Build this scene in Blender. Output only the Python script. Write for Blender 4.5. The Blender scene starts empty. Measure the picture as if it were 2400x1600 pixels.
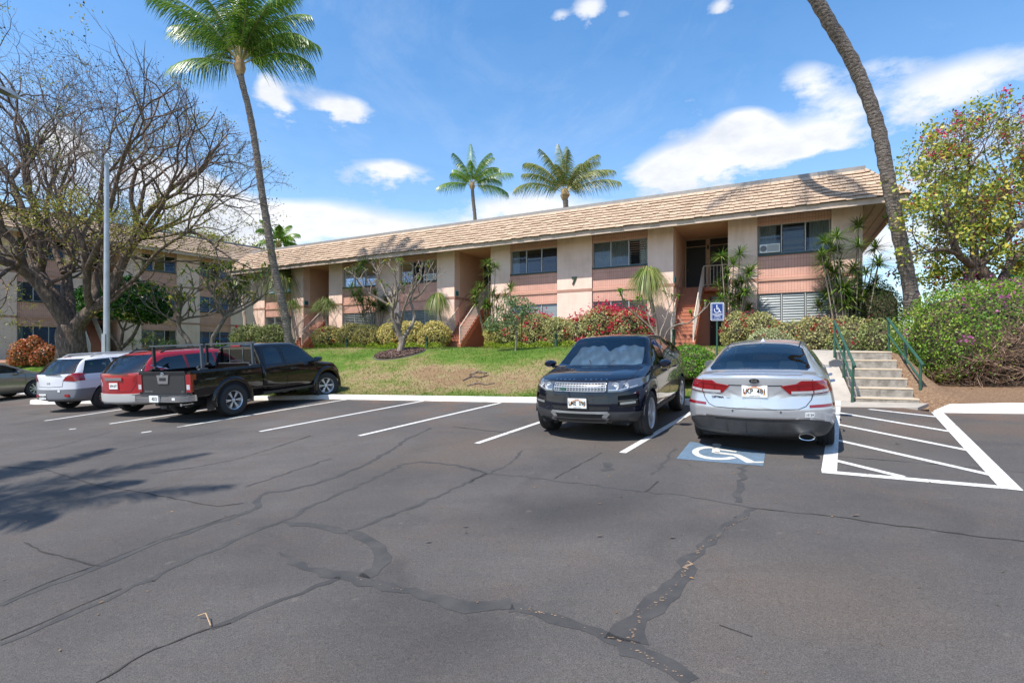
import bpy, bmesh, math, random
import numpy as np
from mathutils import Vector, Matrix, Quaternion
from mathutils.bvhtree import BVHTree
R = math.radians
random.seed(7); RNG = np.random.default_rng(11)
scene = bpy.context.scene
COL = scene.collection

# ---------------------------------------------------------------- camera, sky, sun, exposure
CH = 1.771
cd = bpy.data.cameras.new("camera"); cam = bpy.data.objects.new("camera", cd); COL.objects.link(cam)
cam.location = (0, 0, CH); cam.rotation_euler = (R(90), 0, 0)
cd.lens = 18.0; cd.sensor_width = 36.0; cd.shift_y = 25 / 2400; cd.clip_end = 3000; cd.clip_start = 0.05
scene.camera = cam
LIGHT = Vector((.46, .43, -1)).normalized()
sd = bpy.data.lights.new("sun", 'SUN'); sun = bpy.data.objects.new("sun", sd); COL.objects.link(sun)
sd.energy = 5.0; sd.angle = R(0.5); sd.color = (1, .955, .88)
sun.rotation_euler = LIGHT.to_track_quat('-Z', 'Y').to_euler()
sun.location = (-20, -20, 40)
scene.view_settings.view_transform = 'Standard'; scene.view_settings.look = 'None'
scene.view_settings.gamma = 1; scene.view_settings.exposure = 0.42
scene.cycles.max_bounces = 6; scene.cycles.transparent_max_bounces = 16
scene.cycles.sample_clamp_indirect = 4.0

def azel(px, py):
    k = (px - 1200) / 1200; v = (825 - py) / 1200
    return math.atan(k), math.atan(v / math.sqrt(1 + k * k))

class NT:
    """small node-tree writer"""
    def __init__(s, tree): s.t = tree; tree.nodes.clear()
    def n(s, ty, **kw):
        nd = s.t.nodes.new(ty)
        for k, v in kw.items():
            if k.startswith('i_'):
                key = k[2:]; key = int(key) if key.isdigit() else key.replace('_', ' ')
                s.put(nd.inputs[key], v)
            else: setattr(nd, k, v)
        return nd
    def put(s, sock, v):
        if isinstance(v, bpy.types.NodeSocket): s.t.links.new(v, sock)
        elif isinstance(v, bpy.types.Node): s.t.links.new(v.outputs[0], sock)
        else: sock.default_value = v
    def m(s, op, a, b=0.0, c=0.0, clamp=False):
        nd = s.t.nodes.new('ShaderNodeMath'); nd.operation = op; nd.use_clamp = clamp
        s.put(nd.inputs[0], a); s.put(nd.inputs[1], b)
        if len(nd.inputs) > 2: s.put(nd.inputs[2], c)
        return nd.outputs[0]
    def mix(s, f, a, b):
        nd = s.t.nodes.new('ShaderNodeMix'); nd.data_type = 'RGBA'
        s.put(nd.inputs[0], f); s.put(nd.inputs[6], a); s.put(nd.inputs[7], b)
        return nd.outputs[2]
    def ramp(s, f, stops, interp='LINEAR'):
        nd = s.t.nodes.new('ShaderNodeValToRGB'); cr = nd.color_ramp; cr.interpolation = interp
        while len(cr.elements) < len(stops): cr.elements.new(.5)
        for e, (p, c) in zip(cr.elements, stops):
            e.position = p; e.color = c if len(c) == 4 else (*c, 1)
        s.put(nd.inputs[0], f)
        return nd.outputs[0]
    def noise(s, vec, scale, detail=4, rough=.55, dim='3D', dist=0):
        nd = s.t.nodes.new('ShaderNodeTexNoise'); nd.noise_dimensions = dim
        if vec is not None: s.put(nd.inputs['Vector'], vec)
        nd.inputs['Scale'].default_value = scale; nd.inputs['Detail'].default_value = detail
        nd.inputs['Roughness'].default_value = rough; nd.inputs['Distortion'].default_value = dist
        return nd.outputs[0]

def c4(c): return (*c, 1) if len(c) == 3 else c

def build_world():
    w = bpy.data.worlds.new("World"); scene.world = w; w.use_nodes = True
    N = NT(w.node_tree)
    sky = N.n('ShaderNodeTexSky', sky_type='NISHITA', sun_disc=False, sun_elevation=R(57.8),
              sun_rotation=R(227), altitude=0, air_density=1.0, dust_density=.6, ozone_density=2.2)
    hs = N.n('ShaderNodeHueSaturation', i_Saturation=1.33, i_Value=2.0, i_Hue=.497, i_Color=sky.outputs[0])
    tc = N.n('ShaderNodeTexCoord'); sp = N.n('ShaderNodeSeparateXYZ', i_0=tc.outputs['Generated'])
    x, y, z = sp.outputs
    az = N.m('ARCTAN2', x, y); el = N.m('ARCSINE', z)
    cb = N.n('ShaderNodeCombineXYZ', i_0=N.m('MULTIPLY', az, .75), i_1=N.m('MULTIPLY', el, 1.5), i_2=0.0)
    wn = N.noise(cb.outputs[0], 3.2, 7, .62)                    # billowy edge
    w2 = N.noise(cb.outputs[0], 11, 6, .6)
    daz = N.m('MULTIPLY_ADD', wn, .10, -.05); dele = N.m('MULTIPLY_ADD', w2, .07, -.035)
    az2 = N.m('ADD', az, daz); el2 = N.m('ADD', el, dele)
    # each cloud: centre (azimuth, elevation) and radii on the sky
    blobs = [(640, 215, 34, 30, 1.05), (668, 258, 24, 16, .7), (800, 252, 66, 28, 1.05), (910, 402, 84, 28, 1.0),
             (1395, 18, 44, 36, .95), (1320, 42, 30, 22, .7), (1470, 40, 28, 20, .6), (1690, 5, 40, 20, .7),
             (2230, 195, 260, 70, .95), (2060, 150, 110, 40, .7), (1900, 190, 85, 60, 1.0), (1960, 250, 120, 40, .6), (1900, 330, 150, 46, 1.0), (1730, 310, 70, 45, .9), (1680, 370, 160, 50, 1.0),
             (1560, 400, 130, 46, .85), (1750, 300, 60, 40, .6), (1250, 490, 200, 40, 1.1), (900, 535, 300, 40, .9), (700, 520, 130, 55, .8),
             (2150, 420, 120, 60, .6), (2120, 560, 200, 60, .9), (2330, 320, 200, 60, .5),
             (150, 330, 90, 45, .85), (380, 410, 120, 45, .9), (480, 470, 130, 50, .95), (120, 420, 160, 60, .6), (560, 580, 160, 50, .7),
             (3500, 200, 500, 160, 1.0), (-900, 250, 500, 120, 1.0)]
    tot = None
    for (px, py, rx, ry, amp) in blobs:
        a, e = azel(px, py); a1, _ = azel(px + rx * .9, py); _, e1 = azel(px, py - ry)
        ra = max(abs(a1 - a), .01); re_ = max(abs(e1 - e), .012)
        dx = N.m('MULTIPLY_ADD', az2, 1 / ra, -a / ra); dy = N.m('MULTIPLY_ADD', el2, 1 / re_, -e / re_)
        d2 = N.m('ADD', N.m('MULTIPLY', dx, dx), N.m('MULTIPLY', dy, dy))
        g = N.m('MULTIPLY', N.m('EXPONENT', N.m('MULTIPLY', d2, -1.0)), amp)
        tot = g if tot is None else N.m('ADD', tot, g)
    # faraway scattered clouds behind the camera
    back = N.m('MULTIPLY', N.m('LESS_THAN', y, -.05), N.m('MULTIPLY', N.m('SUBTRACT', wn, .46), 3.0, clamp=True))
    tot = N.m('ADD', tot, back)
    w3 = N.noise(cb.outputs[0], 5.5, 9, .66)
    dens = N.m('ADD', tot, N.m('MULTIPLY_ADD', w3, 2.6, -1.56))
    mask = N.ramp(dens, [(.03, (0, 0, 0)), (.26, (.38, .38, .38)), (.52, (.82, .82, .82)), (1, (.97, .97, .97))])
    wisp = N.m('MULTIPLY', N.m('SUBTRACT', N.noise(cb.outputs[0], 2.1, 8, .7, dist=.8), .50, clamp=True), .7)
    low = N.m('MULTIPLY', N.m('EXPONENT', N.m('MULTIPLY', N.m('ABSOLUTE', el), -3.4)), .46)
    m2 = N.m('ADD', N.m('MAXIMUM', mask, wisp), low, clamp=True)
    m2 = N.m('MINIMUM', m2, .97)
    shade = N.ramp(N.m('ADD', N.m('MULTIPLY', w3, .9), N.m('MULTIPLY', w2, .35)), [(.42, (8.7, 8.8, 9.0)), (.62, (8.0, 8.15, 8.5)), (.80, (6.6, 6.9, 7.5))])
    colr = N.mix(m2, hs.outputs[0], shade)
    bg = N.n('ShaderNodeBackground', i_Color=colr, i_Strength=.095)
    out = N.n('ShaderNodeOutputWorld', i_Surface=bg.outputs[0])
build_world()

# ---------------------------------------------------------------- helpers
def P(px, py, Y):
    """point at depth Y (m) seen at photo pixel (2400 px wide)"""
    return Vector(((px - 1200) / 1200 * Y, Y, CH + (825 - py) / 1200 * Y))
def lotz(x, y): return .04 * x + .04 * y
def LOT(px, py, dz=0.0):
    k = (px - 1200) / 1200; v = (py - 825) / 1200
    Y = CH / (v + .04 * k + .04)
    return Vector((k * Y, Y, lotz(k * Y, Y) + dz))

def tag(o, label=None, cat=None, group=None, kind=None):
    if label: o['label'] = label
    if cat: o['category'] = cat
    if group: o['group'] = group
    if kind: o['kind'] = kind
    return o
def empty(name, loc=(0, 0, 0), rz=0.0):
    o = bpy.data.objects.new(name, None); COL.objects.link(o)
    o.location = loc; o.rotation_euler = (0, 0, rz); o.empty_display_size = .2
    return o
def link(name, me, parent=None, loc=None):
    o = bpy.data.objects.new(name, me); COL.objects.link(o)
    if parent: o.parent = parent
    if loc is not None: o.location = loc
    return o
def kids(o): return [c for c in bpy.data.objects if c.parent == o]
def copy_tree(o, parent=None):
    c = o.copy(); COL.objects.link(c); c.parent = parent
    for ch in kids(o): copy_tree(ch, c)
    return c

class MB:
    """collects shapes into ONE mesh"""
    def __init__(s): s.v = []; s.f = []; s.mi = []
    def add(s, vs, fs, mi=0):
        b = len(s.v); s.v += [tuple(p) for p in vs]; s.f += [tuple(b + i for i in f) for f in fs]; s.mi += [mi] * len(fs)
    def box(s, x0, x1, y0, y1, z0, z1, mi=0, M=None):
        vs = [Vector((x, y, z)) for z in (z0, z1) for y in (y0, y1) for x in (x0, x1)]
        if M is not None: vs = [M @ p for p in vs]
        s.add(vs, [(0, 2, 3, 1), (4, 5, 7, 6), (0, 1, 5, 4), (2, 6, 7, 3), (0, 4, 6, 2), (1, 3, 7, 5)], mi)
    def quad(s, a, b, c, d, mi=0): s.add([a, b, c, d], [(0, 1, 2, 3)], mi)
    def prism(s, poly, z0, z1, mi=0, M=None):
        n = len(poly); vs = [Vector((x, y, z0)) for x, y in poly] + [Vector((x, y, z1)) for x, y in poly]
        if M is not None: vs = [M @ p for p in vs]
        s.add(vs, [tuple(range(n))[::-1], tuple(range(n, 2 * n))] + [(i, (i + 1) % n, n + (i + 1) % n, n + i) for i in range(n)], mi)
    def tube(s, pts, rad, n=6, mi=0, cap=True, jit=0):
        pts = [Vector(p) for p in pts]; rs = rad if hasattr(rad, '__len__') else [rad] * len(pts)
        t0 = (pts[1] - pts[0]).normalized(); up = Vector((0, 0, 1)) if abs(t0.z) < .9 else Vector((1, 0, 0))
        u = t0.cross(up).normalized(); b = len(s.v); m = len(pts)
        for i, p in enumerate(pts):
            t = (pts[min(i + 1, m - 1)] - pts[max(i - 1, 0)])
            t = t.normalized() if t.length > 1e-9 else t0
            u = (u - t * u.dot(t)); u = u.normalized() if u.length > 1e-6 else t.orthogonal().normalized()
            w = t.cross(u)
            for k in range(n):
                a = 2 * math.pi * k / n; r = rs[i] * (1 + (random.uniform(-jit, jit) if jit else 0))
                s.v.append(tuple(p + (u * math.cos(a) + w * math.sin(a)) * r))
        for i in range(m - 1):
            for k in range(n):
                s.f.append((b + i * n + k, b + i * n + (k + 1) % n, b + (i + 1) * n + (k + 1) % n, b + (i + 1) * n + k)); s.mi.append(mi)
        if cap and n > 2:
            s.f.append(tuple(b + k for k in range(n))[::-1]); s.mi.append(mi)
            s.f.append(tuple(b + (m - 1) * n + k for k in range(n))); s.mi.append(mi)
    def lathe(s, prof, n=24, mi=0, M=None):
        """prof: list of (r, z); closed top/bottom when r==0"""
        vs = []
        for r, z in prof:
            for k in range(n):
                a = 2 * math.pi * k / n; p = Vector((r * math.cos(a), r * math.sin(a), z)); vs.append(M @ p if M is not None else p)
        fs = [(i * n + k, i * n + (k + 1) % n, (i + 1) * n + (k + 1) % n, (i + 1) * n + k) for i in range(len(prof) - 1) for k in range(n)]
        s.add(vs, fs, mi)
    def build(s, name, mats, parent=None, smooth=False, loc=None, angle=None):
        me = bpy.data.meshes.new(name); me.from_pydata(s.v, [], s.f)
        for m in (mats if isinstance(mats, (list, tuple)) else [mats]): me.materials.append(m)
        me.polygons.foreach_set('material_index', s.mi)
        if smooth:
            me.polygons.foreach_set('use_smooth', [True] * len(me.polygons))
            me.set_sharp_from_angle(angle=R(angle or 45))
        me.update()
        return link(name, me, parent, loc)

def np_mesh(name, V, F, mat, parent=None, smooth=False):
    """V (n,3), F (m,k) with one face size"""
    V = np.asarray(V, np.float32); F = np.asarray(F, np.int32); m, k = F.shape
    me = bpy.data.meshes.new(name)
    me.vertices.add(len(V)); me.vertices.foreach_set('co', V.ravel())
    me.loops.add(m * k); me.loops.foreach_set('vertex_index', F.ravel())
    me.polygons.add(m); me.polygons.foreach_set('loop_start', np.arange(0, m * k, k, dtype=np.int32))
    me.polygons.foreach_set('loop_total', np.full(m, k, np.int32))
    if smooth: me.polygons.foreach_set('use_smooth', np.ones(m, bool))
    me.materials.append(mat); me.update(); me.validate()
    return link(name, me, parent)

def text_part(name, s, size, mat, parent, M, depth=.004, align='CENTER', sx=1.0, bold=0.0, space=1.0):
    cu = bpy.data.curves.new('t', 'FONT'); cu.body = s; cu.size = size; cu.extrude = depth / 2; cu.offset = bold
    cu.align_x = align; cu.align_y = 'CENTER'; cu.space_character = space; cu.resolution_u = 3
    ob = bpy.data.objects.new('t', cu); COL.objects.link(ob)
    dg = bpy.context.evaluated_depsgraph_get(); me = bpy.data.meshes.new_from_object(ob.evaluated_get(dg))
    bpy.data.objects.remove(ob); bpy.data.curves.remove(cu)
    me.name = name; me.materials.clear(); me.materials.append(mat)
    me.transform(M @ Matrix.Diagonal((sx, 1, 1, 1)))
    return link(name, me, parent)

# ---------------------------------------------------------------- materials
MATS = {}
def mat(name, col, rough=.6, metal=0.0, var=None, vs=3.0, vd=5, bump=0.0, bs=40.0, coat=0.0, spec=.5, emit=None):
    """principled; var = second colour mixed in by noise"""
    if name in MATS: return MATS[name]
    m = bpy.data.materials.new(name); m.use_nodes = True; N = NT(m.node_tree)
    tc = N.n('ShaderNodeTexCoord'); vec = tc.outputs['Object']
    b = N.n('ShaderNodeBsdfPrincipled', i_Base_Color=c4(col), i_Roughness=rough, i_Metallic=metal)
    b.inputs['Coat Weight'].default_value = coat; b.inputs['Coat Roughness'].default_value = .03
    b.inputs['Specular IOR Level'].default_value = spec
    if var is not None:
        f = N.ramp(N.noise(vec, vs, vd, .62), [(.36, (0, 0, 0)), (.64, (1, 1, 1))])
        N.put(b.inputs['Base Color'], N.mix(f, c4(col), c4(var)))
    if bump:
        bp = N.n('ShaderNodeBump', i_Strength=bump, i_Distance=.01, i_Height=N.noise(vec, bs, 4, .6))
        N.put(b.inputs['Normal'], bp.outputs[0])
    if emit: b.inputs['Emission Color'].default_value = c4(emit); b.inputs['Emission Strength'].default_value = 1
    N.n('ShaderNodeOutputMaterial', i_Surface=b.outputs[0]); MATS[name] = m
    return m

def leafmat(name, stops, rough=.45, trans=.35, var=.0):
    """foliage: colour per leaf, some light through the leaf"""
    if name in MATS: return MATS[name]
    m = bpy.data.materials.new(name); m.use_nodes = True; N = NT(m.node_tree)
    g = N.n('ShaderNodeNewGeometry'); tc = N.n('ShaderNodeTexCoord')
    f = g.outputs['Random Per Island']
    if var: f = N.m('ADD', N.m('MULTIPLY', f, 1 - var), N.m('MULTIPLY', N.noise(tc.outputs['Object'], 1.3, 3, .5), var))
    c = N.ramp(f, stops)
    b = N.n('ShaderNodeBsdfPrincipled', i_Base_Color=c, i_Roughness=rough)
    b.inputs['Specular IOR Level'].default_value = .35
    t = N.n('ShaderNodeBsdfTranslucent', i_Color=c)
    mx = N.n('ShaderNodeMixShader', i_0=trans, i_1=b.outputs[0], i_2=t.outputs[0])
    N.n('ShaderNodeOutputMaterial', i_Surface=mx.outputs[0]); MATS[name] = m
    return m
# ---------------------------------------------------------------- ground, lot, kerbs, lawn
KERB = [(-60, 26), (-17.0, 20.8), (-16.1, 17.1), (-15.7, 16.9), (-5.36, 15.07), (.607, 12.57), (3.93, 11.26), (6.54, 10.35), (7.55, 9.9), (7.66, 9.26), (8.82, 8.85), (16, 6.1), (60, -10)]
KX = np.array([p[0] for p in KERB]); KY = np.array([p[1] for p in KERB])
def kerb_y(x): return float(np.interp(x, KX, KY))
def base_z(x): return float(np.interp(x, [-24, -12], [1.30, 1.93]))
def sstep(t): t = min(max(t, 0), 1); return t * t * (3 - 2 * t)
def terr(x, y):
    ky = kerb_y(x); zk = lotz(x, ky) + .12
    d = y - ky - .16
    w = float(np.interp(x, [-20, -10, 3, 7, 8.3, 9.6, 13], [5.5, 7.2, 6.5, 3.6, 3.6, 30, 34]))
    z = zk + (base_z(x) - zk) * (.35 * min(max(d / w, 0), 1) + .65 * sstep(d / w))
    dx_ = x - 7.30; dy_ = y - 10.87; a = dx_ * .929 - dy_ * .370; r = dx_ * .370 + dy_ * .929      # beside the steps the soil follows them
    zl = .70 + 1.07 * min(max((r - .05) / 1.95, 0), 1); wt = sstep((a + 3.3) / 1.0) * sstep((2.1 - a) / .8) * sstep((r + 1) / .8) * sstep((5.5 - r) / 2)
    z = z * (1 - wt) + zl * wt
    if d > 0 and wt < .1: z += .035 * math.sin(x * .9 + y * .6) * math.sin(y * .75 - x * .3) * min(1, d / 2) * (1 if d < 9 else max(0, (12 - d) / 3))
    return z
def onT(px, py_guess, Y):   # terrain point on the ray column px at depth Y
    x = (px - 1200) / 1200 * Y
    return Vector((x, Y, terr(x, Y)))

def _st(px, py, rx, ry, c, a): p = LOT(px, py); return (p.x, p.y, rx, ry, c, a)
DKS = (.040, .038, .038); BRS = (.115, .088, .070)
STAINS = [_st(1290, 1200, .75, .5, DKS, .75), _st(1420, 1180, .5, .4, DKS, .5), _st(1050, 1500, .55, .35, DKS, .5), _st(1130, 1040, 1.1, .8, BRS, .75), _st(1000, 1085, 1.0, .6, BRS, .5), _st(1480, 1050, .7, .6, BRS, .5), _st(1850, 1370, .9, .5, BRS, .45), _st(2000, 1450, .6, .3, BRS, .4), _st(700, 1300, .6, .5, DKS, .3), _st(2330, 1010, 1.2, .7, BRS, .6), _st(1700, 1240, .5, .3, DKS, .35), _st(430, 1020, 1.2, .5, DKS, .5), _st(1250, 1000, .6, .9, DKS, .45)]
def m_asphalt():
    m = bpy.data.materials.new('asphalt'); m.use_nodes = True; N = NT(m.node_tree)
    v = N.n('ShaderNodeTexCoord').outputs['Object']
    big = N.noise(v, .33, 5, .6); mid = N.noise(v, 1.4, 6, .65); fine = N.noise(v, 150, 3, .7); f2 = N.noise(v, 38, 5, .7)
    base = N.ramp(big, [(.36, (.071, .065, .061)), (.50, (.092, .083, .077)), (.64, (.116, .103, .094))])
    warm = N.ramp(mid, [(.50, (0, 0, 0)), (.72, (.65, .65, .65))])
    base = N.mix(warm, base, (.105, .082, .070, 1))
    dk = N.ramp(N.noise(v, .8, 4, .5, dist=1.2), [(.58, (0, 0, 0)), (.78, (.55, .55, .55))])
    base = N.mix(dk, base, (.048, .045, .044, 1))
    # streaks left by traffic
    mp = N.n('ShaderNodeMapping', i_Vector=v, i_Scale=(.25, 2.6, 1), i_Rotation=(0, 0, R(22)))
    st = N.ramp(N.noise(mp.outputs[0], 1.6, 4, .6), [(.45, (0, 0, 0)), (.75, (.4, .4, .4))])
    base = N.mix(st, base, (.068, .064, .064, 1))
    # reddish soil washed in below the kerb
    sep = N.n('ShaderNodeSeparateXYZ', i_0=v)
    dk2 = N.m('ADD', N.m('MULTIPLY', sep.outputs[0], .39), sep.outputs[1])
    near = N.ramp(N.m('MULTIPLY', N.m('SUBTRACT', dk2, 8.6), .24), [(0, (0, 0, 0)), (1, (1, 1, 1))])
    soil = N.m('MULTIPLY', near, N.ramp(N.noise(v, .7, 5, .7), [(.44, (0, 0, 0)), (.62, (.8, .8, .8))]))
    base = N.mix(soil, base, (.135, .082, .055, 1))
    for (cx, cy, rx, ry, col_, amt) in STAINS:                    # old oil and sealer stains, patched areas
        dx = N.m('MULTIPLY', N.m('SUBTRACT', N.m('ADD', sep.outputs[0], N.m('MULTIPLY_ADD', mid, .9, -.45)), cx), 1 / rx); dy = N.m('MULTIPLY', N.m('SUBTRACT', N.m('ADD', sep.outputs[1], N.m('MULTIPLY_ADD', big, .9, -.45)), cy), 1 / ry)
        e_ = N.m('EXPONENT', N.m('MULTIPLY', N.m('ADD', N.m('MULTIPLY', dx, dx), N.m('MULTIPLY', dy, dy)), -1.2)); base = N.mix(N.m('MULTIPLY', e_, amt), base, (*col_, 1))
    sp = N.ramp(fine, [(.30, (.35, .35, .35)), (.5, (1, 1, 1)), (.66, (1.45, 1.42, 1.38)), (.78, (2.3, 2.2, 2.1))])
    mm = N.n('ShaderNodeMix', data_type='RGBA', blend_type='MULTIPLY'); N.put(mm.inputs[0], .9); N.put(mm.inputs[6], base); N.put(mm.inputs[7], sp)
    sp2 = N.ramp(f2, [(.3, (.82, .82, .82)), (.7, (1.2, 1.2, 1.2))])
    m3 = N.n('ShaderNodeMix', data_type='RGBA', blend_type='MULTIPLY'); N.put(m3.inputs[0], .8); N.put(m3.inputs[6], mm.outputs[2]); N.put(m3.inputs[7], sp2)
    pale = N.ramp(N.noise(v, 9, 2, .4), [(.73, (0, 0, 0)), (.78, (.5, .5, .5))])
    fin = N.mix(N.m('MULTIPLY', pale, .5), m3.outputs[2], (.2, .17, .14, 1))
    b = N.n('ShaderNodeBsdfPrincipled', i_Base_Color=fin, i_Roughness=.82)
    b.inputs['Specular IOR Level'].default_value = .3
    bp = N.n('ShaderNodeBump', i_Strength=.8, i_Distance=.008, i_Height=fine)
    N.put(b.inputs['Normal'], bp.outputs[0]); N.n('ShaderNodeOutputMaterial', i_Surface=b.outputs[0])
    return m
ASPH = m_asphalt()
def m_paint(name, col, wear=.5):
    m = bpy.data.materials.new(name); m.use_nodes = True; N = NT(m.node_tree)
    v = N.n('ShaderNodeTexCoord').outputs['Object']
    f = N.ramp(N.noise(v, 55, 6, .75), [(wear - .1, (0, 0, 0)), (wear + .06, (1, 1, 1))])
    c = N.mix(f, (.10, .092, .088, 1), c4(col))
    g = N.ramp(N.noise(v, 4, 5, .6), [(.3, (.80, .78, .75)), (.7, (1, 1, 1))])
    mm = N.n('ShaderNodeMix', data_type='RGBA', blend_type='MULTIPLY'); N.put(mm.inputs[0], 1.0); N.put(mm.inputs[6], c); N.put(mm.inputs[7], g)
    b = N.n('ShaderNodeBsdfPrincipled', i_Base_Color=mm.outputs[2], i_Roughness=.7)
    N.n('ShaderNodeOutputMaterial', i_Surface=b.outputs[0]); return m
PAINT = m_paint('road_paint', (.70, .70, .68), .43); PAINTB = m_paint('blue_road_paint', (.12, .20, .29), .46)
PAINTW = m_paint('worn_road_paint', (.62, .62, .58), .42)
KERBM = mat('kerb_paint', (.76, .74, .70), .7, var=(.56, .52, .46), vs=2.5, vd=9, bump=.3, bs=30)
CONC = mat('concrete', (.42, .37, .31), .85, var=(.33, .29, .245), vs=2.2, bump=.35, bs=60)
CONC2 = mat('stained_concrete', (.36, .32, .27), .88, var=(.17, .15, .125), vs=6, vd=9, bump=.5, bs=40)
CONCE = mat('worn_step_nosing', (.62, .49, .34), .8, var=(.52, .42, .30), vs=8)

def grid_sheet(name, xs, yf, zf, m, kind='structure'):
    """sheet over x values xs; yf(x) gives the list of y values, zf the height"""
    V = []; F = []; rows = [yf(x) for x in xs]; n = len(rows[0])
    for x, r in zip(xs, rows):
        for y in r: V.append((x, y, zf(x, y)))
    for i in range(len(xs) - 1):
        for j in range(n - 1): F.append((i * n + j, (i + 1) * n + j, (i + 1) * n + j + 1, i * n + j + 1))
    o = np_mesh(name, V, F, m, smooth=True); tag(o, kind=kind); return o

def far_z(x, y):
    return lotz(max(min(x, 45), -45), max(min(y, 30), -30)) - .9
EARTH = mat('earth', (.16, .12, .08), .9, var=(.10, .11, .05), vs=.4, bump=.4, bs=8)
gx = sorted(set([-1200, -600, -300, -150, -90, 90, 150, 300, 600, 1200] + list(range(-60, 61, 10))))
o = grid_sheet('ground', gx, lambda x: gx, far_z, EARTH)
xs = [-60, -40, -30, -24, -20, -17, -16.1, -15.7] + list(np.linspace(-12, 7.5, 14)) + [7.66, 8.82, 12, 16, 25, 45]
o = grid_sheet('parking_lot', xs, lambda x: [-30, -15, -5, 0, 4, 8 if kerb_y(x) > 8.3 else kerb_y(x) - .5, kerb_y(x) + .06], lotz, ASPH)

# lawn and soil
def m_lawn():
    m = bpy.data.materials.new('lawn_surface'); m.use_nodes = True; N = NT(m.node_tree)
    v = N.n('ShaderNodeTexCoord').outputs['Object']
    a = N.n('ShaderNodeVertexColor', layer_name='soil').outputs[0]
    n1 = N.noise(v, .42, 4, .55); n2 = N.noise(v, 2.6, 5, .7); n3 = N.noise(v, 26, 4, .7)
    f = N.m('ADD', N.m('ADD', N.m('MULTIPLY', n1, .75), N.m('MULTIPLY', n2, .45)), N.m('MULTIPLY', n3, .22))
    spn = N.n('ShaderNodeSeparateColor', i_0=a)
    f = N.m('ADD', f, N.m('MULTIPLY', spn.outputs[1], .20))
    g = N.ramp(f, [(.58, (.060, .125, .014)), (.74, (.105, .175, .026)), (.84, (.19, .19, .06)), (.94, (.30, .225, .12)), (1.0, (.25, .16, .09))])
    s = N.ramp(n3, [(.3, (.13, .075, .045)), (.52, (.25, .155, .095)), (.72, (.42, .30, .18))])
    c = N.mix(spn.outputs[0], g, s)
    b = N.n('ShaderNodeBsdfPrincipled', i_Base_Color=c, i_Roughness=.9); b.inputs['Specular IOR Level'].default_value = .15
    bp = N.n('ShaderNodeBump', i_Strength=.8, i_Distance=.04, i_Height=N.noise(v, 60, 5, .8)); N.put(b.inputs['Normal'], bp.outputs[0])
    N.n('ShaderNodeOutputMaterial', i_Surface=b.outputs[0]); return m
LAWNM = m_lawn()
# steps / walkway footprint (metres)
SO = Vector((7.30, 10.87, 0)); SA = Vector((.929, -.370, 0)); SR = Vector((.370, .929, 0))
def steploc(x, y): d = Vector((x, y, 0)) - SO; return d.dot(SA), d.dot(SR)
def soil_f(x, y):
    a, r = steploc(x, y)
    s = max(sstep((a - .9) / .6), 0) if r > -1 else 0
    s = max(s, sstep((x - 7.4) / .6))
    return s
def lawn_h(x, y):
    a, r = steploc(x, y)
    z = terr(x, y)
    if -2.5 < a < 1.12 and 0 <= r < 4.4: z -= .25 * min(1, max(0, (1.12 - a) / .3), max(0, (a + 2.3) / .3))
    if r < .1 and -2.7 < a < 1.5: z -= .30     # sunk below the concrete
    return z
lxs = sorted(set(list(np.linspace(-60, -22, 12)) + list(np.arange(-22, 14, .3)) + list(np.linspace(14, 60, 12))))
def lys(x):
    k = kerb_y(x) + .13
    return [k + d for d in list(np.arange(0, 9, .3)) + [9, 10, 11, 12.5, 14, 16, 18, 21, 25, 30, 40, 60]]
lawn = grid_sheet('lawn', lxs, lys, lambda x, y: lawn_h(x, y), LAWNM)
ca = lawn.data.color_attributes.new('soil', 'FLOAT_COLOR', 'POINT')
for i, vv in enumerate(lawn.data.vertices):
    x, y = vv.co.x, vv.co.y; d = y - kerb_y(x)
    dry = sstep(1 - abs(d - 2.6) / 3.4) * (1 if x > -7 else .2) * sstep((x + 8) / 3)
    ca.data[i].color = (soil_f(x, y), dry, 0, 1)

# kerbs: white painted, a real step
def kerb_run(pts, w=.15, h=.13, name='kerb', rnd=.02):
    V = []; F = []
    for i, p in enumerate(pts):
        a = pts[max(i - 1, 0)]; b = pts[min(i + 1, len(pts) - 1)]
        t = Vector((b[0] - a[0], b[1] - a[1], 0)).normalized(); n = Vector((-t.y, t.x, 0))
        if n.y < 0: n = -n
        z = lotz(p[0], p[1]); q = Vector((p[0], p[1], 0)); hh = p[2] if len(p) > 2 else h; ww = p[3] if len(p) > 3 else w
        for dn, dz in ((0, -.15), (0, hh - rnd), (rnd, hh), (ww, hh), (ww, -.15)):
            c = q + n * dn; V.append((c.x, c.y, z + dz))
    for i in range(len(pts) - 1):
        for j in range(4): F.append((i * 5 + j, (i + 1) * 5 + j, (i + 1) * 5 + j + 1, i * 5 + j + 1))
    mb = MB(); mb.add(V, F); n = len(pts); mb.f += [tuple(range(5)), tuple(range(5 * n - 5, 5 * n))[::-1]]; mb.mi += [0, 0]
    o = mb.build(name, KERBM, smooth=True, angle=50); return tag(o, kind='structure')
def interp_run(pts, step=1.0):
    out = []
    for a, b in zip(pts[:-1], pts[1:]):
        n = max(1, int(math.dist(a, b) / step))
        out += [(a[0] + (b[0] - a[0]) * i / n, a[1] + (b[1] - a[1]) * i / n) for i in range(n)]
    return out + [pts[-1]]
kerb_run(interp_run([(-60, 26), (-17.0, 20.8), (-16.1, 17.1), (-15.7, 16.9), (-5.36, 15.07), (.607, 12.57), (3.93, 11.26), (4.9, 10.9)]))
kerb_run([(7.66, 9.27, .02, .10), (8.0, 9.14, .12, .42), (8.82, 8.85, .15, .44), (12, 7.6, .15, .44), (16, 6.1, .15, .40), (60, -10, .15, .40)], rnd=.03)

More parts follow.
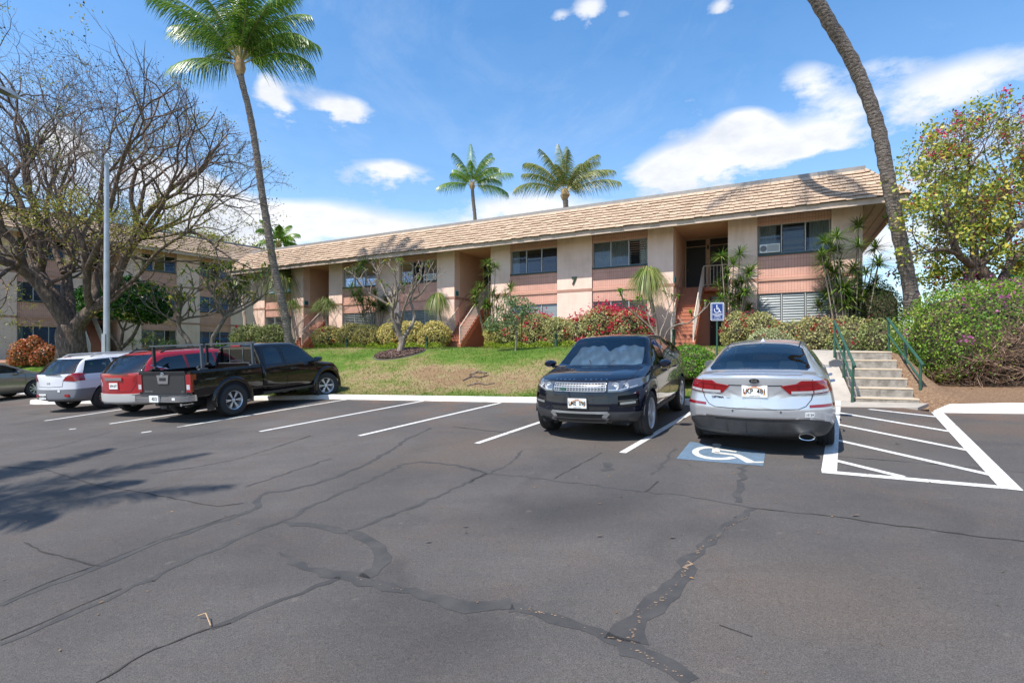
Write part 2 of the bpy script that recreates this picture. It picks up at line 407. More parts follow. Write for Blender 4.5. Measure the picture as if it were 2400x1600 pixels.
# concrete: apron, ramp, landing, path
def sheet(name, pts, m, thick=.3, kind='structure', parent=None):
    """polygon (x, y, z) with thickness down"""
    mb = MB(); n = len(pts); vs = [Vector(p) for p in pts] + [Vector(p) - Vector((0, 0, thick)) for p in pts]
    mb.add(vs, [tuple(range(n)), tuple(range(n, 2 * n))[::-1]] + [(i, n + i, n + (i + 1) % n, (i + 1) % n) for i in range(n)])
    o = mb.build(name, m, parent)
    if kind: tag(o, kind=kind)
    return o
def S(a, r, z): p = SO + SA * a + SR * r; return (p.x, p.y, z)
zr0 = .82
ap = [(4.9, 10.9), (7.75, 9.78), S(1.25, -.02, 0)[:2], S(-2.3, .02, 0)[:2]]
sheet('apron', [(x, y, lotz(x, y) + .012) for x, y in ap[:2]] + [(*ap[2], .735), (*ap[3], .70)], CONC, thick=.07)
TOPZ = 1.79
sheet('ramp', [S(-2.25, 0, .705), S(-.04, 0, .73), S(-.04, 2.1, TOPZ - .02), S(-2.25, 2.1, TOPZ - .02)], CONC)
sheet('landing', [S(-2.25, 2.1, TOPZ - .02), S(-.04, 2.1, TOPZ - .02), S(1.05, 1.8, TOPZ), S(1.05, 2.2, TOPZ + .005), S(.3, 4.4, 1.83), S(-3.2, 5.6, 1.90), S(-3.6, 4.6, 1.88), S(-2.25, 3.9, 1.81)], CONC, thick=.25)

steps = tag(empty('concrete_steps', S(0, 0, .7)), 'stained concrete steps with tan worn nosings climbing between the two green handrails', 'steps')
zs = [.70, .82, 1.012, 1.206, 1.40, 1.595, 1.79]
for i in range(6):
    mb = MB(); r0 = .35 * i; r1 = .35 * (i + 1) if i < 5 else 2.2
    w = 1.10
    M = Matrix.Translation(-Vector(S(0, 0, .7))) @ Matrix(((SA.x, SR.x, 0, SO.x), (SA.y, SR.y, 0, SO.y), (0, 0, 1, 0), (0, 0, 0, 1)))
    mb.box(0, w, r0 + .003, r1 + .02, .35, zs[i + 1] - .022, 0, M)
    mb.box(-.003, w + .003, r0 - .006, r0 + .10, zs[i + 1] - .03, zs[i + 1] - .001, 1, M)
    mb.box(0, w, r0 + .10, r1 + .02, zs[i + 1] - .03, zs[i + 1] - .003, 2, M)
    mb.build('step', [CONC2, CONCE, CONC], steps)
GREEN = mat('green_rail_paint', (.020, .068, .042), .5, var=(.030, .085, .055), vs=6)
def handrail(bases, tops, label, cat='handrail'):
    """posts from bases to tops; top rail over the posts and a lower rail"""
    r = tag(empty('handrail', bases[0]), label, cat, 'green handrails beside the concrete steps'); o0 = Vector(bases[0])
    for b, t in zip(bases, tops):
        mb = MB(); mb.tube([Vector(b) - o0 - Vector((0, 0, .15)), Vector(t) - o0], .028, 8); mb.build('post', GREEN, r, True)
    d = (Vector(tops[0]) - Vector(tops[-1])).normalized()
    mb = MB(); mb.tube([Vector(tops[0]) - o0 + d * .16 + Vector((0, 0, -.01)), Vector(tops[0]) - o0, Vector(tops[-1]) - o0 - d * .06], .03, 8); mb.build('top_rail', GREEN, r, True)
    mb = MB(); mb.tube([Vector(tops[0]) - o0 - Vector((0, 0, .38)), Vector(tops[-1]) - o0 - Vector((0, 0, .38))], .022, 8); mb.build('lower_rail', GREEN, r, True)
    return r
handrail([P(1997, 932, 10.8), P(1977, 880, 11.75), P(1956, 829, 12.6)], [P(2000, 850, 10.8), P(1979, 802, 11.75), P(1957, 755, 12.6)],
         'green pipe handrail on the left side of the concrete steps beside the ramp')
hb = [P(2156, 925, 10.9), P(2124, 895, 11.85), P(2085, 839, 12.8)]
handrail(hb, [P(2158, 847, 10.9), P(2122, 797, 11.85), P(2082, 748, 12.8)],
         'green pipe handrail on the right side of the steps in front of the big hedge')

# painted lines
def strip(pts, w, m, name='parking_line', dz=.004):
    mb = MB(); L = []; Rr = []
    for i, p in enumerate(pts):
        a = pts[max(i - 1, 0)]; b = pts[min(i + 1, len(pts) - 1)]
        t = (b - a).normalized(); n = Vector((-t.y, t.x, 0)).normalized() * (w[i] if hasattr(w, '__len__') else w) / 2
        for q, lst in ((p + n, L), (p - n, Rr)): lst.append((q.x, q.y, lotz(q.x, q.y) + dz))
    n = len(pts); mb.add(L + Rr, [(i, n + i, n + i + 1, i + 1) for i in range(n - 1)])
    o = mb.build(name, m); return tag(o, kind='structure')
def pl(a, b, w=.10, m=None, n=1, dz=.004):
    A = LOT(*a); B = LOT(*b); return strip([A, B], w, m or PAINT, dz=dz)
for a, b in [((105, 986), (300, 957)), ((257, 993), (560, 948)), ((417, 1000.6), (818, 935)), ((609, 1011), (992, 939.5)), ((842, 1021), (1173, 944)), ((1459, 1061), (1640, 955))]:
    pl(a, b, .105)
pl((1117, 1039), (1400, 944), .105)
pl((331, 1014), (355, 1010.5), .09); pl((415, 1000.5), (437, 998), .09); pl((162, 1006), (178, 1004.5), .09)
q = lambda x, y: (1560 + x / 2.8, 900 + y / 2.8)
pl(q(1072, 578), q(1128, 60), .155, dz=.006)
pl(q(1782, 186), q(2272, 694), .17, dz=.006)
strip([LOT(*q(1025, 573)), LOT(*q(2330, 688))], .125, PAINT, dz=.004)
for a, b in [((1335, 165), (1795, 217)), ((1125, 186), (1870, 312)), ((1118, 262), (1995, 437)), ((1100, 362), (2160, 602)), ((1110, 500), (1560, 610))]:
    pl(q(*a), q(*b), .095, dz=.005)
# overspray haze of paint beside the thick lines
# wheelchair symbol on a blue field
c0 = LOT(*q(160, 378)); c1 = LOT(*q(655, 448)); c2 = LOT(*q(640, 537)); c3 = LOT(*q(70, 490))
mb = MB(); mb.quad(*[Vector((p.x, p.y, lotz(p.x, p.y) + .004)) for p in (c3, c2, c1, c0)]); tag(mb.build('blue_parking_field', PAINTB), kind='structure')
def bil(u, v):
    p = (c0 * (1 - u) + c1 * u) * (1 - v) + (c3 * (1 - u) + c2 * u) * v
    return (p.x, p.y, lotz(p.x, p.y) + .008)
def pic_poly(mb, pts): mb.add([bil(u, v) for u, v in pts], [tuple(range(len(pts)))])
def arc_pts(cx, cy, rx, ry, a0, a1, n): return [(cx + rx * math.cos(R(a0 + (a1 - a0) * i / n)), cy + ry * math.sin(R(a0 + (a1 - a0) * i / n))) for i in range(n + 1)]
mb = MB()
o_ = arc_pts(.42, .50, .30, .40, 25, 262, 16); i_ = arc_pts(.42, .50, .215, .275, 25, 262, 16)
mb.add([bil(*p) for p in o_ + i_], [(i, i + 1, 17 + i + 1, 17 + i) for i in range(16)])
pic_poly(mb, [(.34, .10), (.44, .10), (.47, .50), (.37, .50)])
pic_poly(mb, [(.44, .20), (.66, .22), (.66, .31), (.45, .30)])
pic_poly(mb, [(.40, .42), (.70, .42), (.90, .78), (1.0, .72), (1.0, .82), (.82, .92), (.64, .53), (.40, .53)])
hd = arc_pts(.38, -.02, .065, .09, 0, 360, 12)[:-1]; pic_poly(mb, hd)
tag(mb.build('wheelchair_marking', PAINTW), kind='structure')

# sealed cracks across the lot
SEAL = mat('crack_sealer', (.038, .036, .036), .85, var=(.060, .056, .053), vs=5, vd=9, bump=.5, bs=90)
CRK = mat('open_crack', (.022, .020, .019), .95, var=(.045, .038, .033), vs=9)
GRIT = mat('grit_in_crack', (.30, .20, .13), .9, var=(.12, .09, .065), vs=30)
def crack(pts, w, m, dz=.0025, jit=.42, sub=6, wob=.035):
    P3 = [LOT(*p) for p in pts]; out = []; ws = []
    wl = w if hasattr(w, '__len__') else [w] * len(pts)
    for i in range(len(P3) - 1):
        L = (P3[i + 1] - P3[i]).length; n = max(2, int(L / .09))
        nv = (P3[i + 1] - P3[i]).normalized(); nv = Vector((-nv.y, nv.x, 0))
        for j in range(n):
            t = j / n; out.append(P3[i].lerp(P3[i + 1], t) + nv * random.uniform(-wob, wob) * (0 if j == 0 else 1)); ws.append((wl[i] * (1 - t) + wl[i + 1] * t) * random.uniform(1 - jit, 1 + jit))
    out.append(P3[-1]); ws.append(wl[-1])
    return strip(out, ws, m, name='asphalt_crack', dz=dz)
a = lambda x, y: (x * .5102, 1000 + y * .5102)     # left crop
b = lambda x, y: (1100 + x * .5527, 1050 + y * .5527)
seal = [([a(0, 822), a(230, 722), a(450, 640), a(700, 540), a(900, 470), a(1080, 410), a(1185, 370)], .075),
        ([a(1185, 370), a(1175, 345), a(1230, 300), a(1330, 290), a(1440, 265), a(1560, 225), a(1700, 160), a(1790, 110), a(1880, 50), a(1975, 5)], .06),
        ([a(0, 1000), a(300, 870), a(560, 760), a(850, 620), a(1100, 510), a(1300, 430), a(1520, 325), a(1690, 250), a(1860, 170), a(1930, 160), a(2100, 175), a(2230, 210)], .05),
        ([a(1300, 432), a(1400, 448), a(1500, 462), a(1600, 482)], .085),
        ([a(1600, 482), a(1680, 515), a(1740, 555), a(1760, 600), a(1730, 650), a(1670, 692)], .10),
        ([a(1600, 478), a(1750, 420), a(1880, 375), a(2030, 310), a(2230, 212)], .045),
        ([a(1280, 575), a(1380, 630), a(1500, 675), a(1640, 690), a(1780, 735), a(1900, 752), a(2020, 790), a(2150, 830), a(2352, 810)], [.01, .07, .085, .10, .09, .10, .13, .17, .15]),
        ([a(1560, 690), a(1450, 730), a(1300, 790), a(1150, 850), a(970, 925)], [.07, .05, .04, .03, .05]),
        ([a(1130, 275), a(1260, 230), a(1400, 185), a(1520, 145)], .035),
        ([b(1215, 255), b(1130, 310), b(1030, 380), b(940, 460), b(890, 560), b(800, 640), b(720, 720), b(665, 820)], [.05, .07, .075, .085, .10, .12, .16, .24]),
        ([b(175, 674), b(220, 680), b(350, 720), b(480, 760), b(600, 810), b(680, 850), b(780, 890), b(940, 990)], [.10, .07, .09, .09, .11, .12, .10, .10]),
        ([b(0, 80), b(70, 108), b(300, 128), b(500, 155), b(760, 185), b(1000, 215), b(1150, 242), b(1215, 255)], .018),
        ([b(225, 10), b(150, 80), b(60, 112), b(0, 150)], .03),
        ([b(870, 0), b(830, 60), b(775, 110)], .04), ([b(1160, 60), b(1150, 160), b(1140, 230)], .06),
        ([b(580, 60), b(600, 90), b(560, 95)], .11)]
for p, w in seal: crack(p, [v * 1.05 for v in w] if isinstance(w, list) else w * 1.05, SEAL)
for p, w in [([a(440, 1176), a(540, 1120), a(660, 1045), a(760, 1005), a(880, 955), a(970, 925), a(1060, 900)], .014),
             ([a(110, 530), a(180, 570), a(270, 590), a(370, 620), a(460, 640)], .014),
             ([a(0, 812), a(230, 712), a(450, 632), a(700, 531), a(900, 463), a(1080, 402)], .010),
             ([b(1215, 255), b(1350, 270), b(1550, 290), b(1750, 320), b(1950, 345), b(2150, 375), b(2352, 395)], .014),
             ([a(250, 178), a(500, 120), a(740, 75), a(1010, 22)], .012), ([a(690, 215), a(900, 185), a(1080, 150), a(1200, 115), a(1430, 40)], .015),
             ([a(0, 180), a(200, 195), a(450, 270), a(700, 310), a(900, 350), a(1000, 365), a(1120, 350)], .012),
             ([a(0, 980), a(300, 852), a(560, 742)], .008), ([b(800, 140), b(745, 185)], .018), ([b(560, 20), b(360, 130)], .012),
             ([b(1000, -20), b(1500, 30), b(2000, 70), b(2352, 105)], .012), ([a(0, 130), a(250, 95), a(520, 20)], .009),
             ([a(2080, 0), a(2352, 30)], .02), ([b(1060, 750), b(1200, 800)], .008)]:
    crack(p, w, CRK, dz=.0045, jit=.6, wob=.012)
gm = MB()
for p in [[b(1180, 290), b(1080, 345), b(980, 420), b(920, 500), b(870, 580), b(790, 655), b(730, 690), b(690, 760), b(670, 840)],
          [b(670, 845), b(740, 885), b(830, 935), b(935, 990)], [a(1640, 695), a(1760, 730), a(1850, 752)], [b(220, 682), b(380, 718), b(500, 775), b(640, 830)]]:
    P3 = [LOT(*q_) for q_ in p]
    for a_, b_ in zip(P3[:-1], P3[1:]):
        for k in range(int((b_ - a_).length / .012)):
            if random.random() < .5 + .35 * math.sin(k * .21 + a_.x * 9):
                c = a_.lerp(b_, k * .012 / (b_ - a_).length) + Vector((random.gauss(0, .009) + .02 * math.sin(k * .11), random.gauss(0, .009), 0)); s = random.uniform(.004, .011); z = lotz(c.x, c.y) + .006; t_ = random.random() * 6.28
                gm.add([(c.x + math.cos(t_ + q_) * s, c.y + math.sin(t_ + q_) * s * .8, z) for q_ in (0, 1.4, 3.1, 4.6)], [(0, 1, 2, 3)])
tag(gm.build('crack_grit', GRIT), 'tan grit and crumbs caught in the sealed cracks of the asphalt', 'grit', kind='stuff')
crack([b(926, 480), b(922, 500), b(930, 515)], [.012, .035, .015], GRIT, dz=.006)
# litter: dry leaves and pebbles on the lot, one stuff object
mb = MB(); lit = mat('dry_leaf', (.30, .17, .07), .8, var=(.12, .07, .04), vs=20)
for i in range(420):
    X = random.uniform(-9, 9); Y = random.uniform(2.0, 12)
    if abs(X) > Y: continue
    s = random.uniform(.006, .02); ang = random.random() * 6.28; z = lotz(X, Y) + .008
    u = Vector((math.cos(ang), math.sin(ang), 0)); n = Vector((-u.y, u.x, 0)); c = Vector((X, Y, z))
    mb.add([c - u * s, c + n * s * .45 + Vector((0, 0, s * .3)), c + u * s, c - n * s * .45], [(0, 1, 2, 3)])
for px, py, s in [(1090, 1236, .03), (1092, 1250, .02), (2005, 1210, .035), (1004, 1272, .03), (2103, 1040, .04), (1410, 1032, .03), (1395, 1048, .02), (1405, 1258, .03), (1575, 1262, .03)]:
    c = LOT(px, py, .012); mb.add([c + Vector((-s, 0, 0)), c + Vector((0, -s * .5, .01)), c + Vector((s, 0, .012)), c + Vector((0, s * .5, 0))], [(0, 1, 2, 3)])
tag(mb.build('leaf_litter', lit), 'small dry brown leaves scattered over the dark asphalt', 'leaf litter', kind='stuff')
mb = MB(); A = LOT(*a(910, 880), dz=.02); B = LOT(*a(968, 922), dz=.015); C = LOT(*a(945, 890), dz=.05)
mb.tube([A, C, B], .0035, 5); tag(mb.build('fallen_twig', mat('twig_tan', (.42, .28, .16), .8)), 'thin tan curved twig lying by an open crack in the asphalt', 'twig')
# ---------------------------------------------------------------- apartment buildings
def m_brick():
    m = bpy.data.materials.new('salmon_block'); m.use_nodes = True; N = NT(m.node_tree)
    v = N.n('ShaderNodeTexCoord').outputs['Object']; s = N.n('ShaderNodeSeparateXYZ', i_0=v)
    cb = N.n('ShaderNodeCombineXYZ', i_0=s.outputs[0], i_1=s.outputs[2], i_2=0.0)
    br = N.n('ShaderNodeTexBrick', offset=0.0, squash=1.0, i_Vector=cb.outputs[0], i_Color1=(.64, .355, .275, 1), i_Color2=(.60, .33, .255, 1), i_Mortar=(.38, .20, .15, 1), i_Scale=1.0)
    br.inputs['Mortar Size'].default_value = .006; br.inputs['Brick Width'].default_value = .10; br.inputs['Row Height'].default_value = .31
    br.inputs['Mortar Smooth'].default_value = .2; br.inputs['Bias'].default_value = 0
    n = N.ramp(N.noise(v, 1.1, 5, .6), [(.3, (.88, .86, .86)), (.7, (1.08, 1.08, 1.06))])
    mm = N.n('ShaderNodeMix', data_type='RGBA', blend_type='MULTIPLY'); N.put(mm.inputs[0], 1.0); N.put(mm.inputs[6], br.outputs[0]); N.put(mm.inputs[7], n)
    b = N.n('ShaderNodeBsdfPrincipled', i_Base_Color=mm.outputs[2], i_Roughness=.85)
    bp = N.n('ShaderNodeBump', i_Strength=.6, i_Distance=.01, i_Height=N.m('SUBTRACT', 1.0, br.outputs[1])); N.put(b.inputs['Normal'], bp.outputs[0])
    N.n('ShaderNodeOutputMaterial', i_Surface=b.outputs[0]); return m
BRICK = m_brick()
def m_stucco():
    m = bpy.data.materials.new('cream_stucco'); m.use_nodes = True; N = NT(m.node_tree)
    v = N.n('ShaderNodeTexCoord').outputs['Object']; s = N.n('ShaderNodeSeparateXYZ', i_0=v)
    n1 = N.noise(v, .9, 6, .6)
    mp = N.n('ShaderNodeMapping', i_Vector=v, i_Scale=(5, 5, .5))
    n2 = N.noise(mp.outputs[0], 1.0, 5, .65)
    # faint block courses
    w = N.m('LESS_THAN', N.m('FRACT', N.m('MULTIPLY', s.outputs[2], 4.9)), .05)
    c = N.ramp(N.m('ADD', N.m('MULTIPLY', n1, .6), N.m('MULTIPLY', n2, .4)), [(.34, (.64, .44, .35)), (.50, (.79, .565, .46)), (.64, (.83, .615, .51))])
    c = N.mix(N.m('MULTIPLY', w, .10), c, (.36, .26, .20, 1))
    b = N.n('ShaderNodeBsdfPrincipled', i_Base_Color=c, i_Roughness=.88)
    bp = N.n('ShaderNodeBump', i_Strength=.25, i_Distance=.008, i_Height=N.noise(v, 35, 4, .7)); N.put(b.inputs['Normal'], bp.outputs[0])
    N.n('ShaderNodeOutputMaterial', i_Surface=b.outputs[0]); return m
STUC = m_stucco()
STUCI = mat('peach_stucco', (.66, .42, .29), .88, var=(.61, .38, .265), vs=1.2, bump=.2, bs=30)
BAND = mat('brown_band', (.36, .195, .14), .8, var=(.40, .22, .16), vs=3)
SALM = mat('salmon_paint', (.54, .30, .22), .8, var=(.50, .275, .20), vs=4)
DARKR = mat('unlit_room_paint', (.020, .022, .026), .9)  # darkness of an unlit room, put into the colour
CURT = mat('pale_curtain', (.52, .54, .50), .9, var=(.40, .42, .40), vs=2)
TEALS = mat('teal_sill', (.022, .058, .062), .5)
ALU = mat('window_aluminium', (.40, .40, .40), .5, .2)
FASC = mat('fascia_paint', (.55, .43, .33), .7, var=(.46, .35, .27), vs=2.5)
SOFF = mat('soffit_boards', (.46, .40, .28), .8, var=(.40, .345, .24), vs=5)
COPE = mat('grey_coping', (.30, .28, .26), .75, var=(.24, .225, .21), vs=6, vd=7)
TERRA = mat('terracotta_stair', (.43, .165, .095), .75, var=(.37, .14, .08), vs=5)
RAILW = mat('cream_rail', (.60, .53, .46), .5)
DOORM = mat('dark_security_door', (.018, .016, .015), .6)
DFRM = mat('door_frame_cream', (.42, .31, .22), .7)
ROOFM = None
def m_tile():
    m = bpy.data.materials.new('roof_tile_clay'); m.use_nodes = True; N = NT(m.node_tree)
    g = N.n('ShaderNodeNewGeometry'); v = N.n('ShaderNodeTexCoord').outputs['Object']
    f = N.m('ADD', N.m('MULTIPLY', g.outputs['Random Per Island'], .55), N.m('MULTIPLY', N.noise(v, .8, 5, .65), .45))
    c = N.ramp(f, [(.15, (.40, .285, .195)), (.45, (.45, .325, .228)), (.65, (.485, .355, .25)), (.9, (.51, .38, .275))])
    d = N.ramp(N.noise(v, 9, 6, .7), [(.35, (.80, .78, .76)), (.6, (1.03, 1.03, 1.03))])
    mm = N.n('ShaderNodeMix', data_type='RGBA', blend_type='MULTIPLY'); N.put(mm.inputs[0], .8); N.put(mm.inputs[6], c); N.put(mm.inputs[7], d)
    b = N.n('ShaderNodeBsdfPrincipled', i_Base_Color=mm.outputs[2], i_Roughness=.85)
    bp = N.n('ShaderNodeBump', i_Strength=.4, i_Distance=.01, i_Height=N.noise(v, 30, 5, .7)); N.put(b.inputs['Normal'], bp.outputs[0])
    N.n('ShaderNodeOutputMaterial', i_Surface=b.outputs[0]); return m
TILE = m_tile()
def m_glass(name, tint, mixf=.5, rough=.03):
    m = bpy.data.materials.new(name); m.use_nodes = True; N = NT(m.node_tree)
    tr = N.n('ShaderNodeBsdfTransparent', i_Color=c4(tint)); gl = N.n('ShaderNodeBsdfGlossy', i_Color=(1, 1, 1, 1), i_Roughness=rough)
    fr = N.n('ShaderNodeFresnel', i_IOR=1.55)
    f = N.m('ADD', N.m('MULTIPLY', fr.outputs[0], .95), mixf, clamp=True)
    mx = N.n('ShaderNodeMixShader', i_0=f, i_1=tr.outputs[0], i_2=gl.outputs[0]); N.n('ShaderNodeOutputMaterial', i_Surface=mx.outputs[0]); return m
LOUV = m_glass('louvre_glass', (.50, .54, .56), .02, .15)
LOUVC = mat('frosted_louvre', (.24, .27, .27), .25, coat=.3)

def make_window(root, x0, x1, z0, z1, tilt, style, yb=-.10):
    """three-bay jalousie window set in a brick panel; frame > louvres, sill, curtain"""
    x0 += .035; x1 -= .035
    f = MB(); fr = .022
    f.box(x0, x1, yb - .09, yb - .03, z1 - fr, z1); f.box(x0, x1, yb - .09, yb - .03, z0, z0 + fr)
    f.box(x0, x0 + fr, yb - .09, yb - .03, z0 + fr, z1 - fr); f.box(x1 - fr, x1, yb - .09, yb - .03, z0 + fr, z1 - fr)
    n = 3 if x1 - x0 > 1.6 else 2
    w = (x1 - x0) / n
    for i in range(1, n): f.box(x0 + i * w - .022, x0 + i * w + .022, yb - .095, yb - .02, z0 + fr, z1 - fr)
    win = f.build('window', ALU, root)
    s = MB(); s.box(x0 - .03, x1 + .03, yb - .05, yb + .07, z0 - .075, z0 - .003); s.build('sill', TEALS, win)
    lv = MB(); nl = int((z1 - z0 - 2 * fr) / .094)
    for i in range(n):
        a = x0 + i * w + .045; b = x0 + (i + 1) * w - .045
        tl = tilt if not isinstance(tilt, (list, tuple)) else tilt[i % len(tilt)]
        for k in range(nl):
            zc = z0 + fr + (k + .5) * (z1 - z0 - 2 * fr) / nl
            tt = R(tl + random.uniform(-3, 3)); h = .054
            dz = math.cos(tt) * h; dy = math.sin(tt) * h
            lv.add([(a, yb - .06 + dy, zc - dz), (b, yb - .06 + dy, zc - dz), (b, yb - .06 - dy, zc + dz), (a, yb - .06 - dy, zc + dz)], [(0, 1, 2, 3)])
    lv.build('louvres', LOUVC if style == 'frost' else LOUV, win)
    # curtain, in vertical pleats
    parts = {'frost': [(0, 1)], 'open': [(0, .28), (.74, 1)], 'half': [(.0, .16), (.34, 1)], 'dark': [(.86, 1)], 'full': [(0, 1)]}[style]
    for p0, p1 in parts:
        c = MB(); a = x0 + (x1 - x0) * p0; b = x0 + (x1 - x0) * p1; m = max(4, int((b - a) / .045)); pts = []
        for i in range(m + 1):
            x = a + (b - a) * i / m; y = yb - .22 + (.022 if i % 2 else -.022); pts.append((x, y))
        for (xa, ya), (xb, yb2) in zip(pts[:-1], pts[1:]): c.add([(xa, ya, z0), (xb, yb2, z0), (xb, yb2, z1), (xa, ya, z1)], [(0, 1, 2, 3)])
        c.build('curtain', CURT, win)
    return win

def make_railing(root, pts, h, n_per_m=7.5, name='railing', lower=True):
    """rail over a line of floor points, with balusters"""
    mb = MB(); up = Vector((0, 0, h))
    P_ = [Vector(p) for p in pts]
    mb.tube([p + up for p in P_], .024, 6)
    if lower: mb.tube([p + Vector((0, 0, .10)) for p in P_], .015, 4)
    for p in (P_[0], P_[-1]): mb.box(p.x - .022, p.x + .022, p.y - .022, p.y + .022, p.z, p.z + h)
    for a, b in zip(P_[:-1], P_[1:]):
        m = max(2, int((b - a).length * n_per_m))
        for i in range(1, m):
            q_ = a.lerp(b, i / m); mb.box(q_.x - .009, q_.x + .009, q_.y - .009, q_.y + .009, q_.z + .10, q_.z + h)
    return mb.build(name, RAILW, root)

def make_door(root, x0, x1, y, z0, frame=True):
    mb = MB(); mb.box(x0, x1, y, y + .05, z0, z0 + 2.03)
    for i in range(9): xx = x0 + .06 + (x1 - x0 - .12) * i / 8; mb.box(xx - .008, xx + .008, y + .05, y + .07, z0 + .05, z0 + 1.98)
    d = mb.build('door', DOORM, root)
    k = MB(); M = Matrix.Translation((x1 - .08, y + .07, z0 + .95)) @ Matrix.Rotation(R(-90), 4, 'X'); k.lathe([(0, 0), (.03, .01), (.032, .04), (0, .06)], 10, 0, M); k.build('handle', mat('brass_knob', (.5, .36, .15), .3, 1), d)
    f = MB(); t = .05
    f.box(x0 - t, x0, y - .01, y + .085, z0, z0 + 2.42); f.box(x1, x1 + t, y - .01, y + .085, z0, z0 + 2.42)
    f.box(x0, x1, y - .01, y + .085, z0 + 2.37, z0 + 2.42); f.box(x0, x1, y - .01, y + .06, z0 + 2.032, z0 + 2.07)
    f.build('door_frame', DFRM, d)
    g = MB(); g.box(x0, x1, y, y + .03, z0 + 2.07, z0 + 2.37); g.build('transom', mat('transom_glass', (.03, .032, .035), .15), d)

def tiles(root, O_, A, U, L, slope, rows, in0, in1):
    """rows of flat tiles; O_ lower left corner, A along, U up the slope; in0/in1 inset of each end over the whole slope"""
    mb = MB(); N_ = A.cross(U).normalized(); ex = slope / rows
    for r in range(-0, rows):
        t0 = r / rows; a0 = in0 * t0; a1 = L - in1 * t0; x = a0 + random.uniform(-.2, 0)
        while x < a1:
            w = random.choice((.20, .25, .30, .36, .42)); lip = random.uniform(-.03, .025)
            xa = max(x + .004, a0 - .02); xb = min(x + w - .004, a1 + .02); x += w
            if xb - xa < .03: continue
            s0 = ex * r - .03 + lip; s1 = ex * (r + 1) + .03
            # shave corners on the hips
            xa1 = max(xa, in0 * (r + 1) / rows); xb1 = min(xb, L - in1 * (r + 1) / rows)
            if xb1 < xa1: xb1 = xa1 = (xa1 + xb1) / 2
            h = .062 + random.uniform(-.008, .014)
            lo = [O_ + A * xa + U * s0, O_ + A * xb + U * s0, O_ + A * xb1 + U * s1, O_ + A * xa1 + U * s1]
            ub = U * .05
            hi = [lo[0] + N_ * h, lo[1] + N_ * (h + random.uniform(-.004, .004)), lo[2] + N_ * .012, lo[3] + N_ * .012]
            lo[0] = lo[0] + ub; lo[1] = lo[1] + ub
            mb.add(lo + hi, [(4, 5, 6, 7), (0, 1, 5, 4), (1, 2, 6, 5), (3, 0, 4, 7)])
    return mb

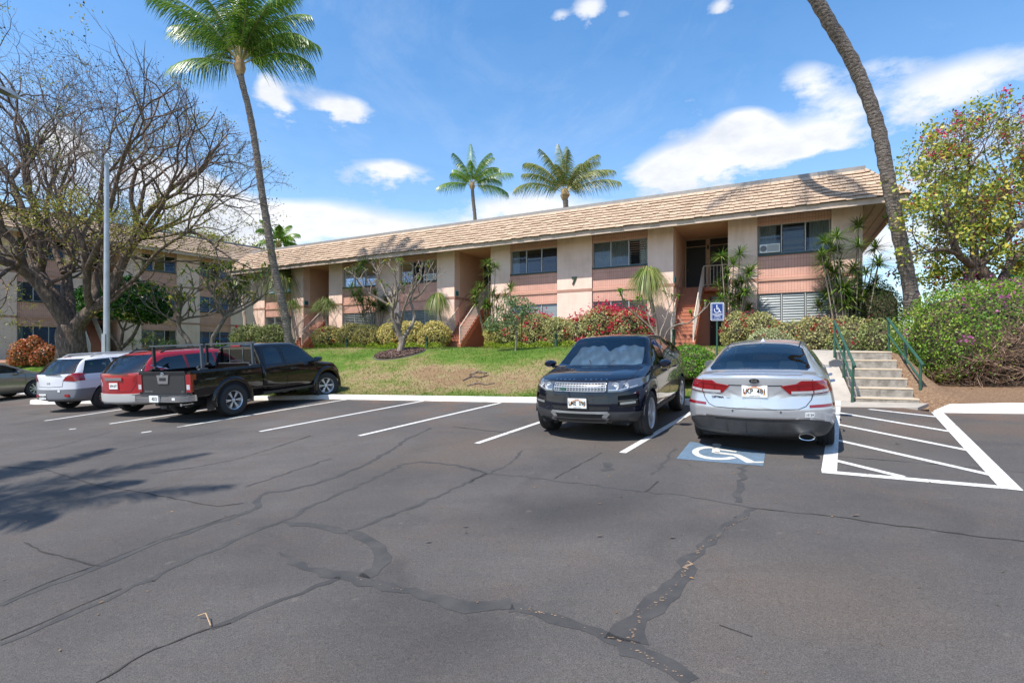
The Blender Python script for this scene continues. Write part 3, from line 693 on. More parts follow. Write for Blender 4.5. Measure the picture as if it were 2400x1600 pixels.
def building(name, label, loc, rz, Ltot, bays, floors, xo0, xo1, styles, ac=(), depth=11):
    root = tag(empty(name, loc, rz), label, 'building', 'two-tone stucco and salmon block apartment buildings with tiled mansard roofs')
    H = 2.72; zt = H * (floors - 1) + 2.235      # fascia bottom
    wi = 0
    core = MB(); segs = []
    for kind, a, b in bays:
        yb = -3.05 if kind == 'stair' else -.48
        core.box(a, b, -depth, yb, -.6, zt + .2, 0)
    core.build('wall', [STUCI], root)
    for kind, a, b in bays:
        if kind == 'win': dr = MB(); dr.box(a + .02, b - .02, -.475, -.44, .3, zt - .05); dr.build('dark_window_backing', DARKR, root)  # flat dark board stands in for the unlit room
    for xa_, xb_ in ((-.012, -.002), (Ltot + .002, Ltot + .012)): sd_ = MB(); sd_.box(xa_, xb_, -depth, -.36, -.6, zt + .21); sd_.build('end_wall', STUC, root)
    for kind, a, b in bays:
        if kind == 'col':
            mb = MB(); mb.box(a, b, -.48, 0, -.6, zt + .215); mb.build('pier', STUC, root)
        elif kind == 'win':
            lev = []
            for f in range(floors):
                z0 = f * H + .95; z1 = f * H + 2.10; lev.append((z0, z1))
                st = styles[wi % len(styles)]; wi += 1
                make_window(root, a, b, z0, z1, st[1], st[0])
            zz = [-.6] + [z for l in lev for z in l] + [zt + .214]
            for i in range(0, len(zz), 2):
                mb = MB(); z0, z1 = zz[i], zz[i + 1]
                mb.box(a + .002, b - .002, -.44, -.09, z0 + (0 if i == 0 else .001), z1 - (.078 if i + 2 < len(zz) else 0)); mb.build('block_panel', BRICK, root)
    for f in range(1, floors):
        for kind, a, b in bays:
            if kind == 'stair': continue
            mb = MB(); lo = a if kind == 'win' else a - .002; hi = b if kind == 'win' else b + .002
            y1 = -.045 if kind == 'win' else .012
            mb.box(lo + (.002 if kind == 'win' else 0), hi - (.002 if kind == 'win' else 0), -.20, y1, f * H - .13, f * H); mb.build('floor_band', BAND if kind == 'col' else SALM, root)
    # stair recesses
    for kind, a, b in bays:
        if kind != 'stair': continue
        rec = MB()
        rec.box(a, b, -3.05, .05, -.20, -.02, 1)                                # ground slab
        for f in range(1, floors): rec.box(a, b - .98, -3.04, -2.0, f * H - .18, f * H - .003, 1); rec.box(b - .98, b, -3.04, -2.0, f * H - .18, f * H - .004, 1)
        rec.box(a, b, -3.04, .0, zt + .20, zt + .24, 0)
        rec.box(a + .001, a + .03, -3.04, -.49, 0, zt + .19, 0); rec.box(b - .03, b - .001, -3.04, -.49, 0, zt + .19, 0)
        rec.box(a + .03, b - .03, -3.045, -3.02, 0, zt + .19, 0)
        rec.build('entry_recess', [STUCI, TERRA], root)
        for f in range(1, floors):
            mb = MB(); mb.box(b - .045, b + .0, -3.0, .005, f * H - .13, f * H + .0); mb.build('floor_band', BAND, root)
            z1 = f * H; z0 = (f - 1) * H; ys = .95; ye = -2.0; n = 16
            st = MB(); xa, xb = b - .97, b - .05
            for i in range(n):
                yy0 = ys + (ye - ys) * i / n; yy1 = ys + (ye - ys) * (i + 1) / n; zz0 = z0 + H * (i + 1) / n
                st.box(xa, xb, yy1 - .02, yy0, zz0 - H / n - (.14 if i else 0), zz0 - .004 * (i == n - 1))
                st.box(xa - .001, xb + .001, yy0 - .005, yy0 + .015, zz0 - .035, zz0 + .002)
            st.build('stair', TERRA, root)
            sk = MB()                                                             # closed side of the flight
            for xx in (xa - .05,):
                sk.add([(xx, ys, z0), (xx, ys - .25, z0 - .02), (xx, ye, z1 - .32), (xx, ye, z1), (xx, ys, z0 + .17),
                        (xx + .05, ys, z0), (xx + .05, ys - .25, z0 - .02), (xx + .05, ye, z1 - .32), (xx + .05, ye, z1), (xx + .05, ys, z0 + .17)],
                       [(0, 1, 2, 3, 4), (9, 8, 7, 6, 5), (0, 4, 9, 5), (4, 3, 8, 9), (1, 0, 5, 6), (2, 1, 6, 7)])
            sk.build('stringer', TERRA, root)
            e = .19
            make_railing(root, [(xa + .02, ys - .04, z0 + .17), (xa + .02, ye, z1)], .88)
            make_railing(root, [(xb - .03, ys - .04, z0 + .17), (xb - .03, .04, z0 + .17 + H * (ys - .04) / (ys - ye))], .88)
            hr = MB(); hr.tube([(b - .09, .02, z0 + 1.05 + H * ys / (ys - ye)), (b - .09, ye, z1 + .95)], .022, 6); hr.build('wall_handrail', BAND, root)
            make_railing(root, [(a + .04, ye + .03, z1), (xa - .02, ye + .03, z1)], .95)
            make_door(root, b - .96, b - .08, -3.02, z1); make_door(root, a + .12, min(a + 1.02, b - 1.15), -3.02, z1)
            lamp = MB(); lamp.box(b - 1.10, b - 1.02, -3.02, -2.94, z1 + 1.9, z1 + 2.08); lamp.build('wall_lamp', mat('lamp_black', (.02, .02, .02), .4), root)
            bx = MB(); bx.box(b - 1.13, b - 1.0, -3.02, -2.95, z1 + 1.2, z1 + 1.5); bx.build('meter_box', SALM, root)
            pq = MB(); pq.box(b - .055, b - .03 + .002, -.34, -.06, f * H + .06, f * H + .30); pq.build('unit_plaque', mat('teal_plaque', (.04, .16, .17), .5), root)
        make_door(root, a + .12, min(a + 1.02, b - 1.15), -3.02, 0)
    # roof
    d = 1.0; zf = zt; e0, e1 = xo0, Ltot + xo1; top = zt + 1.69
    fa = MB(); th = .04
    fa.box(e0, e1, d - th, d, zf, zf + .19); fa.box(e0, e0 + th, -depth, d - th, zf, zf + .19); fa.box(e1 - th, e1, -depth, d - th, zf, zf + .19)
    fa.box(e0 - .0, e1, d + .002, d + .022, zf - .02, zf + .045)
    fa.build('fascia', FASC, root)
    so = MB(); so.box(e0 + th, e1 - th, .001, d - th - .03, zf + .217, zf + .235)
    so.box(e0 + th + .03, -.013, -depth, .0, zf + .217, zf + .235); so.box(Ltot + .013, e1 - th - .03, -depth, .0, zf + .217, zf + .235)
    n = int(abs(e0) / .35)
    for i in range(1, n + 1): so.box(e0 + th + i * .35 - .02, e0 + th + i * .35 + .02, -depth, d - th - .04, zf + .185, zf + .214)
    so.build('soffit', SOFF, root)
    run = 1.114; zb = zf + .195; rise = top - .17 - zb; sl = math.hypot(run, rise)
    A = Vector((-1, 0, 0)); 
    rf = tiles(root, Vector((e1 + .04, d + .05, zb)), A, Vector((0, -run, rise)) / sl, e1 - e0 + .08, sl, 9, run, run)
    b2 = tiles(root, Vector((e0 - .05, d + .04, zb)), Vector((0, -1, 0)), Vector((run, 0, rise)) / sl, depth + d, sl, 8, run, 0)
    rf.add(b2.v, b2.f)
    b3 = tiles(root, Vector((e1 + .05, -depth, zb)), Vector((0, 1, 0)), Vector((-run, 0, rise)) / sl, depth + d + .04, sl, 8, 0, run)
    rf.add(b3.v, b3.f)
    roof = rf.build('roof', TILE, root)
    base = MB()                                                                   # deck under the tiles
    base.add([(e0, d, zb - .01), (e1, d, zb - .01), (e1 - run, d - run, top - .17), (e0 + run, d - run, top - .17), (e0, -depth, zb - .01), (e0 + run, -depth, top - .17), (e1, -depth, zb - .01), (e1 - run, -depth, top - .17)],
             [(1, 0, 3, 2), (0, 4, 5, 3), (6, 1, 2, 7), (4, 6, 7, 5), (3, 5, 7, 2)])
    base.build('roof_deck', COPE, roof)
    cp = MB(); cp.box(e0 + run - .05, e1 - run + .05, d - run - .30, d - run + .05, top - .17, top)
    cp.box(e0 + run - .05, e0 + run + .25, -depth, d - run - .31, top - .17, top); cp.box(e1 - run - .25, e1 - run + .05, -depth, d - run - .31, top - .17, top); cp.build('coping', COPE, roof)
    for (xx, sg) in ((e0 - .03, 1), (e1 + .03, -1)):
        hc = MB(); n = 9
        for i in range(n):
            p0 = Vector((xx + sg * run * i / n, d + .04 - run * i / n, zb + rise * i / n + .03)); p1 = Vector((xx + sg * run * (i + 1) / n, d + .04 - run * (i + 1) / n, zb + rise * (i + 1) / n + .03))
            hc.tube([p0 + Vector((0, 0, .012)), p1], [.065, .045], 6)
        hc.build('hip_cap', TILE, roof)
    return root

bx = [0, .98, 3.5, 4.59, 6.76, 7.85, 10.41, 12.14, 14.69, 15.8, 18.03, 19.16, 21.78, 23.52, 26.16, 27.27, 29.52, 30.66, 33.24, 34.38]
kinds = ['col', 'win', 'col', 'stair', 'col', 'win', 'col', 'win', 'col', 'stair', 'col', 'win', 'col', 'win', 'col', 'stair', 'col', 'win', 'col']
bays7 = [(k, bx[i], bx[i + 1]) for i, k in enumerate(kinds)]
B7 = building('apartment_building', 'long two-storey salmon and cream block behind the lawn, numbered 7 on its middle pier', (12.92, 18.86, 2.006), math.atan2(.4626, -.8866), 34.38, bays7, 2, -1.165, 1.5,
              [('frost', 25), ('open', [12, 3, 8]), ('full', 48), ('half', [50, 12, 5]), ('frost', 6), ('dark', 8), ('frost', 40), ('dark', [14, 60, 10]), ('frost', 52), ('half', 10), ('full', 45), ('dark', 12)])
num = text_part('building_number', '7', .47, mat('number_green', (.012, .035, .012), .5), B7, Matrix.Translation((11.27, .03, 3.10)) @ Matrix.Rotation(R(180), 4, 'Z') @ Matrix.Rotation(R(90), 4, 'X'), .02, bold=.022)
bx = [0] + [2.2 + v for v in (.69, 3.02, 4.61, 6.87, 8.1, 10.1, 11.07, 13.33, 15.2, 17.5, 19, 21, 22)]
kinds = ['col', 'win', 'col', 'win', 'col', 'stair', 'col', 'win', 'col', 'win', 'col', 'stair', 'col']
baysL = [(k, bx[i], bx[i + 1]) for i, k in enumerate(kinds)]
BL = building('apartment_building', 'three-storey salmon and cream block at far left behind the bare tree', (-21.03, 43.70, 1.27), math.atan2(-.816, -.578), 24.2, baysL, 3, -1.0, 1.0,
              [('dark', 20), ('dark', 12), ('dark', [8, 55, 12]), ('half', 15), ('dark', 12), ('dark', [10, 30, 12])])

# window air conditioners (things of their own, resting in the windows)
def ac_unit(root, x0, x1, z0, label):
    M = root.matrix_basis.copy() if False else Matrix.Translation(root.location) @ root.rotation_euler.to_matrix().to_4x4()
    r = tag(empty('air_conditioner', M @ Vector(((x0 + x1) / 2, -.10, z0)), root.rotation_euler.z), label, 'air conditioner', 'air conditioners set in upper windows')
    w = (x1 - x0) / 2
    wh = mat('ac_white', (.66, .66, .63), .5)
    mb = MB(); mb.box(-w, w, -.05, .12, .0, .34); mb.build('case', wh, r)
    g = MB()
    for i in range(8): g.box(-w + .04, w * .25, .122, .128, .05 + i * .033, .064 + i * .033)
    M2 = Matrix.Translation((w * .62, .122, .17)) @ Matrix.Rotation(R(-90), 4, 'X'); g.lathe([(0, 0), (.11, 0), (.12, .012), (.09, .014), (0, .01)], 16, 0, M2)
    g.build('grille', mat('ac_grille', (.16, .16, .16), .6), r)
ac_unit(B7, 2.70, 3.42, 3.70, 'white air conditioner under a board in the rightmost upper window')
ac_unit(B7, 19.22, 20.0, 3.69, 'white air conditioner in the upper window just left of the middle stair recess')
# ---------------------------------------------------------------- vegetation
def HIT(px, py):
    """point of the terrain seen at a pixel"""
    Y = 11.0
    while Y < 45:
        x = (px - 1200) / 1200 * Y; z = CH + (825 - py) / 1200 * Y
        if Y > kerb_y(x) + .2 and z <= terr(x, Y): return Vector((x, Y, terr(x, Y)))
        Y += .05
    return Vector((x, Y, terr(x, Y)))
def FAC(px, d, z=None):
    """terrain point d metres in front of the long facade on column px"""
    k = (px - 1200) / 1200; x0 = 10.55 - .4626 * d; y0 = 20.1 - .8866 * d
    t = (x0 - k * y0) / (.8866 + .4626 * k); x = x0 - .8866 * t; y = y0 + .4626 * t
    return Vector((x, y, terr(x, y) if z is None else z))

def leafV(C, size, aspect=.5, out=None, bias=.8, fold=.0):
    """C (n,3) centres -> rhombic leaves"""
    n = len(C); rs = size * RNG.uniform(.65, 1.35, (n, 1))
    N_ = RNG.normal(size=(n, 3)); N_ /= np.linalg.norm(N_, axis=1, keepdims=True)
    if out is not None: N_ = N_ * (1 - bias) + out * bias; N_ /= np.linalg.norm(N_, axis=1, keepdims=True) + 1e-9
    U = np.cross(N_, RNG.normal(size=(n, 3))); U /= np.linalg.norm(U, axis=1, keepdims=True) + 1e-9
    W = np.cross(N_, U)
    V = np.stack([C - U * rs * .5, C + W * rs * aspect * .5 - U * rs * .08 + N_ * rs * fold, C + U * rs * .5, C - W * rs * aspect * .5 - U * rs * .08 + N_ * rs * fold], 1).reshape(-1, 3)
    F = np.arange(n * 4).reshape(n, 4)
    return V, F
def lump(D, f, seed):
    r = np.random.default_rng(seed); s = 0
    for i in range(5):
        k = r.normal(size=3) * f * (1 + i * .6); s = s + np.sin(D @ k + r.uniform(0, 6.28)) / (1 + i * .5)
    return s / 2.6
def shell_points(lobes, n, seed, rough=.14, thick=.28, zmin=-9):
    """points in the outer shell of a union of ellipsoids"""
    r = np.random.default_rng(seed); vol = np.array([(l[3] * l[4] + l[3] * l[5] + l[4] * l[5]) for l in lobes]); vol = vol / vol.sum(); C = []; O = []
    for li, l in enumerate(lobes):
        m = int(n * vol[li] * 1.3); D = r.normal(size=(m, 3)); D /= np.linalg.norm(D, axis=1, keepdims=True)
        rad = np.array(l[3:6]); c = np.array(l[0:3])
        f = 1 + rough * lump(D * rad, 2.6, seed + li) + rough * .6 * lump(D * rad, 7, seed + li + 50) - np.abs(r.normal(size=m)) * thick * .5
        Pn = c + D * rad * f[:, None]; keep = Pn[:, 2] > zmin
        for lj, l2 in enumerate(lobes):
            if lj != li:
                q_ = (Pn - np.array(l2[0:3])) / np.array(l2[3:6]); keep &= (np.linalg.norm(q_, axis=1) > .80)
        o_ = D / rad; o_ /= np.linalg.norm(o_, axis=1, keepdims=True)
        C.append(Pn[keep]); O.append(o_[keep])
    return np.concatenate(C), np.concatenate(O)
def clusters(C, n_cl, rad, per, seed, topbias=0):
    """pick cluster centres among C, then scatter around them"""
    r = np.random.default_rng(seed); wgt = np.exp(topbias * (C[:, 2] - C[:, 2].max())); wgt /= wgt.sum()
    idx = r.choice(len(C), n_cl, p=wgt); out = []
    for i in idx: out.append(C[i] + r.normal(size=(per, 3)) * rad * r.uniform(.5, 1.3))
    return np.concatenate(out)
INNER = mat('dark_core', (.035, .032, .014), .95, var=(.075, .055, .03), vs=9, bump=1.0, bs=25)  # shade of the hollows is put into this dark core colour
WOOD = mat('twig_brown', (.13, .085, .055), .85, var=(.20, .14, .10), vs=5)
def shrub(name, label, cat, loc, lobes, n, size, lm, seed, group=None, flowers=None, aspect=.55, stems=10, zmin=.03, rough=.14, thick=.28, bias=.45, mask=None):
    root = tag(empty(name, loc), label, cat, group)
    core = MB()                                                    # solid dark core, added against see-through and to darken the hollows
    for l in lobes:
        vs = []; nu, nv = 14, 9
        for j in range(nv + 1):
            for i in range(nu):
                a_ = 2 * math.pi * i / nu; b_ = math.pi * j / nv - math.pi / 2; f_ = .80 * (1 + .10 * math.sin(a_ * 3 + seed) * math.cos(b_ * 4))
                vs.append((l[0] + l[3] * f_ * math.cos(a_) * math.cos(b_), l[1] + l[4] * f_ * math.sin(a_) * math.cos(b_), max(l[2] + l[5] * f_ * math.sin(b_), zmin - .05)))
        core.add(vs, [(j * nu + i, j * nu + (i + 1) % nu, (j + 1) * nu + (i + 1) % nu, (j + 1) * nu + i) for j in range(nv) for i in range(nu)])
    core.build('dark_core', INNER, root, True)
    C, O_ = shell_points(lobes, n, seed, rough, thick, zmin)
    if mask is not None: k_ = mask(C, np.random.default_rng(seed)); C = C[k_]; O_ = O_[k_]
    V, F = leafV(C, size, aspect, O_, bias); np_mesh('foliage', V, F, lm, root)
    if flowers:
        nc, rad, per, fs, fm, tb = flowers
        Cf = clusters(C, nc, rad, per, seed + 5, tb); V, F = leafV(Cf, fs, .8); np_mesh('flowers', V, F, fm, root)
    if stems:
        mb = MB(); r = random.Random(seed)
        for i in range(stems):
            l = r.choice(lobes); tip = Vector((l[0] + r.uniform(-.7, .7) * l[3], l[1] + r.uniform(-.7, .7) * l[4], l[2] + r.uniform(0, .6) * l[5]))
            b = Vector((l[0] * .7 + r.uniform(-.15, .15), l[1] * .7 + r.uniform(-.15, .15), -.05))
            mid = b.lerp(tip, .5) + Vector((r.uniform(-.1, .1), r.uniform(-.1, .1), 0)); mb.tube([b, mid, tip], [.025, .016, .006], 5)
        mb.build('stems', WOOD, root, True)
    return root

L_BOUG = leafmat('bougainvillea_leaf', [(0, (.13, .18, .05)), (.3, (.28, .31, .10)), (.65, (.52, .48, .20)), (1, (.72, .64, .34))], var=.35)
L_PALE = leafmat('pale_variegated_leaf', [(0, (.17, .24, .09)), (.4, (.38, .43, .20)), (1, (.66, .66, .38))], var=.2)
L_YEL = leafmat('cream_leaf', [(0, (.16, .19, .05)), (.25, (.42, .38, .10)), (.65, (.68, .56, .20)), (1, (.80, .66, .32))], var=.35)
L_VAR = leafmat('green_variegated_leaf', [(0, (.07, .12, .03)), (.45, (.22, .28, .08)), (1, (.56, .56, .26))], var=.3)
L_DGR = leafmat('dark_shrub_leaf', [(0, (.018, .035, .010)), (.6, (.04, .075, .016)), (1, (.10, .14, .03))])
L_FRESH = leafmat('fresh_green_leaf', [(0, (.05, .14, .01)), (.5, (.10, .25, .015)), (1, (.20, .34, .03))])
L_GLOSS = leafmat('glossy_green_leaf', [(0, (.012, .05, .008)), (.5, (.03, .12, .012)), (1, (.09, .22, .03))], rough=.25, trans=.2)
L_HEDGE = leafmat('hedge_leaf', [(0, (.03, .085, .008)), (.36, (.09, .21, .015)), (.60, (.23, .36, .035)), (.74, (.42, .44, .08)), (.86, (.40, .20, .12)), (1, (.22, .12, .08))], var=.55)
L_COVER = leafmat('border_leaf', [(0, (.09, .16, .01)), (.6, (.24, .34, .02)), (1, (.42, .44, .05))])
L_RED = leafmat('croton_leaf', [(0, (.10, .11, .02)), (.3, (.36, .10, .03)), (.6, (.55, .16, .06)), (.85, (.62, .34, .14)), (1, (.66, .10, .06))])
F_RED = leafmat('magenta_bract', [(0, (.42, .008, .045)), (.6, (.60, .015, .075)), (1, (.72, .07, .12))], trans=.45)
F_DRED = leafmat('dull_red_bract', [(0, (.35, .02, .03)), (1, (.62, .09, .08))], trans=.4)
F_PUR = leafmat('purple_bract', [(0, (.30, .05, .20)), (1, (.48, .14, .33))], trans=.4)
L_TREE = leafmat('boug_tree_leaf', [(0, (.04, .09, .012)), (.3, (.16, .25, .03)), (.6, (.42, .45, .06)), (.85, (.68, .56, .10)), (1, (.62, .26, .12))], var=.25)

GRP = 'clipped shrubs along the foot of the long building'
def fl(*a): return a
def dep(p, dx, dy=0): return p + Vector((dx, dy, 0))
# u direction along the facade
UX = Vector((-.8866, .4626, 0)); NX = Vector((-.4626, -.8866, 0))
def lob(s, d, z, rs, rd, rz):
    """lobe given along facade (s), outward (d): returns axis-aligned ellipsoid"""
    c = UX * s + NX * d; a = .8866 ** 2; b_ = .4626 ** 2
    return (c.x, c.y, z, math.sqrt(a * rs * rs + b_ * rd * rd), math.sqrt(b_ * rs * rs + a * rd * rd), rz)
shrub('bougainvillea_shrub', 'cream-leaved bougainvillea with red blooms just right of the blue wheelchair sign', 'shrub', FAC(1748, 1.6), [lob(.3, 0, .75, .6, .6, .8), lob(-.5, .1, .85, .6, .6, .72)], 5200, .075, L_BOUG, 1, GRP, (40, .06, 14, .07, F_RED, .8))
shrub('pale_shrub', 'low rounded pale green shrub in front of the red flowered hedge, behind the silver sedan', 'shrub', FAC(1802, 2.5), [lob(0, 0, .5, .85, .75, .80)], 4200, .06, L_PALE, 2, GRP, (16, .05, 9, .055, F_DRED, 0))
shrub('bougainvillea_shrub', 'wide bougainvillea hedge with scattered red blooms under the rightmost lower window', 'shrub', FAC(1885, 1.7), [lob(.6, 0, .9, .75, .7, .95), lob(-.35, 0, 1.0, .8, .8, 1.02), lob(-1.3, .1, .9, .8, .8, .98)], 9500, .075, L_BOUG, 3, GRP, (46, .07, 13, .07, F_DRED, 1.2))
shrub('bougainvillea_shrub', 'dark green end of the hedge at the right corner of the long building', 'shrub', FAC(1998, 2.0), [lob(.2, .1, .7, .8, .8, .85), lob(-.7, 0, .85, .7, .8, .9)], 6200, .075, L_VAR, 4, GRP, (14, .06, 10, .07, F_RED, 0))
shrub('bougainvillea_shrub', 'large bougainvillea covered in bright magenta red bracts behind the black car', 'shrub', FAC(1432, 1.7), [lob(-.8, 0, .78, .95, .75, .80), lob(.35, 0, .92, .95, .8, .88), lob(1.25, 0, .7, .7, .7, .72)], 8500, .085, L_BOUG, 5, GRP, (120, .15, 44, .085, F_RED, 1.0))
shrub('bougainvillea_shrub', 'pale cream shrub without blooms under the pier numbered 7', 'shrub', FAC(1310, 1.6), [lob(0, 0, .7, .8, .65, .72)], 4200, .085, L_BOUG, 6, GRP, (6, .06, 8, .08, F_RED, 0))
shrub('bougainvillea_shrub', 'cream bougainvillea topped with red blooms left of the pier numbered 7', 'shrub', FAC(1235, 1.6), [lob(-.6, 0, .8, .9, .7, .82), lob(.6, 0, .75, .9, .7, .8)], 7600, .085, L_BOUG, 7, GRP, (40, .13, 34, .085, F_RED, 2.6))
shrub('bougainvillea_shrub', 'cream leaved shrub right of the middle stairs behind the staked sapling', 'shrub', FAC(1168, 1.5), [lob(0, 0, .6, .7, .6, .75)], 3600, .085, L_YEL, 8, GRP, (5, .05, 8, .08, F_DRED, 0))
shrub('cream_hedge', 'yellow cream hedge right of the bare plumeria trunk beside the middle stairs', 'shrub', FAC(985, 1.6), [lob(-.9, 0, .65, .9, .6, .75), lob(.5, 0, .7, .95, .6, .78)], 7600, .095, L_YEL, 9, GRP, (10, .06, 8, .09, F_DRED, 0))
shrub('cream_hedge', 'yellow cream hedge left of the bare plumeria trunk below the dracaena', 'shrub', FAC(893, 1.6), [lob(-.9, 0, .65, 1.0, .6, .74), lob(.8, 0, .62, 1.0, .6, .7)], 7600, .095, L_YEL, 10, GRP, (8, .06, 8, .09, F_DRED, 0))
shrub('cream_hedge', 'cream hedge with a few red leaves beside the leftmost stairs', 'shrub', FAC(803, 1.6), [lob(-.9, 0, .65, 1.1, .6, .75), lob(1.0, 0, .6, 1.1, .6, .7)], 7600, .10, L_YEL, 11, GRP, (24, .09, 10, .10, F_DRED, 0))
shrub('variegated_shrub', 'rounded grey green variegated shrub left of the tall palm trunk', 'shrub', FAC(612, 1.9), [lob(-1.1, 0, .75, 1.1, .8, .95), lob(1.0, 0, .8, 1.3, .8, .95)], 7600, .11, L_VAR, 12, GRP, (4, .08, 8, .11, F_DRED, 0))
shrub('round_shrub', 'dark clipped round shrub at the building corner behind the right palm trunk', 'shrub', Vector((.705 * 18.6, 18.6, 1.85)), [(0, 0, 1.2, 1.0, 1.0, 1.35)], 9000, .06, L_DGR, 13, rough=.05)
g0 = Vector((.362 * 13.1, 13.1, terr(.362 * 13.1, 13.1)))
shrub('green_bush', 'fresh green spreading bush between the black car and the silver sedan', 'shrub', g0, [(-.15, .1, .34, .68, .72, .52), (.2, -.55, .05, .55, .6, .42), (-.45, -.3, .1, .5, .6, .45)], 8600, .055, L_FRESH, 14, rough=.10)
# border plants in a low strip
def border(px0, px1, d, h, label, seed, w=.28, n=900):
    A = FAC(px0, d); B = FAC(px1, d); L = (B - A).length; m = int(n * L); r = np.random.default_rng(seed)
    t = r.uniform(0, 1, m); off = r.normal(size=m) * w * .55; z = np.abs(r.normal(size=m)) * 0 + r.uniform(0, 1, m) ** .6 * h * (1 + .25 * np.sin(t * L * 5)) * np.clip(1.25 - np.abs(off) / w, .2, 1)
    A_ = np.array(A); D = np.array(B - A); Cn = A_ + D * t[:, None] + np.array(NX)[None, :] * off[:, None]; Cn[:, 2] += z
    V, F = leafV(Cn, .065, .6); o = np_mesh('border_plants', V, F, L_COVER); tag(o, label, 'ground cover', kind='stuff')
border(742, 1034, 2.6, .28, 'low yellow green border plants edging the cream hedges', 20)
border(1136, 1420, 2.55, .27, 'low yellow green border plants below the bougainvilleas', 21)
border(1880, 2010, 3.1, .2, 'low yellow green border plants behind the concrete landing', 22, n=700)

# red croton near the big tree
cp_ = Vector((-.928 * 26, 26, terr(-.928 * 26, 26)))
shrub('croton_shrub', 'bushy red and orange leaved croton in front of the far left ground floor window', 'shrub', cp_ , [(-.5, 0, .55, .75, .6, .72), (.35, 0, .5, .75, .6, .62), (-.1, 0, .95, .45, .45, .55)], 4200, .13, L_RED, 30, aspect=.45, rough=.2)

# hedge mound on the right
hm = Vector((13.1, 13.0, .72))
hr_ = shrub('hedge_mound', 'huge rounded green hedge with purple blooms right of the concrete steps', 'hedge', hm,
            [(-1.3, 0, 1.25, 1.72, 1.8, 1.62), (.8, .1, 1.40, 2.2, 2.0, 1.62), (3.2, 0, 1.3, 2.3, 2.0, 1.45)], 70000, .062, L_HEDGE, 40, None, (90, .11, 30, .055, F_PUR, 1.3), zmin=-.05, rough=.12, thick=.22, stems=0,
            mask=lambda C, r: ~((C[:, 1] < .9) & (C[:, 2] + .25 * np.sin(C[:, 0] * 4) + r.normal(size=len(C)) * .12 < np.clip(.15 + 1.15 * (C[:, 0] + 2.95), -.5, 1.85)) & (r.uniform(0, 1, len(C)) < .93)))
mb = MB(); rr = random.Random(5)
for i in range(2600):          # bare twigs low on the right-hand side
    x_ = rr.uniform(-2.95, 1.8); th_ = min(max(.15 + 1.15 * (x_ + 2.95), -.1), 1.85); z_ = rr.uniform(-.05, th_ + .2); ys_ = []
    for l in ((-1.3, 0, 1.25, 1.72, 1.8, 1.62), (.8, .1, 1.40, 2.2, 2.0, 1.62)):
        q_ = 1 - ((x_ - l[0]) / l[3]) ** 2 - ((z_ - l[2]) / l[5]) ** 2
        if q_ > 0: ys_.append(l[1] - l[4] * math.sqrt(q_))
    if not ys_: continue
    c = Vector((x_, min(ys_) * rr.uniform(.80, 1.0), z_))
    d = Vector((rr.uniform(-1, 1), rr.uniform(-1, .4), rr.uniform(-.3, 1))).normalized() * rr.uniform(.15, .5); k = Vector((rr.uniform(-1, 1), rr.uniform(-1, 1), rr.uniform(-1, 1))) * .06
    mb.tube([c, c + d * .5 + k, c + d], [.007, .005, .003], 3, cap=False)
for i in range(16):
    a0 = rr.uniform(-2.7, -.3); b_ = Vector((rr.uniform(-2.0, 1), -.3 + rr.uniform(-.5, .3), -.35)); tp = b_ + Vector((math.cos(a0) * 1.3, math.sin(a0) * 1.3, rr.uniform(.2, 1.0)))
    mb.tube([b_, b_.lerp(tp, .5) + Vector((0, 0, -.1)), tp], [.05, .03, .012], 5)
mb.build('bare_twigs', mat('dead_twig', (.20, .12, .08), .9, var=(.36, .24, .17), vs=8), hr_)

# rosette plants -------------------------------------------------------------
def strips(bases, dirs, length, width, droop, seg=3, seed=0, taper=.1):
    """narrow arching leaves: bases, dirs (n,3)"""
    r = np.random.default_rng(seed); n = len(bases); L = length * r.uniform(.65, 1.2, n); dr_ = r.uniform(.6, 1.25, n); V = []; dirs = dirs + r.normal(size=dirs.shape) * .09
    side = np.cross(dirs, np.array([0, 0, 1.0])); side /= np.linalg.norm(side, axis=1, keepdims=True) + 1e-9
    for k in range(seg + 1):
        t = k / seg; p = bases + dirs * (L * t)[:, None]; p[:, 2] -= droop * dr_ * (L * t) * t
        w = width * (1 - t) * (.6 + 1.6 * t) + width * taper * .3
        V.append(p + side * w / 2); V.append(p - side * w / 2)
    V = np.stack(V, 1).reshape(-1, 3); m = 2 * (seg + 1); F = []
    base = np.arange(n)[:, None] * m
    for k in range(seg): F.append(base + np.array([2 * k, 2 * k + 1, 2 * k + 3, 2 * k + 2])[None, :])
    return V, np.concatenate(F)
L_DRAC = leafmat('dracaena_leaf', [(0, (.035, .09, .012)), (.5, (.11, .22, .03)), (.85, (.26, .36, .07)), (1, (.36, .33, .12))], rough=.35, trans=.25)
L_PONY = leafmat('ponytail_leaf', [(0, (.06, .12, .02)), (.5, (.17, .25, .05)), (.85, (.36, .36, .13)), (1, (.46, .36, .18))], rough=.4, trans=.25)
STEM = mat('pale_stem', (.26, .20, .15), .8, var=(.34, .28, .22), vs=9)
def rosette_np(c, n, length, width, droop, seed, lo=-.35):
    r = np.random.default_rng(seed); az = r.uniform(0, 6.283, n); s = r.uniform(lo, 1, n); e = np.arcsin(s * .97)
    D = np.stack([np.cos(az) * np.cos(e), np.sin(az) * np.cos(e), np.sin(e)], 1)
    return strips(np.array(c)[None, :] + D * .02, D, length, width, droop, 3, seed)
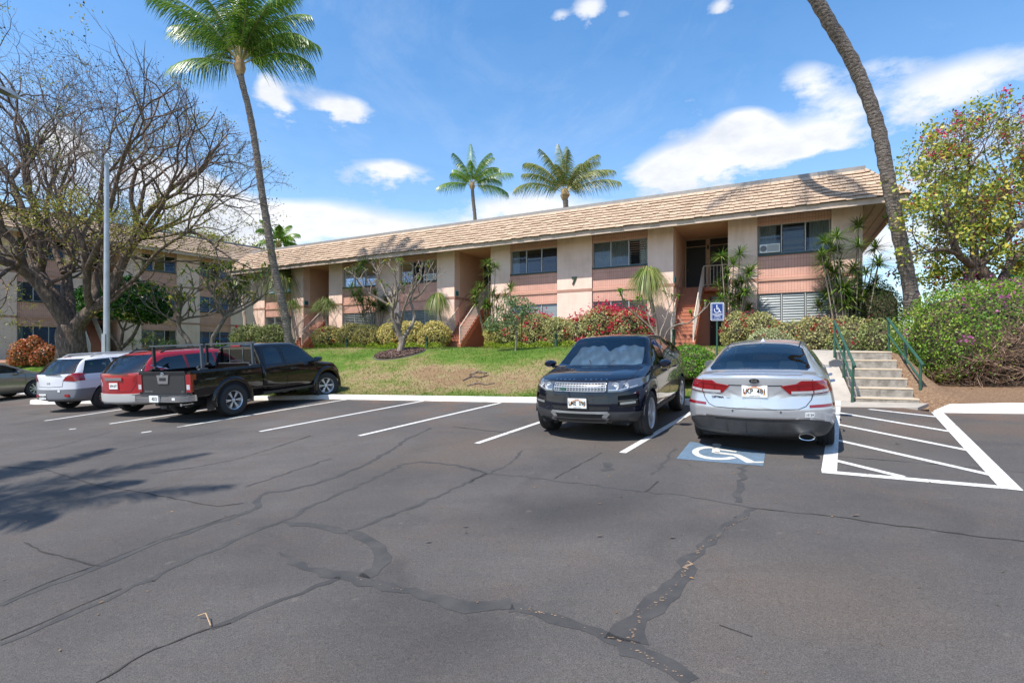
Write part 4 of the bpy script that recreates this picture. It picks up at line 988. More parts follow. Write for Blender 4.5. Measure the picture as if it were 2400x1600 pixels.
def dracaena(label, base, heads, Z, seed, size=.52, dens=84, extra=10):
    """heads: photo pixels of rosettes, spread a little in depth"""
    root = tag(empty('dracaena', base), label, 'dracaena', 'spiky dracaenas in front of the building'); r = random.Random(seed); b0 = Vector(base)
    Vs = []; Fs = []; off = 0; mb = MB(); hs = [P(hx, hy, Z + r.uniform(-.45, .45)) for hx, hy in heads]
    for i in range(extra): a_ = r.choice(hs); hs.append(a_ + Vector((r.uniform(-.3, .3), r.uniform(-.4, .4), r.uniform(-.75, -.3))))
    for i, h in enumerate(hs):
        c = h - b0; V, F = rosette_np(c, dens, size * r.uniform(.85, 1.15), .042, .30, seed * 50 + i); Vs.append(V); Fs.append(F + off); off += len(V)
        b_ = Vector((r.uniform(-.12, .12), r.uniform(-.12, .12), -.05)); m1 = b_.lerp(c, .35) + Vector((c.x * .12, c.y * .1, -.05)); mb.tube([b_, m1, b_.lerp(c, .72) + Vector((c.x * .05, 0, 0)), c], [.034, .026, .02, .016], 6)
    mb.build('stem', STEM, root, True); np_mesh('foliage', np.concatenate(Vs), np.concatenate(Fs), L_DRAC, root)
    return root
dracaena('spiky dracaena with bare stems right of the wheelchair sign', FAC(1716, .9), [(1691, 601), (1733, 596), (1719, 619), (1706, 643), (1752, 642), (1702, 687), (1740, 664), (1725, 672), (1744, 685), (1690, 700)], 20.0, 1)
dracaena('largest dracaena, many green rosettes at the right corner of the long building', FAC(1985, 1.3), [(2012, 530), (1933, 567), (1961, 556), (1926, 597), (1963, 588), (2052, 582), (2058, 619), (1937, 627), (2013, 578), (1998, 632), (2050, 664), (1978, 675), (1955, 640), (2030, 640), (2010, 660), (1945, 660)], 18.3, 2, .60, 90, 16)
dracaena('dracaena with two tall heads at the middle stair recess', FAC(1156, 1.0), [(1144, 618), (1161, 625), (1123, 676), (1154, 690), (1196, 676), (1116, 712), (1138, 712), (1165, 700), (1185, 694), (1150, 720)], 24.6, 3, .58)
dracaena('dracaena standing behind the bare plumeria branches', FAC(882, .9), [(834, 638), (856, 615), (824, 676), (829, 691), (843, 684), (862, 724), (893, 724), (845, 700), (905, 700), (880, 690)], 29.0, 4, .66)
def ponytail(label, base, head, Z, n, length, seed, trunk=.09, droop=2.0, lo=.25, nm='ponytail_palm', width=.026):
    root = tag(empty(nm, base), label, 'ponytail palm', 'ponytail palms in front of the building'); b0 = Vector(base); c = P(head[0], head[1], Z) - b0
    V, F = rosette_np(c, n, length, width, droop, seed, lo=lo); np_mesh('foliage', V, F, L_PONY, root)
    mb = MB(); mb.tube([(0, 0, -.1), c * .3 + Vector((.06, 0, 0)), c * .7 + Vector((-.05, 0, 0)), c], [trunk * 1.5, trunk, trunk * .8, trunk * .6], 8); mb.build('trunk', STEM, root, True); return root
ponytail('small ponytail palm with thin trunk just left of the middle stairs', FAC(1041, 1.3), (1026, 690), 26.5, 420, .95, 1, .06)
ponytail('ponytail palm with thick drooping mop of leaves left of the rightmost stairs', FAC(1540, 1.2), (1519, 632), 21.3, 700, 1.15, 2, .10)
ponytail('tall ponytail palm whose mop hangs behind the tall palm trunk', FAC(668, 1.3), (657, 632), 33, 700, 1.6, 3, .12)
ponytail('ponytail palm with twin pale trunks at the left end of the long building', FAC(578, 1.5), (566, 650), 35, 420, 1.1, 4, .13)
ponytail('short fountain like ponytail palm beside the leftmost stairs', FAC(768, 1.5), (765, 712), 29.5, 620, 1.25, 5, .10, .85, -.1)
ponytail('small spiky palm half hidden behind the tall palm trunk', FAC(690, 1.2), (684, 712), 31.5, 240, 1.1, 6, .06, 1.0, -.1)
# strap leaved lilies and small potted dracaenas at far left
def straps(label, base, n, length, width, droop, seed, m, nm='lily_clump', cat='lily', spread=.6):
    r = np.random.default_rng(seed); B = np.zeros((n, 3)); B[:, 0] = r.normal(size=n) * spread; B[:, 1] = r.normal(size=n) * spread * .5
    az = r.uniform(0, 6.283, n); e = r.uniform(.7, 1.45, n); D = np.stack([np.cos(az) * np.cos(e), np.sin(az) * np.cos(e), np.sin(e)], 1)
    V, F = strips(B, D, length, width, droop, 4, seed); root = tag(empty(nm, base), label, cat); np_mesh('foliage', V, F, m, root); return root
straps('clump of long green strap leaves left of the grey green shrub', FAC(530, 2.4), 260, 1.5, .075, .6, 3, L_FRESH, spread=.9)
for i, (px, Z) in enumerate([(318, 33.5), (345, 33), (372, 32.5), (404, 32)]):
    base = Vector(((px - 1200) / 1200 * Z, Z, terr((px - 1200) / 1200 * Z, Z)))
    root = tag(empty('small_dracaena', base), ['small dark spiky plant directly behind the lamp post stairs', 'small dark spiky plant, second in the row left of the plumeria', 'small dark spiky plant, third in the row left of the plumeria', 'small dark spiky plant nearest the left plumeria trunk'][i], 'small dracaena', 'row of small spiky plants before the far building')
    Vs = []; Fs = []; off = 0; mb = MB()
    for j in range(4):
        c = Vector((random.uniform(-.4, .4), random.uniform(-.3, .3), random.uniform(.5, 1.5))); V, F = rosette_np(c, 40, .42, .045, .6, 900 + i * 9 + j); Vs.append(V); Fs.append(F + off); off += len(V); mb.tube([(c.x * .5, c.y * .5, -.05), c], [.03, .018], 5)
    np_mesh('foliage', np.concatenate(Vs), np.concatenate(Fs), leafmat('dark_spiky_leaf', [(0, (.02, .045, .012)), (1, (.07, .13, .03))]), root); mb.build('stem', STEM, root)

# coconut palms --------------------------------------------------------------
L_PALM = leafmat('coconut_leaflet', [(0, (.04, .11, .012)), (.5, (.12, .25, .025)), (1, (.28, .38, .06))], rough=.32, trans=.35)
L_PALMY = leafmat('coconut_leaflet_dry', [(0, (.05, .10, .02)), (.5, (.15, .20, .04)), (1, (.36, .32, .10))], rough=.35, trans=.3)
RACH = mat('frond_rib', (.30, .30, .08), .5, var=(.38, .28, .10), vs=4)
def m_palmbark():
    m = bpy.data.materials.new('palm_bark'); m.use_nodes = True; N = NT(m.node_tree)
    v = N.n('ShaderNodeTexCoord').outputs['Object']; s = N.n('ShaderNodeSeparateXYZ', i_0=v)
    wob = N.noise(v, 3.0, 4, .6)
    ring = N.m('FRACT', N.m('ADD', N.m('MULTIPLY', s.outputs[2], 9.0), N.m('MULTIPLY', wob, 2.4)))
    rr = N.ramp(ring, [(0, (.25, .25, .25)), (.14, (.75, .75, .75)), (.8, (1, 1, 1)), (1, (.5, .5, .5))])
    mp = N.n('ShaderNodeMapping', i_Vector=v, i_Scale=(11, 11, 30)); n2 = N.noise(mp.outputs[0], 1, 5, .8)
    c = N.ramp(n2, [(.38, (.06, .046, .037)), (.5, (.25, .20, .165)), (.62, (.44, .37, .32))])
    mm = N.n('ShaderNodeMix', data_type='RGBA', blend_type='MULTIPLY'); N.put(mm.inputs[0], .85); N.put(mm.inputs[6], c); N.put(mm.inputs[7], rr)
    b = N.n('ShaderNodeBsdfPrincipled', i_Base_Color=mm.outputs[2], i_Roughness=.9)
    bp = N.n('ShaderNodeBump', i_Strength=1.0, i_Distance=.06, i_Height=N.m('MULTIPLY', ring, n2)); N.put(b.inputs['Normal'], bp.outputs[0])
    N.n('ShaderNodeOutputMaterial', i_Surface=b.outputs[0]); return m
PBARK = m_palmbark()
def frond(root, o, az, el, L, curl, seed, m, hang=.9, lw=.036, ll=.75, pairs=58, twist=0):
    """one pinnate frond: arching rib with hanging leaflets"""
    r = np.random.default_rng(seed); n = 14; pts = [Vector(o)]; d_el = el; hz = Vector((math.cos(az), math.sin(az), 0)); step = L / n
    for i in range(n):
        d_el -= curl * (.25 + 1.5 * i / n) / n; pts.append(pts[-1] + (hz * math.cos(d_el) + Vector((0, 0, math.sin(d_el)))) * step)
    mb = MB(); mb.tube(pts, [.035 * (1 - .85 * i / n) for i in range(n + 1)], 5); side = Vector((-math.sin(az + twist), math.cos(az + twist), 0))
    Pn = np.array([tuple(p) for p in pts]); V = []
    t = np.linspace(.13, .995, pairs); idx = t * n; i0 = np.minimum(idx.astype(int), n - 1); fr = (idx - i0)[:, None]; B = Pn[i0] * (1 - fr) + Pn[i0 + 1] * fr; T = Pn[i0 + 1] - Pn[i0]; T /= np.linalg.norm(T, axis=1, keepdims=True)
    S_ = np.array(tuple(side)); Ls = []
    for sg in (-1, 1):
        ln = ll * (np.sin(np.pi * np.clip(t * .86 + .12, 0, 1)) ** .7 * .85 + .15) * r.uniform(.82, 1.1, pairs)
        D = S_[None, :] * sg * (.75 + r.normal(size=(pairs, 1)) * .10) + T * (.55 + .5 * t[:, None]); D[:, 2] -= .12; D /= np.linalg.norm(D, axis=1, keepdims=True)
        W = T * .9 + np.array([0, 0, .25]); W /= np.linalg.norm(W, axis=1, keepdims=True); rows = []
        for k in range(4):
            q_ = k / 3; p = B + D * (ln * q_)[:, None]; p[:, 2] -= hang * ln * q_ ** 1.7 * r.uniform(.75, 1.15, pairs); w = lw * (1.0, .95, .65, .06)[k]; rows += [p + W * w / 2, p - W * w / 2]
        V.append(np.stack(rows, 1).reshape(-1, 3))
    V = np.concatenate(V); nb = pairs * 2; F = np.concatenate([np.arange(nb)[:, None] * 8 + np.array([2 * k, 2 * k + 1, 2 * k + 3, 2 * k + 2])[None, :] for k in range(3)])
    f = np_mesh('frond', V, F, m, root); mb.build('frond_rib', RACH, f, True)
def palm(label, pts, rad, fronds, L, seed, m=None, group='coconut palms', hang=.9, nut=True, ll=.75, lw=.036):
    """fronds: list of (azimuth deg, elevation deg, curl, length factor); azimuth 0 = photo right, 90 = away"""
    b0 = Vector(pts[0]); root = tag(empty('coconut_palm', b0), label, 'palm tree', group); r = random.Random(seed)
    # smooth the trunk
    pp = [Vector(p) - b0 for p in pts]; out = []
    for i in range(len(pp) - 1):
        p0 = pp[max(i - 1, 0)]; p1 = pp[i]; p2 = pp[i + 1]; p3 = pp[min(i + 2, len(pp) - 1)]; ns = max(2, int((p2 - p1).length / .22))
        for j in range(ns):
            t = j / ns; out.append(.5 * ((2 * p1) + (p2 - p0) * t + (2 * p0 - 5 * p1 + 4 * p2 - p3) * t * t + (3 * p1 - p0 - 3 * p2 + p3) * t ** 3))
    out.append(pp[-1]); n = len(out); fine = []; rs = []
    for i, p in enumerate(out):
        t = i / (n - 1); rr_ = rad[0] * (1 - t) + rad[1] * t + (rad[0] * .28) * max(0, 1 - t * 14); fine.append(p); rs.append(rr_ * (1 + (.06 if i % 2 else -.045)))
    mb = MB(); mb.tube(fine, rs, 14, jit=.06); mb.build('trunk', PBARK, root, True, angle=80)
    top = out[-1]; mb = MB(); hk = mat('palm_husk', (.30, .17, .08), .9, var=(.42, .30, .13), vs=5, bump=.4, bs=20)
    mb.tube([top - Vector((0, 0, .25)), top + Vector((0, 0, .15)), top + Vector((0, 0, .7))], [rad[1] * 1.0, rad[1] * 1.9, rad[1] * .9], 10, jit=.12); mb.build('crown_base', hk, root, True)
    for i, (az, el, curl, lf) in enumerate(fronds):
        frond(root, top + Vector((math.cos(R(az)) * rad[1] * .8, math.sin(R(az)) * rad[1] * .8, .15 + .4 * max(0, math.sin(R(el))))), R(az), R(el), L * lf, curl, seed * 100 + i, m or L_PALM, hang, lw, ll, 60)
    return root
def crown(seed, n, lo=-10, hi=82, curl=(1.2, 2.0)):
    r = random.Random(seed); out = []
    for i in range(n):
        t = i / (n - 1); out.append((i * 137.5 + r.uniform(-12, 12), lo + (hi - lo) * t ** .8 + r.uniform(-6, 6), curl[0] + (curl[1] - curl[0]) * (1 - t) + r.uniform(-.2, .2), r.uniform(.85, 1.08)))
    return out
Zp = 23.0
fr1 = [(178, 20, .95, .86), (-3, 25, 1.25, .92)] + [(a_, e_, c_, l_) for a_, e_, c_, l_ in [(200, 58, 1.0, 1.1), (160, 64, .9, 1.15), (225, 70, 1.0, 1.1), (140, 75, .8, 1.1), (250, 78, .9, 1.1), (300, 73, 1.1, 1.1), (332, 60, 1.3, 1.05), (15, 50, 1.35, 1.0), (35, 60, 1.2, 1.0), (345, 66, 1.1, 1.1), (60, 72, 1.0, 1.05), (90, 82, .7, 1.1), (270, 84, .6, 1.1), (120, 84, .6, 1.15), (185, 74, .8, 1.15), (5, 72, .9, 1.15), (20, 80, .7, 1.1), (320, 78, .9, 1.1), (172, 50, 1.1, 1.05), (95, 55, 1.2, .9), (352, 46, 1.5, .95)]]
palm('tall slender coconut palm leaning left behind the black pickup truck', [Vector(((680 - 1200) / 1200 * Zp, Zp, terr((680 - 1200) / 1200 * Zp, Zp) - .1))] + [P(x, y, Zp + dz) for x, y, dz in [(668, 740, 0), (640, 615, 0), (625, 520, 0), (612, 440, 0), (600, 350, 0), (584, 260, -.1), (570, 205, -.2), (562, 168, -.2)]],
     (.185, .13), fr1 + [(215, 50, 1.1, 1.0), (312, 70, 1.0, 1.05), (150, 40, 1.2, .9), (0, 62, 1.3, 1.05), (175, 52, 1.0, 1.0)], 3.7, 1, hang=1.05, ll=1.0, lw=.042)
Zq = 16.5
palm('thick palm trunk curving out of the picture above the right end of the roof', [P(2142, 740, Zq + .3), P(2130, 660, Zq + .2), P(2105, 540, Zq), P(2078, 400, Zq - .1), P(2052, 280, Zq - .2), P(2005, 160, Zq - .3), P(1960, 80, Zq - .4), P(1912, 0, Zq - .5), P(1840, -120, Zq - .6), P(1760, -300, Zq - .6), P(1710, -480, Zq - .5)],
     (.205, .175), crown(5, 18), 4.2, 2)
palm('small distant coconut palm, left of the two beyond the roof', [P(1120, 640, 62), P(1114, 520, 62), P(1109, 470, 62), P(1107, 440, 62)], (.24, .20), [(175, 20, 1.0, .95), (0, 8, .9, .95), (30, 40, 1.2, .9), (20, 65, 1.3, .9), (160, 60, .9, .7), (225, 66, .9, .9), (320, 72, 1.2, .95), (140, 70, .8, .85), (5, 35, .8, 1.1), (100, 82, .5, 1.3), (60, 72, 1.0, 1.0), (340, 50, 1.3, .85), (200, 45, 1.0, .6), (270, 60, 1.4, .8), (10, 80, 1.2, .95)], 4.6, 3, L_PALM, 'two coconut palms beyond the roof', 1.2, ll=1.1, lw=.05)
palm('larger distant coconut palm with spreading fronds, right of the two beyond the roof', [P(1330, 620, 44), P(1327, 520, 44), P(1326, 480, 44), P(1324, 462, 44)], (.26, .22), [(178, 32, 1.25, 1.0), (165, 62, 1.0, 1.0), (185, 58, 1.1, .95), (110, 84, .4, 1.05), (80, 80, .5, 1.1), (30, 62, .9, 1.1), (0, 48, 1.1, 1.05), (355, 30, .9, 1.05), (50, 72, 1.0, .95), (270, 70, 1.0, .8), (250, 50, 1.3, .8), (140, 75, .6, .95), (300, 55, 1.3, .8), (172, 48, 1.0, .9), (200, 74, .8, .9), (15, 56, 1.2, 1.0), (330, 66, 1.1, .9), (60, 50, 1.2, .9)], 4.5, 4, L_PALMY, 'two coconut palms beyond the roof', 1.1, ll=1.05, lw=.045)
palm('distant palm crown peeking over the roof behind the tall palm trunk', [P(652, 700, 60), P(652, 600, 60), P(653, 578, 60)], (.25, .2), crown(8, 13, 0, 80), 3.0, 5, L_PALM, None, .8, ll=.9, lw=.09)
# palm behind the photographer's left shoulder: throws the frond shadows on the asphalt
sp_ = LOT(150, 1150) + Vector((-2.8, -1.9, 0)); cpos = Vector(sp_) - LIGHT * (9.2 / -LIGHT.z)
palm('coconut palm outside the picture at left', [Vector((cpos.x - .8, cpos.y - 1.2, lotz(cpos.x, cpos.y) - .2)), Vector((cpos.x - .6, cpos.y - .8, 4)), Vector((cpos.x - .2, cpos.y - .3, 7)), cpos], (.24, .15), crown(9, 26, -20, 75), 4.3, 6, hang=.6, lw=.055)
# ---------------------------------------------------------------- broadleaf trees
def m_bark(name, a, b_, c, sc=1.0):
    m = bpy.data.materials.new(name); m.use_nodes = True; N = NT(m.node_tree)
    v = N.n('ShaderNodeTexCoord').outputs['Object']
    mp = N.n('ShaderNodeMapping', i_Vector=v, i_Scale=(7 * sc, 7 * sc, 1.8 * sc)); n1 = N.noise(mp.outputs[0], 1, 7, .7, dist=.4)
    col_ = N.ramp(n1, [(.3, a), (.5, b_), (.7, c)])
    b = N.n('ShaderNodeBsdfPrincipled', i_Base_Color=col_, i_Roughness=.92)
    bp = N.n('ShaderNodeBump', i_Strength=.9, i_Distance=.04, i_Height=n1); N.put(b.inputs['Normal'], bp.outputs[0])
    N.n('ShaderNodeOutputMaterial', i_Surface=b.outputs[0]); return m
BARK = m_bark('rough_bark', (.035, .024, .018), (.13, .088, .064), (.30, .235, .185), 1.6)
BARKG = m_bark('grey_smooth_bark', (.10, .075, .06), (.22, .175, .14), (.38, .32, .27), 1.5)
TWIG = mat('grey_twig', (.10, .07, .054), .9, var=(.18, .135, .11), vs=2)

def grow(mb, tw, tips, p, d, L, r, lvl, rnd, env, up=.12, wig=.22, split=(2, 3), ratio=.74, rratio=.62, spread=.6, nseg=4, minr=.008):
    """one limb, then its forks; env(p) False ends the growth"""
    pts = [p]; rs = [r]; dd = d.normalized(); seg = L / nseg
    r1 = r * rratio
    for i in range(nseg):
        dd = (dd + Vector((rnd.gauss(0, wig), rnd.gauss(0, wig), rnd.gauss(0, wig) + up))).normalized() if i or lvl else dd
        p = p + dd * seg; pts.append(p); rs.append(r + (r1 - r) * (i + 1) / nseg)
        if not env(p): break
        if lvl > 0 and i > 0 and rnd.random() < .19 and len(pts) < nseg + 1:
            a = rnd.uniform(0, 6.28); o_ = dd.orthogonal().normalized(); o_ = Quaternion(dd, a) @ o_
            grow(mb, tw, tips, p, (dd * .75 + o_ * .8), L * ratio * .72, max(rs[-1] * .5, minr), lvl - 1, rnd, env, up, wig, split, ratio, rratio, spread, nseg, minr)
    if not env(p): rs[-1] *= .3
    tgt = mb if r > .03 else tw
    tgt.tube(pts, rs, 8 if r > .09 else (5 if r > .03 else 3), cap=False, jit=.06 if r > .09 else 0)
    if lvl <= 0 or not env(p): tips.append((p, dd)); return
    k = rnd.choice(split); a0 = rnd.uniform(0, 6.28); o_ = dd.orthogonal().normalized()
    for i in range(k):
        q_ = Quaternion(dd, a0 + 6.283 * i / k + rnd.uniform(-.4, .4)) @ o_; sp = spread * rnd.uniform(.6, 1.25)
        grow(mb, tw, tips, p, (dd + q_ * sp), L * ratio * rnd.uniform(.8, 1.15), max(r1 * (.95 if i == 0 else rnd.uniform(.65, .85)), minr), lvl - 1, rnd, env, up, wig, split, ratio, rratio, spread, nseg, minr)

def limbs(pl_, r0, r1, mb, jit=.05, n=10):
    """thick limb through given points, smoothed"""
    pp = [Vector(p) for p in pl_]; out = []
    for i in range(len(pp) - 1):
        p0 = pp[max(i - 1, 0)]; p1 = pp[i]; p2 = pp[i + 1]; p3 = pp[min(i + 2, len(pp) - 1)]
        for j in range(4):
            t = j / 4; out.append(.5 * ((2 * p1) + (p2 - p0) * t + (2 * p0 - 5 * p1 + 4 * p2 - p3) * t * t + (3 * p1 - p0 - 3 * p2 + p3) * t ** 3))
    out.append(pp[-1]); m = len(out); mb.tube(out, [r0 + (r1 - r0) * i / (m - 1) for i in range(m)], n, cap=True, jit=jit)
    return out

# the big nearly leafless tree at left
ZT = 24.0; rnd = random.Random(21)
tb = Vector(((168 - 1200) / 1200 * ZT, ZT, terr((168 - 1200) / 1200 * ZT, ZT) - .15))
big = tag(empty('bare_tree', tb), 'large nearly leafless spreading tree with sparse yellow green leaves behind the white wagon', 'tree')
def PT(px, py, dz): return P(px, py, ZT + dz) - tb
trunk = MB(); tw = MB(); tips = []
ctr = P(215, 500, ZT) - tb
def env(p):
    q_ = p - ctr; rx = 8.9 if q_.x > 0 else 11
    top = np.interp(p.x + tb.x, [-32, -24, -20.5, -17, -14, -11.3, -10.5], [18.2, 17.6, 16.2, 15.0, 13.2, 10.2, 8.0])
    return (q_.x / rx) ** 2 + (q_.y / 7.5) ** 2 < 1 and p.z + tb.z < top and p.z > 1.6 + .0 * q_.x
limbs([(0, 0, 0), PT(166, 790, 0), PT(168, 762, 0)], .66, .46, trunk, n=14, jit=.08)
for a in range(6): trunk.tube([Vector((math.cos(a * 1.05) * .75, math.sin(a * 1.05) * .6, -.1)), Vector((math.cos(a * 1.05) * .42, math.sin(a * 1.05) * .38, .45)), Vector((0, 0, 1.3))], [.16, .17, .12], 7, jit=.08)
for a in range(13):                                      # flutes of the old trunk
    t0_ = a * .483 + rnd.uniform(-.15, .15); rr0 = rnd.uniform(.56, .70); trunk.tube([Vector((math.cos(t0_) * rr0, math.sin(t0_) * rr0, -.1)), Vector((math.cos(t0_ + .12) * rr0 * .84, math.sin(t0_ + .12) * rr0 * .84, .6)), Vector((math.cos(t0_ + .3) * .40, math.sin(t0_ + .3) * .40, 1.25)), Vector((math.cos(t0_ + .4) * .30, math.sin(t0_ + .4) * .30, 1.8))], [.13, .11, .10, .07], 7, jit=.15)
main = [([(165, 775, 0), (125, 715, -.4), (75, 650, -.8), (30, 620, -1.3), (-30, 600, -2)], .30, .17),
        ([(168, 775, 0), (130, 700, .1), (92, 640, .4), (78, 600, .6), (55, 500, .8), (25, 420, 1)], .33, .12),
        ([(92, 640, .4), (100, 590, .2), (85, 500, 0), (62, 430, -.2), (55, 370, -.3)], .20, .10),
        ([(60, 638, -.6), (40, 580, -1), (10, 540, -1.4), (-40, 470, -2)], .17, .09),
        ([(170, 770, 0), (165, 700, .8), (160, 640, 1.2), (168, 590, 1.5), (150, 520, 1.8)], .20, .10),
        ([(172, 775, 0), (205, 735, -.2), (240, 710, -.3), (262, 690, -.3), (272, 650, -.3), (300, 590, -.2), (318, 540, 0)], .31, .15),
        ([(215, 730, -.2), (205, 690, -.8), (200, 620, -1.2), (190, 560, -1.4), (140, 480, -1.6)], .18, .09),
        ([(225, 712, .4), (225, 650, .8), (243, 600, 1), (235, 500, 1.2), (238, 420, 1.3)], .18, .09),
        ([(300, 590, -.2), (340, 540, -.5), (380, 480, -.7), (402, 430, -.9)], .14, .07),
        ([(318, 545, 0), (350, 500, .4), (400, 445, .8), (470, 400, 1)], .12, .06),
        ([(270, 690, -.3), (320, 650, -.7), (370, 590, -1), (440, 545, -1.4)], .11, .05),
        ([(150, 640, .9), (120, 560, 1.6), (110, 480, 2.2), (130, 400, 2.6)], .14, .07),
        ([(200, 640, -1), (235, 560, -2), (262, 470, -2.8), (280, 400, -3.2)], .13, .07),
        ([(165, 740, .2), (150, 660, 1.8), (190, 560, 3.2), (240, 470, 4.2)], .16, .07),
        ([(300, 600, 0), (330, 560, 1.2), (400, 530, 2.2), (480, 500, 3)], .10, .05)]
for pts_, a_, b_ in main:
    out = limbs([PT(*q_) for q_ in pts_], a_, b_, trunk)
    m = len(out)
    d_end = (out[-1] - out[-3]).normalized()
    for k in range(3): grow(trunk, tw, tips, out[-1], d_end + Vector((rnd.gauss(0, .45), rnd.gauss(0, .45), rnd.gauss(.1, .25))), rnd.uniform(2.3, 3.0), b_ * .8, 4, rnd, env, ratio=.76, up=.06)
    for j in range(5 if a_ > .12 else 4):
        i = rnd.randint(m // 3, m - 2); dd = (out[i + 1] - out[i]).normalized(); s_ = Quaternion(dd, rnd.uniform(0, 6.28)) @ dd.orthogonal().normalized()
        grow(trunk, tw, tips, out[i], dd * .5 + s_ * .8 + Vector((0, 0, .25)), rnd.uniform(1.3, 2.2), b_ * .62, 4, rnd, env, ratio=.76, up=.07)
# low reaching boughs on the right side
for (px, py, dz, ex, ey) in [(318, 560, 0, 620, 500), (330, 560, .5, 560, 575), (300, 600, -.5, 500, 620), (380, 490, -.5, 640, 420), (402, 440, .3, 590, 330), (440, 545, -1.2, 640, 560)]:
    a_ = PT(px, py, dz); e_ = PT(ex, ey, dz * 2); grow(trunk, tw, tips, a_, (e_ - a_), (e_ - a_).length * .46, .07, 4, rnd, env, up=.02, ratio=.72)
trunk.build('trunk', BARK, big, True, angle=80); tw.build('twigs', TWIG, big)
print('tree tips', len(tips), 'twig faces', len(tw.f))
L_SPR = leafmat('sparse_feathery_leaf', [(0, (.10, .13, .02)), (.5, (.26, .27, .035)), (.85, (.44, .36, .05)), (1, (.42, .25, .07))], trans=.4)
pods = mat('seed_pod', (.030, .025, .022), .9)
rnp = np.random.default_rng(3); C = []; PD = []
for i, (p, d) in enumerate(tips):
    wz = p.z + tb.z; xw = p.x + tb.x
    pr = .03 + (.85 if wz < 8.3 and rnp.random() < .75 else 0) * (1 if lump(np.array([[p.x, p.y, p.z]]), .55, 77)[0] > .0 else .12)
    if rnp.random() < pr:
        m = 26; q_ = np.array(p) + np.array(d) * rnp.uniform(-.1, .4, (m, 1)) + rnp.normal(size=(m, 3)) * np.array([.17, .17, .07]); C.append(q_)
    if rnp.random() < .24: PD.append(np.array(p) + rnp.normal(size=(2, 3)) * .10)
C = np.concatenate(C); V, F = leafV(C, .11, .38, np.tile([0, 0, 1.0], (len(C), 1)), .5); np_mesh('foliage', V, F, L_SPR, big)
PD = np.concatenate(PD); V, F = leafV(PD, .065, .9); np_mesh('seed_pods', V, F, pods, big)

# glossy green small tree behind the lamp post
def leafy_tree(name, label, base, lobes, n, size, lm, seed, trunk_pts, r0=.1, aspect=.5, group=None, flowers=None, bark=None, nb=14, **kw):
    root = tag(empty(name, base), label, 'tree', group); C, O_ = shell_points(lobes, n, seed, kw.get('rough', .2), kw.get('thick', .45))
    V, F = leafV(C, size, aspect, O_, kw.get('bias', .35)); np_mesh('crown', V, F, lm, root); mb = MB(); r = random.Random(seed)
    for tp in trunk_pts: limbs(tp, r0, r0 * .7, mb)
    end = Vector(trunk_pts[0][-1])
    for i in range(nb):
        l = lobes[i % len(lobes)]; t = Vector((l[0] + r.uniform(-.7, .7) * l[3], l[1] + r.uniform(-.7, .7) * l[4], l[2] + r.uniform(-.3, .7) * l[5])); s_ = Vector(r.choice(trunk_pts)[-1]); mb.tube([s_, s_.lerp(t, .5) + Vector((r.uniform(-.2, .2), 0, r.uniform(-.2, .1))), t], [r0 * .55, r0 * .35, r0 * .12], 5)
    mb.build('trunk', bark or BARK, root, True)
    if flowers: nc, rad, per, fs, fm, tbias = flowers; V, F = leafV(clusters(C, nc, rad, per, seed + 5, tbias), fs, .8); np_mesh('flowers', V, F, fm, root)
    return root
zb_ = 28.0; bs = Vector((-.765 * zb_, zb_, terr(-.765 * zb_, zb_)))
leafy_tree('broadleaf_tree', 'small dense tree with glossy dark green leaves behind the lamp post', bs, [(-1.0, 0, 3.2, 1.5, 1.2, 1.05), (.9, 0, 3.1, 1.6, 1.2, 1.15), (0, .1, 3.7, 1.2, 1.1, .85), (1.9, -.1, 2.5, .8, .8, .6)], 11500, .16, L_GLOSS, 61,
           [[(0, 0, -.1), (.05, 0, .8), (.15, 0, 1.5)], [(.1, 0, .6), (.6, .1, 1.2), (1.0, .1, 2.0)], [(0, 0, .6), (-.5, 0, 1.3), (-.8, 0, 2.0)]], .10, aspect=.6)
# leafy crowns seen over the roofs between the two buildings
tf = Vector((-.52 * 47, 47, 1.5))
leafy_tree('feathery_tree', 'loose olive green tree rising in the gap between the two buildings', tf, [(-1.6, 0, 9.2, 2.4, 2.2, 1.6), (1.2, 0, 8.5, 2.2, 2, 1.5), (2.9, 0, 8.0, 1.5, 1.6, 1.2), (-3.4, 0, 10.2, 1.8, 1.8, 1.4)], 9000, .22, L_SPR, 62,
           [[(0, 0, 0), (0, 0, 3.5), (.3, 0, 6.5)]], .22, aspect=.4, thick=1.0, rough=.35)

